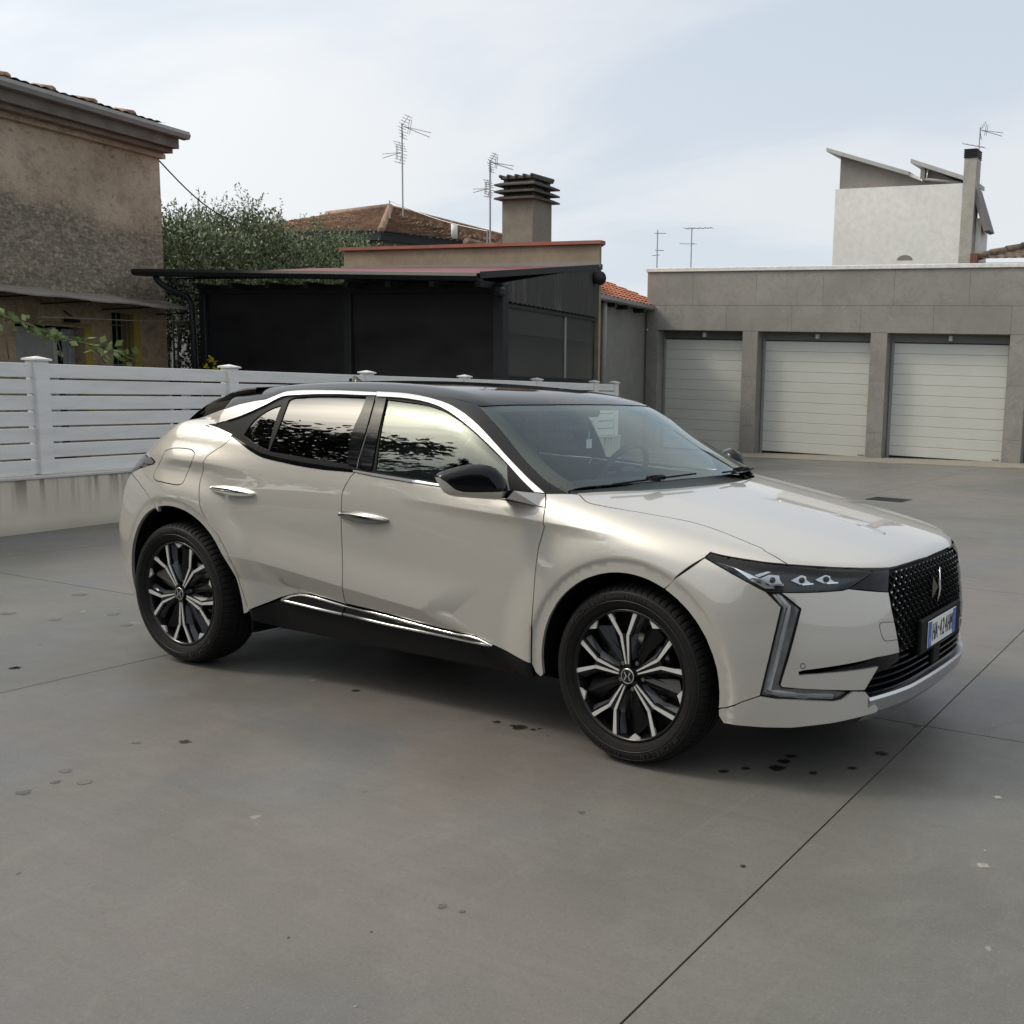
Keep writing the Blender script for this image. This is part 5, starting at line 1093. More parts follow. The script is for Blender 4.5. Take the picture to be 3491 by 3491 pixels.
# a hairline crack and the spills, drips and bird marks lying on the slabs
STAIN = simple('oil_stain', (.016, .015, .012), .45, 0, .3, 30); PALE = simple('chalky_mark', (.33, .32, .29), .8, 0, .3, 30); DAMP = simple('damp_mark', (.100, .100, .092), .5, 0, .3, 12)
def soften(mt):
    nt = mt.node_tree; b = nt.nodes['Principled BSDF']; tc_ = nt.nodes.new('ShaderNodeTexCoord'); ds = nt.nodes.new('ShaderNodeVectorMath'); ds.operation = 'DISTANCE'; ds.inputs[1].default_value = (.5, .5, 0)
    mu = nt.nodes.new('ShaderNodeVectorMath'); mu.operation = 'MULTIPLY'; mu.inputs[1].default_value = (1, 1, 0); nt.links.new(tc_.outputs['Generated'], mu.inputs[0]); nt.links.new(mu.outputs[0], ds.inputs[0])
    g_ = nt.nodes.new('ShaderNodeNewGeometry'); no = nt.nodes.new('ShaderNodeTexNoise'); no.inputs['Scale'].default_value = 55; no.inputs['Detail'].default_value = 5; nt.links.new(g_.outputs['Position'], no.inputs[0])
    ad = nt.nodes.new('ShaderNodeMath'); ad.operation = 'MULTIPLY_ADD'; ad.inputs[1].default_value = .55; nt.links.new(no.outputs[0], ad.inputs[0]); nt.links.new(ds.outputs['Value'], ad.inputs[2])
    r = nt.nodes.new('ShaderNodeValToRGB'); r.color_ramp.elements[0].position = .52; r.color_ramp.elements[0].color = (.9, .9, .9, 1); r.color_ramp.elements[1].position = .70; r.color_ramp.elements[1].color = (0, 0, 0, 1); nt.links.new(ad.outputs[0], r.inputs[0]); nt.links.new(r.outputs[0], b.inputs['Alpha'])
for mt_ in (STAIN, PALE, DAMP): soften(mt_)
def blot(x, y, r, mat, k=0, sq=1., name='ground_stain'):
    a = np.linspace(0, 2*math.pi, 18, endpoint=False); R_ = r*1.15*(1+.22*np.array([math.sin(3*t+k)+.6*math.sin(7*t+2*k)+.4*math.sin(11*t+3*k) for t in a])*.5)
    V = [(x+R_[i]*math.cos(a[i])*sq, y+R_[i]*math.sin(a[i]), float(hgt(x, y))+.0015) for i in range(18)]+[(x, y, float(hgt(x, y))+.0015)]
    mesh(name, V, [(i, (i+1) % 18, 18) for i in range(18)], mat, ground)
for x_, y_, r_, k_, m_, q_ in [(0.374, -0.744, 0.022, 0, STAIN, 1), (0.431, -0.671, 0.018, 1, STAIN, 1), (0.529, -0.599, 0.035, 2, STAIN, 1), (0.522, -0.521, 0.03, 3, STAIN, 1), (0.522, -0.449, 0.025, 4, STAIN, 1), (0.679, -0.574, 0.018, 5, STAIN, 1), (0.785, -0.437, 0.02, 6, STAIN, 1), (0.819, -0.21, 0.03, 0, STAIN, 1), (0.815, 0.22, 0.02, 1, STAIN, 1), (0.837, -1.435, 0.01, 2, STAIN, 1), (1.484, -1.033, 0.024, 3, PALE, 1), (1.371, -0.434, 0.02, 4, PALE, 1), (1.458, -0.917, 0.006, 5, PALE, 1), (-0.617, -0.753, 0.035, 6, STAIN, 1), (-0.657, -0.754, 0.015, 0, STAIN, 1), (-0.749, -0.755, 0.02, 1, STAIN, 1), (-0.554, -0.75, 0.015, 2, STAIN, 1), (-0.538, -0.73, 0.012, 3, STAIN, 1), (-0.45, -0.782, 0.006, 4, STAIN, 1), (-1.595, -0.753, 0.022, 5, STAIN, 1), (-1.579, -1.611, 0.022, 6, STAIN, 1.2), (-1.633, -2.032, 0.022, 0, DAMP, 1.2), (-1.469, -2.063, 0.024, 1, DAMP, 1), (-1.547, -2.225, 0.028, 2, DAMP, 1), (-1.556, -2.116, 0.02, 3, DAMP, 1), (-1.717, -1.719, 0.018, 4, DAMP, 1), (-2.639, -0.851, 0.012, 5, STAIN, 1), (-3.188, -1.372, 0.03, 6, DAMP, 1), (0.242, -2.096, 0.015, 0, DAMP, 1), (0.31, -2.09, 0.01, 1, DAMP, 1), (0.161, -1.357, 0.014, 2, DAMP, 1), (0.027, -2.428, 0.005, 3, STAIN, 1), (0.187, -2.298, 0.005, 4, STAIN, 1), (-0.664, -1.993, 0.007, 5, PALE, 1), (0.419, -2.561, 0.006, 6, PALE, 0.5), (-4.661, -0.203, 0.05, 0, DAMP, 1), (-4.43, -0.749, 0.04, 1, DAMP, 1), (-4.076, -0.696, 0.035, 2, DAMP, 1), (-3.963, -0.425, 0.04, 3, DAMP, 1), (-3.639, -0.552, 0.035, 4, DAMP, 1), (-3.189, -1.372, 0.03, 5, DAMP, 1)]: blot(x_, y_, r_, m_, k_, q_)
CK = [(1.072, 0.284), (1.111, 0.366), (1.141, 0.464), (1.166, 0.509), (1.214, 0.573)]
mesh('hairline_crack', [(x, y+d, .0012) for d in (-.0012, .0012) for x, y in CK], [(i, i+1, len(CK)+i+1, len(CK)+i) for i in range(len(CK)-1)], MT['ink'], ground)

# ---- retaining wall and fence
rw = thing('retaining_wall', 'low pale rendered wall with dark drip streaks under the white fence', 'wall', tuple(fpt(4, .1, 0)))
def rel(o, root): o.parent = root; o.matrix_parent_inverse = Matrix.Translation(-root.location); return o
def part(mb, name, mat, root, smooth=False): return rel(mb.done(name, mat, None, smooth), root) if root.type == 'EMPTY' and root.parent is None else rel2(mb.done(name, mat, None, smooth), root)
def rel2(o, par):
    o.parent = par; top = par.parent if par.parent else par
    o.matrix_parent_inverse = Matrix.Translation(-top.location); return o
part(bx(fbox, -6, 12.25, 0, .22, -.25, .455), 'wall_body', RET, rw)
part(bx(fbox, -6, 12.27, -.015, .235, .457, .485, bev=.006), 'coping', CAPM, rw)
fe = thing('board_fence', 'white horizontal board fence with capped posts along the back of the yard', 'fence', tuple(fpt(4, .1, .488)))
posts = [-3.95, -1.73, .50, 2.66, 4.90, 7.09, 9.20, 11.30, 12.17]
for u in posts:
    p_ = part(bx(fbox, u-.062, u+.062, .035, .16, .487, 1.468, bev=.006), 'fence_post', VINYL, fe)
    m = MB(); w = .080; zc = 1.469; V = []
    for (r, z) in ((w, zc), (w, zc+.016), (w*.72, zc+.022), (.004, zc+.038)):
        for su, sn in ((-1, -1), (1, -1), (1, 1), (-1, 1)): V.append(fpt(u+su*r, .0975+sn*r, z))
    m.add(V, [(i*4+k, i*4+(k+1) % 4, i*4+4+(k+1) % 4, i*4+4+k) for i in range(3) for k in range(4)]+[(12, 13, 14, 15), (3, 2, 1, 0)])
    c = m.done('post_cap', VINYL); c.parent = p_
for k in range(len(posts)-1):
    for r in range(7):
        z0 = .4905+r*.1388; dz = rng.uniform(-.001, .001)
        part(bx(fbox, posts[k]+.055, posts[k+1]-.055, .075, .112, z0+dz, z0+.1215+dz, bev=.004), 'fence_board', VINYL, fe)
        if r: part(bx(fbox, posts[k]+.062, posts[k]+.10, .080, .108, z0-.018, z0+.001), 'slot_plug', VINYL, fe) if r % 1 == 0 else None
# ---- garage block
ga = thing('garage_block', 'flat roofed garage row clad in grey stone slabs with pale sectional doors', 'garage', tuple(gpt(G0, 0, .5, 0)))
UL, UR = -8.2, 9.2; openings = [(-7.86, -5.405), (-4.985, -2.03), (-1.62, 1.25), (1.66, 4.6), (5.0, 7.95)]
m = MB(); gbox(m, G0, UL+.03, UR, .30, 6, -.3, 4.30); gbox(m, G0, UL+.03, UR, .03, .30, 2.86, 4.30)
cols = []; prev = UL
for a, b_ in openings: cols.append((prev, a)); prev = b_
cols.append((prev, UR))
for a, b_ in cols: gbox(m, G0, a+.028, b_-.028, .028, .30, -.3, 2.86)
part(m, 'block_body', GREYW, ga)
def slabp(u0, u1, z0, z1): part(bx(gbox, G0, u0+.0025, u1-.0025, 0, .027, z0+.0025, z1-.0025), 'cladding_slab', SLAB, ga)
for a, b_ in cols:
    zs = [-.25, .55, 1.75, 2.86] if b_-a < 1 else [-.25, .9, 2.86]
    for z0, z1 in zip(zs[:-1], zs[1:]): slabp(a, b_, z0, z1)
    # reveals
    if a != UL: part(bx(gbox, G0, a, a+.027, .03, .30, -.25, 2.86), 'reveal_slab', SLAB, ga)
    if b_ != UR: part(bx(gbox, G0, b_-.027, b_, .03, .30, -.25, 2.86), 'reveal_slab', SLAB, ga)
for z0, z1, off in ((2.862, 3.48, .55), (3.482, 4.30, 1.35)):
    u = UL; nxt = UL+off
    while u < UR:
        slabp(u, min(nxt, UR), z0, z1); u = nxt; nxt += 1.78
part(bx(gbox, G0, UL-.03, UR, -.04, .35, 4.302, 4.40, bev=.01), 'parapet_cap', simple('white_flashing', (.66, .66, .64), .45), ga)
part(bx(gbox, G0, UL-.03, UL+.02, .35, 6, 4.30, 4.40), 'parapet_cap', CAPM, ga)
for k, (a, b_) in enumerate(openings):
    d = bpy.data.objects.new('garage_door', None); link(d, ga)
    def gp(mb, name, mat): o = mb.done(name, mat); o.parent = d; o.matrix_parent_inverse = Matrix.Translation(-ga.location); return o
    gp(bx(gbox, G0, a+.03, b_-.03, .30, .34, 2.665, 2.858), 'head_panel', FRAMEM)
    gp(bx(gbox, G0, a+.031, a+.085, .268, .30, -.15, 2.66), 'door_jamb', FRAMEM); gp(bx(gbox, G0, b_-.085, b_-.031, .268, .30, -.15, 2.66), 'door_jamb', FRAMEM)
    cc = gpt(G0, (a+b_)/2, 0, 0); zb = float(hgt(cc[0], cc[1]))+.045; n = 11; hh_ = (2.645-zb)/n
    for r in range(n):
        z0 = zb+r*hh_
        m = MB(); m.add([gpt(G0, u, q, z) for q, z in ((.300, z0+.002), (.290, z0+.011), (.2895, z0+hh_-.009), (.298, z0+hh_-.001)) for u in (a+.088, b_-.088)], [(0, 1, 3, 2), (2, 3, 5, 4), (4, 5, 7, 6)])
        gp(m, 'door_panel', DOORM)
    gp(bx(gbox, G0, a+.08, b_-.08, .30, .33, -.2, 2.66), 'door_back', FRAMEM); gp(bx(gbox, G0, a+.088, b_-.088, .282, .30, zb-.03, zb+.004), 'bottom_seal', MT['rubber'])
    gp(bx(gbox, G0, a+.08, b_-.08, .283, .298, 2.648, 2.668), 'top_seal', DARKM)
    c_ = (a+b_)/2+.02; part(bx(gbox, G0, c_-.035, c_+.035, .18, .299, 2.71, 2.83, bev=.008), 'door_lamp', simple('white_lamp', (.62, .62, .60), .4), ga)
    gp(bx(gbox, G0, b_-.30, b_-.13, .2845, .288, zb+.045, zb+.058), 'maker_label', MT['ink'])
V = []; Ff = []; us = np.linspace(UL, UR, 24)
for u in us:
    for nn_, dz in ((-1.75+.02*math.sin(u*3), -.05), (-1.74+.02*math.sin(u*3), .022), (.0, .026), (.30, .030)):
        q = gpt(G0, u, nn_, 0); q[2] = float(hgt(q[0], q[1]))+dz; V.append(q)
structure(mesh('apron', V, [(i*4+k, i*4+k+1, i*4+k+5, i*4+k+4) for i in range(23) for k in range(3)], simple('apron_concrete', (.215, .20, .17), .75, 0, .12, 2)))
# drain grate in the yard
dg = thing('drain_grate', 'dark steel drain grate set in the concrete beyond the car hood', 'drain grate', (-2.9, 9.8, 0)); 
for k in range(18): rel(MB().box((-3.25+k*.030, 9.55, .002), (-3.25+k*.030+.016, 10.02, .012)).done('grate_bar', DARKM), dg)
rel(MB().box((-3.28, 9.52, -.02), (-2.69, 10.05, .004)).done('grate_bed', MT['ink']), dg)

# ------------------------------------------------------------------ old house on the left
ho = thing('old_house', 'old two storey house with stained brown plaster and deep eaves on the left', 'house', tuple(fpt(5, 8, 0)))
HN = 8.7;
fbox_, fpt_ = fbox, fpt
HU = lambda u: 1.081*u+.541
HZ = lambda z: 1.081*z-.119
def fbox(mb, u0, u1, n0, n1, z0, z1, bev=0): return fbox_(mb, HU(u0), HU(u1), n0, n1, HZ(z0), HZ(z1), bev)
def fpt(u, n, z): return fpt_(HU(u), n, HZ(z))
WX = [(6.15, 7.34, .1, 2.03), (7.86, 8.43, 1.30, 2.33)]   # openings: door, barred window
m = MB()
edges = [-6.0]
def wallpatch(u0, u1, z0, z1): fbox(m, u0, u1, HN, HN+.35, z0, z1)
wallpatch(-6, WX[0][0], -.2, 5.12); wallpatch(WX[0][0], WX[0][1], WX[0][3], 5.12); wallpatch(WX[0][1], WX[1][0], -.2, 5.12)
wallpatch(WX[1][0], WX[1][1], -.2, WX[1][2]); wallpatch(WX[1][0], WX[1][1], WX[1][3], 5.12); wallpatch(WX[1][1], 8.99, -.2, 5.12)
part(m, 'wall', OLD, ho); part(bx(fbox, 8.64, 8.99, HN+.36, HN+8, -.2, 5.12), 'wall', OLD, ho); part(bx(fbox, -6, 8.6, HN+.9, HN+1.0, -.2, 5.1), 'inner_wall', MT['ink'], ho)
# eaves: stepped cornice, fascia, gutter and tiled roof
part(bx(fbox, -6, 9.02, HN-.12, HN+.1, 5.05, 5.13), 'cornice', OLD, ho)
part(bx(fbox, -6, 8.98, HN-.34, HN+8, 5.132, 5.20), 'cornice', WOOD, ho)
part(bx(fbox, -6, 8.97, HN-.50, HN+8, 5.202, 5.485), 'fascia_board', simple('eaves_board', (.15, .135, .115), .8, 0, .25, 3), ho)
m = MB(); prof = [(-.52, 5.50), (-.66, 5.50), (-.69, 5.44), (-.66, 5.375), (-.52, 5.362)]
m.prism([(n_, HZ(z)) for n_, z in prof], -6, HU(9.06), o=F0+nf*HN, ex=nf, ey=uz, ez=ef); part(m, 'gutter', GREYM, ho)
def tileroof(name, base, du, dn, dz, U, L, mat, root, per=.22, row=.36, amp=.030, nu=None):
    """rows of half-round tiles: u along the eave, slope along (dn, dz) ; one wavy stepped sheet"""
    du, dn = np.array(du, float), np.array(dn, float); sl = np.array([dn[0], dn[1], dz]); sl /= np.linalg.norm(sl); up = np.cross(du, sl); up *= np.sign(up[2])
    nr = int(L/row); cu = int(U/per)*6+1; V = []; Ff = []
    for r in range(nr):
        for e in (0, 1):
            for c in range(cu):
                u = U*c/(cu-1); ph = (u/per) % 1; h = amp*abs(math.sin(math.pi*ph))+(.028 if e == 0 else 0.0)+.004*math.sin(c*12.9+r*78.2)
                V.append(base+du*u+sl*(r*row+(0 if e == 0 else row*1.02))+up*h)
    for r in range(nr*2-1):
        for c in range(cu-1): q = r*cu+c; Ff.append((q, q+1, q+cu+1, q+cu))
    o = mesh(name, V, Ff, mat, None, False); stuff(o)
    return rel2(o, root) if root.parent else rel(o, root)
tileroof('roof_tiles', fpt(-6, HN-.50, 5.53), ef, nf, .17, 15.9, 4.5, TERRA, ho, .17, .30, .022)
for k in range(15):   # ridge-like tile ends along the verge
    u = -2+k*.72
    q = fpt(u, HN-.47, 5.56); part(MB().tube([q, q+nf*.4+uz*.07], [.075, .07], 8), 'roof_tile', TERRA, ho, True)
# door with yellow reveal, pale panel, curtain
d = bpy.data.objects.new('house_door', None); link(d, ho)
def hp(mb, name, mat, par, sm=False): o = mb.done(name, mat, None, sm); o.parent = par; o.matrix_parent_inverse = Matrix.Translation(-ho.location); return o
hp(bx(fbox, 6.2, 6.92, HN+.24, HN+.28, .1, 1.99), 'door_leaf', simple('pale_grey_door', (.36, .37, .36), .5), d)
hp(bx(fbox, 6.92, 6.99, HN+.20, HN+.30, .1, 2.01), 'door_frame', simple('light_frame', (.50, .50, .48), .5), d)
m = MB(); K = 26; V = []
for z in (.1, 2.0):
    for c in range(K): t = c/(K-1); V.append(fpt(7.08+.24*t-(.04*(2-z) if c < 8 else 0)*(1-t)*-1, HN+.22+.02*math.sin(c*1.9), z))
m.add(V, [(c, c+1, K+c+1, K+c) for c in range(K-1)]); hp(m, 'curtain', simple('grey_curtain', (.34, .34, .36), .9, 0, .15, 8), d)
hp(bx(fbox, 7.345, 7.47, HN-.012, HN+.03, .0, 2.05), 'painted_surround', YEL, d); hp(bx(fbox, 6.0, 7.47, HN-.012, HN+.03, 2.052, 2.10), 'door_head', simple('tan_head', (.25, .20, .11), .8), d)
w_ = bpy.data.objects.new('barred_window', None); link(w_, ho)
hp(bx(fbox, 7.86, 8.43, HN+.28, HN+.32, 1.3, 2.33), 'pane', WINGL, w_); hp(bx(fbox, 8.30, 8.428, HN-.008, HN+.27, 1.3, 2.33), 'painted_reveal', YEL, w_)
for u in (7.90, 8.0, 8.10, 8.20, 8.28): hp(MB().tube([fpt(u, HN+.05, 1.32), fpt(u, HN+.05, 2.32)], .010, 6), 'window_bar', GALV, w_)
for z in (1.45, 2.12): hp(MB().tube([fpt(7.87, HN+.05, z), fpt(8.30, HN+.05, z)], .012, 6), 'window_bar', GALV, w_)
part(bx(fbox, 7.80, 8.48, HN-.10, HN+.1, 1.24, 1.298), 'window_sill', CAPM, ho)
hp2 = part(MB().tube([fpt(6.99, HN, 2.28), fpt(6.99, HN-.16, 2.20)], .012, 6).box((HU(6.90), -.22, 2.15), (HU(7.10), -.10, 2.21), o=F0+nf*HN, ex=ef, ey=nf), 'wall_lamp', DARKM, ho)
# lean-to sheet awning under the wall
m = MB(); K = 60; V = []
for n_, z in ((HN-.01, 2.60), (HN-1.2, 2.44)):
    for c in range(K): V.append(fpt(-3+(11.95 if n_ > HN-.5 else 11.45)*c/(K-1), n_, z+.010*math.sin(c*1.1)+(.06 if c < 20 and n_ < HN-.5 else 0)))
for n_, z in ((HN-.01, 2.585), (HN-1.2, 2.415)):
    for c in range(K): V.append(fpt(-3+(11.95 if n_ > HN-.5 else 11.45)*c/(K-1), n_, z+.010*math.sin(c*1.1)+(.06 if c < 20 and n_ < HN-.5 else 0)))
Ff = []
for c in range(K-1): Ff += [(c, c+1, K+c+1, K+c), (2*K+c, 3*K+c, 3*K+c+1, 2*K+c+1), (K+c, K+c+1, 3*K+c+1, 3*K+c)]
m.add(V, Ff); aw = part(m, 'awning_sheet', AWN, ho)
for u in (4.2, 5.6, 6.6, 7.7, 8.8): part(MB().tube([fpt(u, HN, 2.36), fpt(u, HN-1.1, 2.41)], .014, 6), 'awning_bracket', DARKM, ho)
HC0 = fpt(8.99, HN, 5.02); WL = [fpt(6.27, HN-.45, 2.14), fpt(8.0, HN-.6, 2.20), fpt(9.0, HN-.75, 2.28)]
fbox, fpt = fbox_, fpt_
cb = tag(MB().tube([HC0]+[HC0*(1-t)+fpt(14.5, 10.6, 4.78)*t-uz*.22*math.sin(math.pi*t) for t in np.linspace(.1, 1, 12)], .014, 6).done('overhead_cable', DARKM, None, True), 'thin dark cable running from the old house corner down into the tree', 'cable')
cb2 = tag(MB().tube(WL+[gpt(P0, -7.0, -.12, 2.36)], .010, 6).done('washing_line', simple('pale_cord', (.42, .41, .38), .8), None, True), 'pale washing line stretched below the awning towards the dark pergola', 'cord')
# ------------------------------------------------------------------ dark pergola
pe = thing('pergola', 'black screened pergola with a plum sheet roof behind the white fence', 'pergola', tuple(gpt(P0, -3, 1, 0)))
m = MB(); gbox(m, P0, -7.0, -6.85, -.06, .06, -.2, 2.95, .01); part(m, 'corner_post', DARKM, pe)
m = MB(); gbox(m, P0, -3.36, -3.20, -.05, .05, -.2, 2.95, .01); part(m, 'middle_post', DARKM, pe)
m = MB(); gbox(m, P0, -.10, .10, -.07, .07, -.2, 2.95, .01); part(m, 'corner_post', DARKM, pe)
part(bx(gbox, P0, -6.83, -3.38, .0, .02, .9, 2.80), 'screen_blind', BLIND, pe); part(bx(gbox, P0, -3.18, -.12, .0, .02, .9, 2.80), 'screen_blind', BLIND, pe)
part(bx(gbox, P0, -6.9, .05, -.06, .08, 2.802, 2.95), 'front_beam', DARKM, pe); part(bx(gbox, P0, -6.83, -.12, -.04, .05, .75, .89), 'bottom_rail', DARKM, pe)
# roof: ribbed plum sheet rising to the rear
U0, U1 = -8.1, .42; L = 3.52; s_ = np.array([ng[0], ng[1], (3.62-3.03)/(L+.42)]); rb = MB()
K = 97; V = []
for t in (-.42, L):
    for c in range(K):
        u = U0+(.03-.185*(t+.42)-U0)*c/(K-1); z = 3.03+(t+.42)*s_[2]+(.018 if c % 4 in (0, 1) else 0)+.05*(-(u)/8.1)
        q = gpt(P0, u, t, z); V.append(q)
rb.add(V, [(c, c+1, K+c+1, K+c) for c in range(K-1)]); part(rb, 'roof_sheet', PURP, pe)
V = [];
for u, zt in ((U0, 3.205), (.03, 3.045)):
    for n_, z in ((-.45, 0), (-.58, 0), (-.60, -.05), (-.56, -.115), (-.45, -.12)): V.append(gpt(P0, u, n_, zt+z))
m = MB().add(V, [(i, (i+1) % 5, 5+(i+1) % 5, 5+i) for i in range(5)]+[(0, 1, 2, 3, 4), (9, 8, 7, 6, 5)]); part(m, 'roof_gutter', DARKM, pe)
m = MB(); V = [fpt(u, n_, z+dz) for u, z in ((8.03, 3.066), (12.18, 3.667)) for n_ in (.385, .43) for dz in (0, -.10)]
m.add(V, [(0, 2, 3, 1), (4, 5, 7, 6), (0, 1, 5, 4), (2, 6, 7, 3), (0, 4, 6, 2), (1, 3, 7, 5)]); part(m, 'barge_board', DARKM, pe)
m = MB(); V = [];
for t in (-.40, L):
    for u in (U0+.05, .0-.185*(t+.4)): V.append(gpt(P0, u, t, 2.99+(t+.42)*s_[2]+.04*(-u/8.1)))
m.add(V, [(0, 2, 3, 1)]); part(m, 'roof_lining', DARKM, pe)
part(MB().tube([gpt(P0, -7.55, -.5, 3.08), gpt(P0, -7.52, -.46, 2.98), gpt(P0, -7.40, -.40, 2.88), gpt(P0, -7.12, -.20, 2.74), gpt(P0, -7.05, -.16, 2.6), gpt(P0, -7.03, -.14, 0)], .055, 10), 'downpipe', DARKM, pe, True)
for k in range(8): part(bx(gbox, P0, -6.7+k*.93, -6.6+k*.93, -.38, .0, 2.86, 2.96), 'rafter_end', DARKM, pe)
part(bx(gbox, P0, -.02, .16, -.17, -.05, 2.74, 2.88, bev=.03), 'flood_lamp', DARKM, pe)
# side towards the yard: scalloped ribbed valance, clear screens
uA, uB = 8.72, 12.03
K = 89; V = []; 
for j, (row) in enumerate((0, 1)):
    for c in range(K):
        t = c/(K-1); u = uA+(uB-uA)*t; w = .014*math.sin(c*2*math.pi/4)
        zt = 2.98+.62*t; zb = 2.70-.015*t-.028*abs(math.sin(math.pi*c/4)); V.append(fpt(u, .40-w, zt if row == 0 else zb))
m = MB().add(V, [(c, c+1, K+c+1, K+c) for c in range(K-1)])
VAL = Mat('ribbed_valance', rough=.6); co_ = VAL.co('World'); VAL.set(color=VAL.mix(VAL.ramp(VAL.noise(VAL.co('World', (6, 6, .5)), 1.6, 5, .6), [(.56, 0.), (.70, .8)]), (.030, .028, .026), (.10, .095, .085)))
part(m, 'valance', VAL.m, pe)
part(bx(fbox, uA, uB, .42, .47, 2.60, 2.66), 'side_rail', DARKM, pe)
SCR = simple('smoke_screen', (.030, .033, .034), .22, 0, .1, 1); SCR2 = simple('lower_smoke_screen', (.014, .018, .020), .2, 0, .1, 1)
part(bx(fbox, uA+.05, 10.80, .46, .475, 2.20, 2.60), 'clear_screen', SCR, pe); part(bx(fbox, 10.87, uB-.02, .46, .475, 2.20, 2.60), 'clear_screen', SCR, pe)
part(bx(fbox, uA+.05, 10.80, .46, .475, 1.0, 2.198), 'clear_screen', SCR2, pe); part(bx(fbox, 10.87, uB-.02, .46, .475, 1.0, 2.198), 'clear_screen', SCR2, pe)
part(bx(fbox, 10.805, 10.865, .44, .48, 1.0, 2.60), 'screen_post', GREYM, pe); part(bx(fbox, uA, uB, .42, .48, .6, 1.60 if False else 1.52), 'bottom_board', DARKM, pe)
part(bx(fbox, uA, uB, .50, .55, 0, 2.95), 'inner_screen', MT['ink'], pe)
part(bx(gbox, P0, -6.8, -.70, 3.3, 3.36, 0, 3.3), 'back_screen', DARKM, pe)
# ------------------------------------------------------------------ building with terracotta-capped parapet and chimney
pb = thing('parapet_building', 'low beige building with a terracotta capped parapet behind the pergola', 'building', tuple(gpt(B0, -3, 3, 0)))
PLN = [(-6.55, 0), (0, 0), (0, .06), (-.30, .34), (-4.5, 6), (-6.55, 6)]; PLC = [(-6.63, -.06), (.06, -.06), (.06, .10), (-.24, .40), (-4.46, 6.06), (-6.63, 6.06)]
part(MB().prism(PLN, -.2, 4.02, o=B0, ex=eg, ey=ng, ez=uz), 'wall', BEIGE, pb); part(MB().prism(PLC, 4.022, 4.085, o=B0, ex=eg, ey=ng, ez=uz), 'parapet_coping', COPING, pb)
part(bx(gbox, B0, -6.6, .03, -.045, -.002, 3.60, 3.70), 'roof_flashing', GREYM, pb)
sp_ = part(MB().tube([gpt(B0, .0, -.12, 3.40), gpt(B0, .16, -.20, 3.38)], [.09, .13], 12), 'flood_lamp', DARKM, pb, True)
ch_ = thing('stack_chimney', 'square sooty chimney with four stacked dark slabs above the parapet', 'chimney', tuple(gpt(B0, -2.7, 1.4, 4)))
CU0, CU1, CN0, CN1 = -3.14, -2.36, 1.0, 1.62
part(bx(gbox, B0, CU0, CU1, CN0, CN1, 3.9, 5.10), 'chimney_stack', CHIM, ch_); part(bx(gbox, B0, CU0+.09, CU1-.09, CN0+.09, CN1-.09, 5.10, 5.52), 'chimney_flue', CHIM, ch_)
for k, z in enumerate((5.10, 5.235, 5.37)):
    V = []; o1, o2 = .12, .02
    for ov, zz_ in ((o1, z), (o1, z+.030), (o2, z+.075)):
        for su, sn in ((0, 0), (1, 0), (1, 1), (0, 1)): V.append(gpt(B0, (CU0-ov, CU1+ov)[su], (CN0-ov, CN1+ov)[sn], zz_))
    part(MB().add(V, [(3, 2, 1, 0), (8, 9, 10, 11)]+[(i*4+j, i*4+(j+1) % 4, i*4+4+(j+1) % 4, i*4+4+j) for i in range(2) for j in range(4)]), 'cowl_slab', CHCAP, ch_)
    for su, sn in ((0, 0), (1, 0), (1, 1), (0, 1)): part(bx(gbox, B0, (CU0+.0, CU1-.10)[su], (CU0+.10, CU1)[su] if False else 0, 0, 0, 0, 0) if False else bx(gbox, B0, (CU0+.02, CU1-.12)[su], (CU0+.12, CU1-.02)[su], (CN0+.02, CN1-.12)[sn], (CN0+.12, CN1-.02)[sn], z+.075, z+.135), 'cowl_block', CHCAP, ch_)
part(bx(gbox, B0, CU0-.03, CU1+.03, CN0-.03, CN1+.03, 5.506, 5.56, bev=.01), 'cowl_top', CHCAP, ch_)
for q in range(5): part(MB().tube([gpt(B0, CU0-.02+q*.20, CN0-.05, 5.565), gpt(B0, CU0-.02+q*.20, CN1+.05, 5.575)], .035, 6), 'cap_tile', CHCAP, ch_, True)
# ------------------------------------------------------------------ grey side building with tiled roof and downpipe
sb_ = thing('side_building', 'narrow grey rendered building with orange tiled roof and downpipe', 'building', tuple(fpt(17, 4, 0)))
part(bx(fbox, 13.2, 19.5, 2.62, 5.3, -.3, 3.38), 'wall', GREYW, sb_)
m = MB().prism([(0, 0), (0, .13), (-.10, .13), (-.12, .04), (-.08, 0)], 14.8, 19.32, o=F0+nf*2.42+uz*3.34, ex=nf, ey=uz, ez=ef); part(m, 'gutter', GREYM, sb_)
for u in (16.9, 17.6, 18.6): part(bx(fbox, u, u+.12, 2.32, 2.62, 3.24, 3.34), 'rafter_end', DARKM, sb_)
tileroof('roof_tiles', fpt(14.8, 2.36, 3.44), ef, nf, .345, 6.6, 2.75, TERRB, sb_)
for k in range(15): q = fpt(14.9+k*.44, 5.0, 4.44); part(MB().tube([q, q+ef*.42], [.11, .09], 8), 'ridge_tile', TERRC, sb_, True)
part(MB().tube([fpt(16.76, 2.52, 3.36), fpt(16.76, 2.52, 3.2), fpt(16.76, 2.55, 0)], .06, 12), 'downpipe', simple('grey_zinc_pipe', (.34, .34, .32), .5, 0, .1, 4), sb_, True)
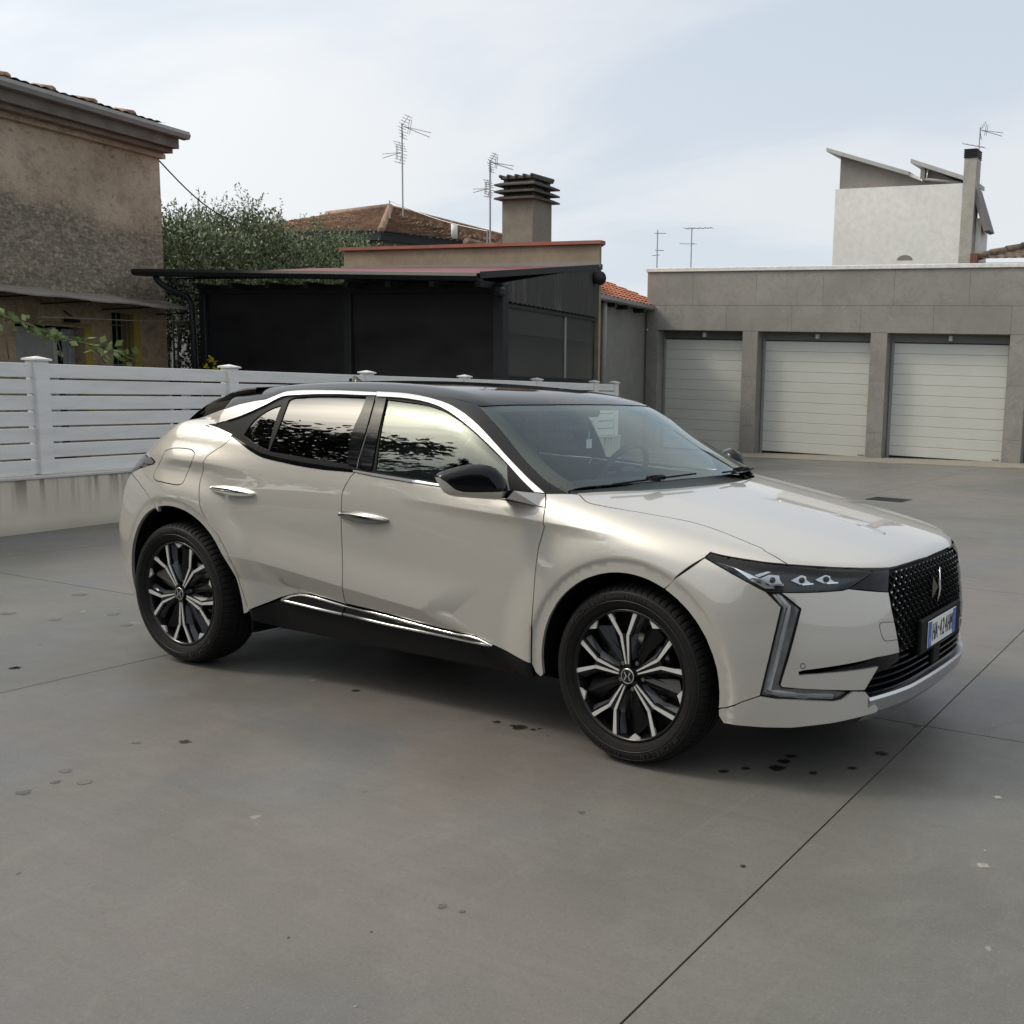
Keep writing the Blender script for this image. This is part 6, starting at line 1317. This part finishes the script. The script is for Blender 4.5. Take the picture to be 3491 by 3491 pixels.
# ------------------------------------------------------------------ hipped roof house in the distance
hh = thing('hipped_house', 'distant house showing only its brown tiled hipped roof above the hedge', 'house', tuple(gpt(B0, -15, 12, 0)))
HB = B0
A = gpt(HB, -14.30, 9, 6.62); E0 = gpt(HB, -20.5, 7.2, 5.72); E1_ = gpt(HB, -13.7, 8.0, 5.72); E2_ = gpt(HB, -10.6, 13.5, 5.70); RL = gpt(HB, -17.5, 9.4, 6.56)
def tri_roof(P, name, mat):
    """tiled hip plane: rows stepping down, follows the polygon (eave a, eave b, ridge b, ridge a)"""
    a, b, c, d_ = P; n = 22; K = 60; V = []; Ff = []
    up = np.cross(b-a, d_-a); up /= np.linalg.norm(up); up *= np.sign(up[2])
    for r in range(n):
        for e in (0, 1):
            t = (r+e)/n
            l = a+(d_-a)*t; rr_ = b+(c-b)*t
            for q in range(K+1):
                V.append(l+(rr_-l)*q/K+up*((.05 if e == 0 else 0.)+.035*abs(math.sin(q*1.57+r*.3))+.01*math.sin(q*7.1+r*3.3)))
    w = K+1
    for r in range(2*n-1):
        for q in range(K): i = r*w+q; Ff.append((i, i+1, i+w+1, i+w))
    o = mesh(name, V, Ff, mat); stuff(o); return rel(o, hh)
tri_roof((E0, E1_, A, RL), 'roof_tiles', TERRA); tri_roof((E1_, E2_, A+np.array([.02, .02, 0]), A), 'roof_tiles', TERRA)
part(MB().tube([A+(E1_-A)*t+uz*.06 for t in np.linspace(0, 1, 14)], .11, 6), 'hip_ridge', TERRA, hh, True); part(MB().tube([RL+uz*.05, A+uz*.05], .12, 6), 'hip_ridge', TERRA, hh, True); part(MB().tube([A+(E2_-A)*t+uz*.08+nf*0 for t in np.linspace(0, 1, 14)]+[], .05, 6), 'hip_ridge', TERRA, hh, True)
m = MB(); V = [E0+np.array([.3, .3, -.03]), E1_+np.array([-.1, .5, -.03]), E2_+np.array([-.5, .2, -.03])]; V2 = [v-uz*3 for v in V]; m.add(V+V2, [(0, 1, 4, 3), (1, 2, 5, 4)]); part(m, 'wall', TAUPE, hh)
m = MB(); 
for a, b_ in ((E0, E1_), (E1_, E2_)): m.add([a-uz*.02, b_-uz*.02, b_-uz*.20, a-uz*.20], [(0, 1, 2, 3)]); m.add([a+uz*.09, b_+uz*.09, b_-uz*.03, a-uz*.03], [(0, 1, 2, 3)])
part(m, 'eaves_gutter', DARKM, hh)
q = A+(E2_-A)*.45-uz*.2-ng*1.0; part(MB().tube([q-uz*.2, q+uz*.25], .10, 10), 'vent_pipe', WHITEW, hh, True)
lp = thing('lightning_line', 'slack wire strung between two short posts over the hipped roof', 'wire', tuple(A))
A2 = gpt(B0, -12.31, 7, 6.46); A3 = gpt(B0, -8.70, 7, 5.50)
rel(MB().tube([A2-uz*.5, A2], .018, 6).done('post', GALV), lp); rel(MB().tube([A3-uz*.4, A3], .018, 6).done('post', GALV), lp)
rel(MB().tube([A2*(1-t)+A3*t-uz*.10*math.sin(math.pi*t) for t in np.linspace(0, 1, 12)], .012, 5).done('wire_strand', GALV), lp)
# ------------------------------------------------------------------ tall white house on the right
th_ = thing('tall_house', 'tall windowless white house with taupe gable and two sloping roof slabs', 'house', tuple(gpt(G0, -4.8, 10, 0)))
D = 9.0
part(MB().prism([(-6.93, D), (-2.725, D), (-2.725, D+1), (-4.2, D+5), (-6.93, D+5)], 0, 7.90, o=G0, ex=eg, ey=ng, ez=uz), 'wall', WHITEW, th_)
def roofslab(u0, z0, u1, z1, n0, n1, th, name, mat):
    V = []
    for n_ in (n0, n1):
        for u, z in ((u0, z0), (u1, z1), (u1, z1-th), (u0, z0-th)): V.append(gpt(G0, u, n_, z))
    return part(MB().add(V, [(0, 1, 2, 3), (7, 6, 5, 4), (0, 4, 5, 1), (1, 5, 6, 2), (2, 6, 7, 3), (3, 7, 4, 0)]), name, mat, th_)
SLABM = simple('grey_roof_edge', (.36, .36, .355), .6, 0, .12, 2)
m = MB().prism([(-6.90, 7.89), (-2.72, 7.89), (-4.05, 8.14), (-6.90, 8.97)], D+.25, D+1.2, o=G0, ex=eg, ey=uz, ez=ng); part(m, 'gable_wall', TAUPE, th_)
m = MB().prism([(-4.02, 7.95), (-2.74, 7.89), (-2.74, 7.93), (-3.95, 8.42)], D+.30, D+1.2, o=G0, ex=eg, ey=uz, ez=ng); part(m, 'gable_wall', TAUPE, th_)
roofslab(-7.30, 9.20, -4.48, 8.33, D-.02, D+1.4, .12, 'roof_slab', SLABM); roofslab(-4.44, 8.71, -2.43, 8.02, D-.02, D+1.4, .13, 'roof_slab', SLABM)
roofslab(-4.50, 8.30, -4.05, 8.12, D+.05, D+1.3, .09, 'valley_sheet', WHITEW)
part(bx(gbox, G0, -4.12, -3.98, D+.05, D+.25, 8.10, 8.42), 'roof_block', TAUPE, th_)
m = MB().tube([gpt(G0, -4.05, D+.1, 8.10), gpt(G0, -2.80, D+.1, 7.93)], .045, 8); part(m, 'sloping_pipe', GREYM, th_, True)
V = [gpt(G0, -4.46+.26*math.cos(a), D-.006, 5.64+.16*math.sin(a)) for a in np.linspace(0, math.pi, 12)]; part(MB().add(V, [tuple(range(12))]), 'render_patch', TAUPE, th_)
STK = plaster('stained_chimney_render', [(.3, (.30, .28, .25)), (.7, (.44, .42, .38))], 2.2, .2)
part(bx(gbox, G0, -2.715, -2.33, D-.04, D+.45, 0, 8.62), 'chimney_stack', STK, th_)
for k in range(5): part(bx(gbox, G0, -2.735, -2.315, D-.07, D+.48, 8.622+k*.055, 8.665+k*.055, bev=.01), 'chimney_slab', DARKM, th_)
part(bx(gbox, G0, -2.66, -2.38, D, D+.40, 8.62, 8.9), 'chimney_core', MT['ink'], th_)
part(MB().tube([gpt(G0, -2.84, D+1.2, 8.0), gpt(G0, -2.84, D+1.2, 8.45)], .08, 10).tube([gpt(G0, -2.84, D+1.2, 8.30), gpt(G0, -2.84, D+1.2, 8.36)], .13, 10).tube([gpt(G0, -2.84, D+1.2, 8.44), gpt(G0, -2.84, D+1.2, 8.49)], .12, 10), 'vent_pipe', CHIM, th_, True)
part(bx(gbox, G0, -2.32, -2.16, D+.3, D+1.1, 0, 6.9), 'side_wall', WHITEW, th_)
V = [gpt(G0, u, n_, z) for n_ in (D+.05, D+.8) for u, z in ((-2.34, 7.78), (-1.86, 6.50), (-2.00, 6.46), (-2.36, 7.42))]
part(MB().add(V, [(0, 1, 2, 3), (7, 6, 5, 4), (0, 4, 5, 1), (1, 5, 6, 2), (2, 6, 7, 3)]), 'side_roof', simple('side_roof_sheet', (.16, .15, .145), .7), th_)
# small tiled roof at the right edge
rt = thing('tiled_outhouse', 'brown tiled roof rising beside the tall white house on the right', 'building', tuple(gpt(G0, 1, 10, 0)))
def rroof():
    a = gpt(G0, -2.10, 8.6, 5.55); b_ = gpt(G0, 6.0, 8.6, 5.55); c = gpt(G0, 6.0, 12.5, 6.9); d_ = gpt(G0, 1.2, 12.5, 6.9)
    n = 16; K = 60; V = []; Ff = []; up = uz
    for r in range(n):
        for e in (0, 1):
            t = (r+e)/n; l = a+(d_-a)*t; rr_ = b_+(c-b_)*t
            for q in range(K+1): V.append(l+(rr_-l)*q/K+up*((.05 if e == 0 else 0.)+.035*abs(math.sin(q*1.57))))
    w = K+1
    for r in range(2*n-1):
        for q in range(K): i = r*w+q; Ff.append((i, i+1, i+w+1, i+w))
    stuff(rel(mesh('roof_tiles', V, Ff, TERRC), rt))
    for k in range(9): q0 = a+(d_-a)*k/9+uz*.10; q1 = a+(d_-a)*(k+1)/9+uz*.10; rel(MB().tube([q0, q1], [.13, .10], 8).done('ridge_tile', TERRC, None, True), rt)
    rel(bx(gbox, G0, -2.05, 6, 8.8, 12.4, 0, 5.5).done('wall', TAUPE), rt); rel(bx(gbox, G0, -2.20, -1.98, 8.45, 8.60, 5.40, 5.74).done('chimney_block', simple('brick_brown', (.14, .06, .04), .8)), rt)
rroof()
# ------------------------------------------------------------------ antennas
def antenna(root_pt, h, arms, label, r=.022, dishes=()):
    t = thing('roof_antenna_mast', label, 'antenna', tuple(root_pt), 'roof aerials')
    o = MB().tube([root_pt, root_pt+uz*h], r, 6).done('mast', GALV); rel(o, t)
    for z, L_, ang, tilt_, kind in arms:
        d_ = (eg*math.cos(ang)+ng*math.sin(ang)); d_ = d_*math.cos(tilt_)+uz*math.sin(tilt_); s_ = np.cross(d_, uz); s_ /= np.linalg.norm(s_); u_ = np.cross(s_, d_)
        b0 = root_pt+uz*z; m = MB()
        if kind == 'uhf':
            for g in (-1, 1):
                m.tube([b0+d_*.05*L_, b0+d_*L_+u_*g*.07*L_-uz*.0], .010, 4)
            for q in (.25, .32): m.tube([b0+d_*q*L_-u_*.30*L_*.6, b0+d_*(q-.05)*L_+u_*.30*L_*.9], .010, 4)
            for g in (-1, 1):
                for q in range(4): a_ = b0+u_*g*(.06+.09*q)*L_+d_*(.02+.04*q)*L_; m.tube([a_-s_*.22*L_, a_+s_*.22*L_], .008, 4)
                m.tube([b0, b0+u_*g*.36*L_+d_*.15*L_], .009, 4)
        else:
            m.tube([b0-d_*.25*L_, b0+d_*L_*.75], .012, 4)
            for q in range(kind): a_ = b0+d_*(-.22+.95*q/max(1, kind-1))*L_; w_ = .20*L_*(1-.4*q/max(1, kind)); m.tube([a_-s_*w_, a_+s_*w_], .008, 4)
        rel(m.done('aerial_array', GALV), t)
    return t
antenna(gpt(B0, -11.8, 7, 6.0), 2.55, [(2.50, .92, .25, -.28, 'uhf'), (1.78, .85, math.pi-.1, -.05, 'uhf')], 'tall roof aerial with two arrays above the hipped roof')
antenna(gpt(B0, -5.17, 3, 4.1), 2.30, [(2.26, .60, .2, -.22, 'uhf'), (1.68, .55, math.pi-.1, -.03, 'uhf')], 'roof aerial with two arrays just left of the sooty chimney')
antenna(gpt(G0, -11.71, 6, 4.6), 1.72, [(1.62, .38, .1, 0, 4), (1.10, .28, .4, 0, 4), (.95, .30, 2.8, 0, 3)], 'short aerial with small arrays left of the garage roof edge', .018)
antenna(gpt(G0, -10.46, 6, 4.6), 1.77, [(1.74, .95, .05, 0, 6), (1.27, .55, math.pi-.1, .05, 2)], 'thin aerial with one long flat boom behind the garage roof', .018)
antenna(gpt(G0, -2.35, D+.2, 8.85), .70, [(.62, .70, .15, -.22, 'uhf'), (.14, .75, math.pi-.2, .25, 5)], 'aerial fixed to the chimney of the tall white house', .02)
# ------------------------------------------------------------------ foliage
def leafmat(name, c0, c1, c2):
    m = Mat(name, rough=.6, spec=.3); g = m.n('NewGeometry'); f = g.outputs['Random Per Island']; m.set(color=m.ramp(f, [(0, c0), (.5, c1), (1, c2)])); m.b.inputs['Transmission Weight'].default_value = 0
    return m.m
OLIVE = leafmat('olive_leaf', (.070, .094, .044), (.135, .172, .090), (.235, .28, .165)); DARKL = leafmat('dark_leaf', (.008, .013, .006), (.018, .026, .010), (.03, .045, .018)); VINE = leafmat('vine_leaf', (.06, .10, .03), (.10, .15, .05), (.16, .22, .07))
BARK = simple('dark_bark', (.035, .028, .022), .9, 0, .3, 10)
def leaves(P, D_, L, W, rg):
    """one narrow two-triangle leaf per point"""
    n = len(P); s = np.cross(D_, rg.normal(size=(n, 3))); s /= np.maximum(np.linalg.norm(s, axis=1, keepdims=True), 1e-6)
    a = P; b_ = P+D_*L[:, None]*.5+s*W[:, None]*.5; c = P+D_*L[:, None]; d_ = P+D_*L[:, None]*.5-s*W[:, None]*.5
    V = np.stack([a, b_, c, d_], 1).reshape(-1, 3); F_ = np.arange(n*4).reshape(-1, 4); return V, F_
def fastmesh(name, V, F_, mat):
    me = bpy.data.meshes.new(name); me.vertices.add(len(V)); me.vertices.foreach_set('co', V.astype(np.float32).ravel()); nl = F_.size
    me.loops.add(nl); me.loops.foreach_set('vertex_index', F_.astype(np.int32).ravel()); me.polygons.add(len(F_)); me.polygons.foreach_set('loop_start', np.arange(0, nl, F_.shape[1], dtype=np.int32))
    me.polygons.foreach_set('loop_total', np.full(len(F_), F_.shape[1], np.int32)); me.materials.append(mat); me.update(calc_edges=True); me.validate(); return link(bpy.data.objects.new(name, me))
def shoots(bases, dirs, Ls, rg, step=.05, droop=-.15, ll=.055, lw=.016):
    Pl = []; Dl = []; tb = MB()
    for b_, d_, L in zip(bases, dirs, Ls):
        n = int(L/step); t = np.linspace(.05, 1, n); d_ = d_/np.linalg.norm(d_); cur = rg.normal(size=3)*.18
        P = b_+np.outer(t*L, d_)+np.outer((t*L)**2, cur*.5+np.array([0, 0, droop*.3]))
        for k in range(2): Pl.append(P+rg.normal(size=P.shape)*.008); q = rg.normal(size=P.shape); q = q/np.linalg.norm(q, axis=1, keepdims=True)*.75+d_*.75; Dl.append(q/np.linalg.norm(q, axis=1, keepdims=True))
    P = np.vstack(Pl); Dv = np.vstack(Dl); n = len(P); return leaves(P, Dv, rg.uniform(.6, 1.3, n)*ll, rg.uniform(.7, 1.3, n)*lw, rg)
rg = np.random.default_rng(5)
tr_ = thing('olive_tree', 'broad grey green olive like tree with upright shoots behind the pergola roof', 'tree', tuple(fpt(15, 12, 0)))
bs = []; dr_ = []; Ls = []
for k in range(4600):
    u = rg.uniform(12.6, 22.6); top = 4.85+.34*math.sin(u*1.7)+.22*math.sin(u*4.1+1)-(.9 if u < 13.2 else 0)*(13.2-u)-.75*max(0, u-19.6)*.45
    n_ = 12+rg.uniform(-1.6, 1.6); e_ = 1-((n_-12)/2.0)**2*.5; z = 1.9+(top*e_-1.9)*rg.uniform(0, 1)**.55
    bs.append(fpt(u, n_, z)); tilt_ = rg.normal()*.35; dr_.append(ef*(tilt_+(u-17)*.05)+nf*rg.normal()*.35+uz*(1.0+rg.uniform(-.3, .4))); Ls.append(rg.uniform(.35, .75) if rg.random() < .93 else rg.uniform(.8, 1.05))
V, F_ = shoots(bs, dr_, Ls, rg, .05, .0, .085, .030); n_ = 42000; uu = rg.uniform(12.7, 22.4, n_); tp = 4.75+.35*np.sin(uu*1.7)+.22*np.sin(uu*4.1+1)-.34*np.maximum(0, uu-19.6); zz_ = 1.9+(tp-1.9)*rg.uniform(0, 1, n_)**.6
PP = F0+np.outer(uu, ef)+np.outer(12+rg.uniform(-1.5, 1.5, n_), nf)+np.outer(zz_, uz); d_ = rg.normal(size=(n_, 3))*.6+[0, 0, .7]; d_ /= np.linalg.norm(d_, axis=1, keepdims=True)
V2_, F2_ = leaves(PP, d_, rg.uniform(.7, 1.3, n_)*.13, rg.uniform(.7, 1.3, n_)*.05, rg); F_ = np.vstack([F_, F2_+len(V)]); V = np.vstack([V, V2_]); o = fastmesh('crown', V, F_, OLIVE); stuff(rel(o, tr_))
m = MB()
for u in (14.2, 16.5, 18.8, 20.6):
    m = MB(); b_ = fpt(u, 12, 0); m.tube([b_, b_+uz*1.4+ef*.1, b_+uz*2.6+ef*.4], [.14, .11, .06], 8); rel(m.done('trunk', BARK, None, True), tr_)
for k in range(26):
    u = rg.uniform(13, 22); b_ = fpt(u, 12+rg.uniform(-.8, .8), 1.8); rel(MB().tube([b_, b_+uz*1.2+ef*rg.normal()*.3, b_+uz*2.6+ef*rg.normal()*.6], [.04, .03, .012], 5).done('limb', BARK), tr_)
def tree(loc, R_, H, base, label, mat, n=5000, ll=.11, lw=.06, rg=rg, trunk=.16, flat=.8, group=None, cl=70, ty='tree', name='garden_tree'):
    t = thing(name, label, ty, tuple(loc), group); loc = np.array(loc, float); C_ = []
    for k in range(cl):
        a = rg.uniform(0, 2*math.pi); q = rg.uniform(0, 1)**.5; z = rg.uniform(0, 1)
        rr_ = R_*q*math.sin(math.pi*(.12+.80*z))**.6; C_.append(loc+np.array([rr_*math.cos(a), rr_*math.sin(a), base+(H-base)*z]))
    C_ = np.array(C_); i = rg.integers(0, cl, n); P = C_[i]+rg.normal(size=(n, 3))*R_*.13*np.array([1, 1, flat]); d_ = rg.normal(size=(n, 3)); d_ /= np.linalg.norm(d_, axis=1, keepdims=True)
    V, F_ = leaves(P, d_, rg.uniform(.7, 1.3, n)*ll, rg.uniform(.7, 1.3, n)*lw, rg); o = fastmesh('crown', V, F_, mat); stuff(rel(o, t))
    rel(MB().tube([loc, loc+[.05, 0, base*.6], loc+[0, .1, base+.3*(H-base)]], [trunk, trunk*.8, trunk*.35], 8).done('trunk', BARK, None, True), t)
    for k in range(0, cl, 6): rel(MB().tube([loc+[0, 0, base*.8], (loc+[0, 0, base]+C_[k])/2, C_[k]], [trunk*.4, trunk*.22, trunk*.08], 5).done('limb', BARK), t)
    return t
tree(fpt(11.3, 9.6, 0), .95, 3.3, 1.0, 'small dark tree in the gap between the old house and the pergola', DARKL, 3600, .09, .045, cl=40, trunk=.09)
tree(fpt(9.45, 6.9, .0), .14, 1.62, 1.3, 'small yellow flowering bush tip just above the fence', simple('yellow_petal', (.55, .50, .05), .6), 260, .04, .03, cl=8, trunk=.02, ty='bush', name='flower_bush')
# pale house glimpsed in the gap
gh = thing('pale_house', 'white framed window of a pale house seen in the gap behind the small tree', 'house', tuple(fpt(16, 17, 0)))
rel(bx(fbox, 13.6, 20, 17.0, 17.3, 0, 2.9).done('wall', WHITEW), gh)
wi = bpy.data.objects.new('window', None); link(wi, gh)
for q, (a, b_, c, d_, mt) in enumerate([(17.2, 18.4, .9, 2.1, WINGL), (17.1, 17.2, .85, 2.2, VINYL), (18.4, 18.5, .85, 2.2, VINYL), (17.1, 18.5, 2.1, 2.2, VINYL), (17.75, 17.85, .85, 2.1, VINYL)]):
    o = bx(fbox, a, b_, 16.9+(.06 if q == 0 else 0), 17.0, c, d_).done('pane' if q == 0 else 'frame', mt); o.parent = wi; o.matrix_parent_inverse = Matrix.Translation(-gh.location)
# climbing vine arching in front of the old house
vi = thing('climbing_vine', 'leafy green vine shoot arching above the fence before the old house', 'vine', tuple(fpt(3, 2, 0)))
VPTS = [(-9.224, 1.572, 1.931), (-9.274, 1.841, 1.886), (-9.304, 2.003, 1.856), (-9.334, 2.169, 1.809), (-9.359, 2.304, 1.758), (-9.381, 2.42, 1.71), (-9.408, 2.564, 1.695), (-9.435, 2.713, 1.675), (-9.458, 2.838, 1.638), (-9.487, 2.993, 1.614), (-9.511, 3.125, 1.591), (-9.536, 3.259, 1.538), (-9.562, 3.397, 1.501)]
VST = [[(-9.28, 1.872, 1.862), (-9.283, 1.891, 1.653), (-9.285, 1.901, 1.468)], [(-9.377, 2.398, 1.736), (-9.385, 2.444, 1.617), (-9.388, 2.459, 1.473)], [(-9.456, 2.825, 1.635), (-9.469, 2.898, 1.558), (-9.48, 2.958, 1.473)]]
VP = np.array(VPTS); rel(MB().tube(VP, [.014-.009*i/(len(VP)-1) for i in range(len(VP))], 6).done('stem', simple('green_stem', (.09, .10, .04), .7), None, True), vi)
bs = []; dd = []
for k in range(230):
    t = rg.uniform(0, 1)**1.3*(len(VP)-1.001); i = int(t); q = VP[i]*(1-t+i)+VP[i+1]*(t-i); bs.append(q+rg.normal(size=3)*np.array([.04, .05, .035])); d_ = rg.normal(size=3)+[0, 0, -.3]; dd.append(d_/np.linalg.norm(d_))
for q in range(110):
    L_ = rg.uniform(.07, .13); V, F_ = leaves(np.array(bs[q:q+1]), np.array(dd[q:q+1]), np.array([L_]), np.array([L_*.62]), rg); rel(mesh('leaf', V, F_.tolist(), VINE, None), vi)
for q in VST: rel(MB().tube([np.array(v) for v in q], .006, 5).done('stem', simple('brown_stem', (.08, .06, .04), .8), None, True), vi)
# ------------------------------------------------------------------ the side of the yard behind the camera (seen only mirrored in the car)
tree((-12.4, -7.6, 0), 3.0, 7.9, 2.4, 'wide tree standing opposite the car, mirrored in its rear side window', DARKL, 9000, .26, .15, cl=90, trunk=.2)
tree((-16.0, -6.2, 0), 2.6, 6.4, 1.2, 'rounded tree behind the camera, mirrored in the quarter window', DARKL, 6000, .24, .15, cl=60, trunk=.16)
tree((-9.8, -10.6, 0), 2.4, 4.9, 1.5, 'low spreading tree behind the camera, mirrored in the front window', DARKL, 7000, .22, .13, cl=70, trunk=.15)
tree((-11.2, -10.4, 0), .7, 8.4, .4, 'narrow cypress behind the camera, mirrored in the black door pillar', DARKL, 5000, .18, .08, cl=60, trunk=.1)
hd = tag(bx(lambda mb: mb.box((-19, -13.2, 0), (14, -12.2, 2.1))).done('boundary_hedge', simple('hedge_green', (.020, .028, .012), .9, 0, .5, 9, .6)), 'clipped dark hedge closing the yard behind the camera', 'hedge')
nb = thing('neighbour_house', 'pale block house behind the camera, mirrored in the door mirror cap', 'house', (7, -15, 0))
rel(MB().box((4, -19, 0), (12, -15, 5.4)).done('wall', simple('neighbour_render', (.40, .39, .36), .8)), nb); rel(MB().box((3.7, -19.3, 5.402), (12.3, -14.6, 5.6)).done('roof', DARKM), nb)
for x_ in (4.8, 7.0, 9.6): rel(MB().box((x_, -15.0, 1.2), (x_+1.1, -14.97, 2.5)).done('window', WINGL), nb); rel(MB().box((x_, -15.0, 3.6), (x_+1.1, -14.97, 4.7)).done('window', WINGL), nb)
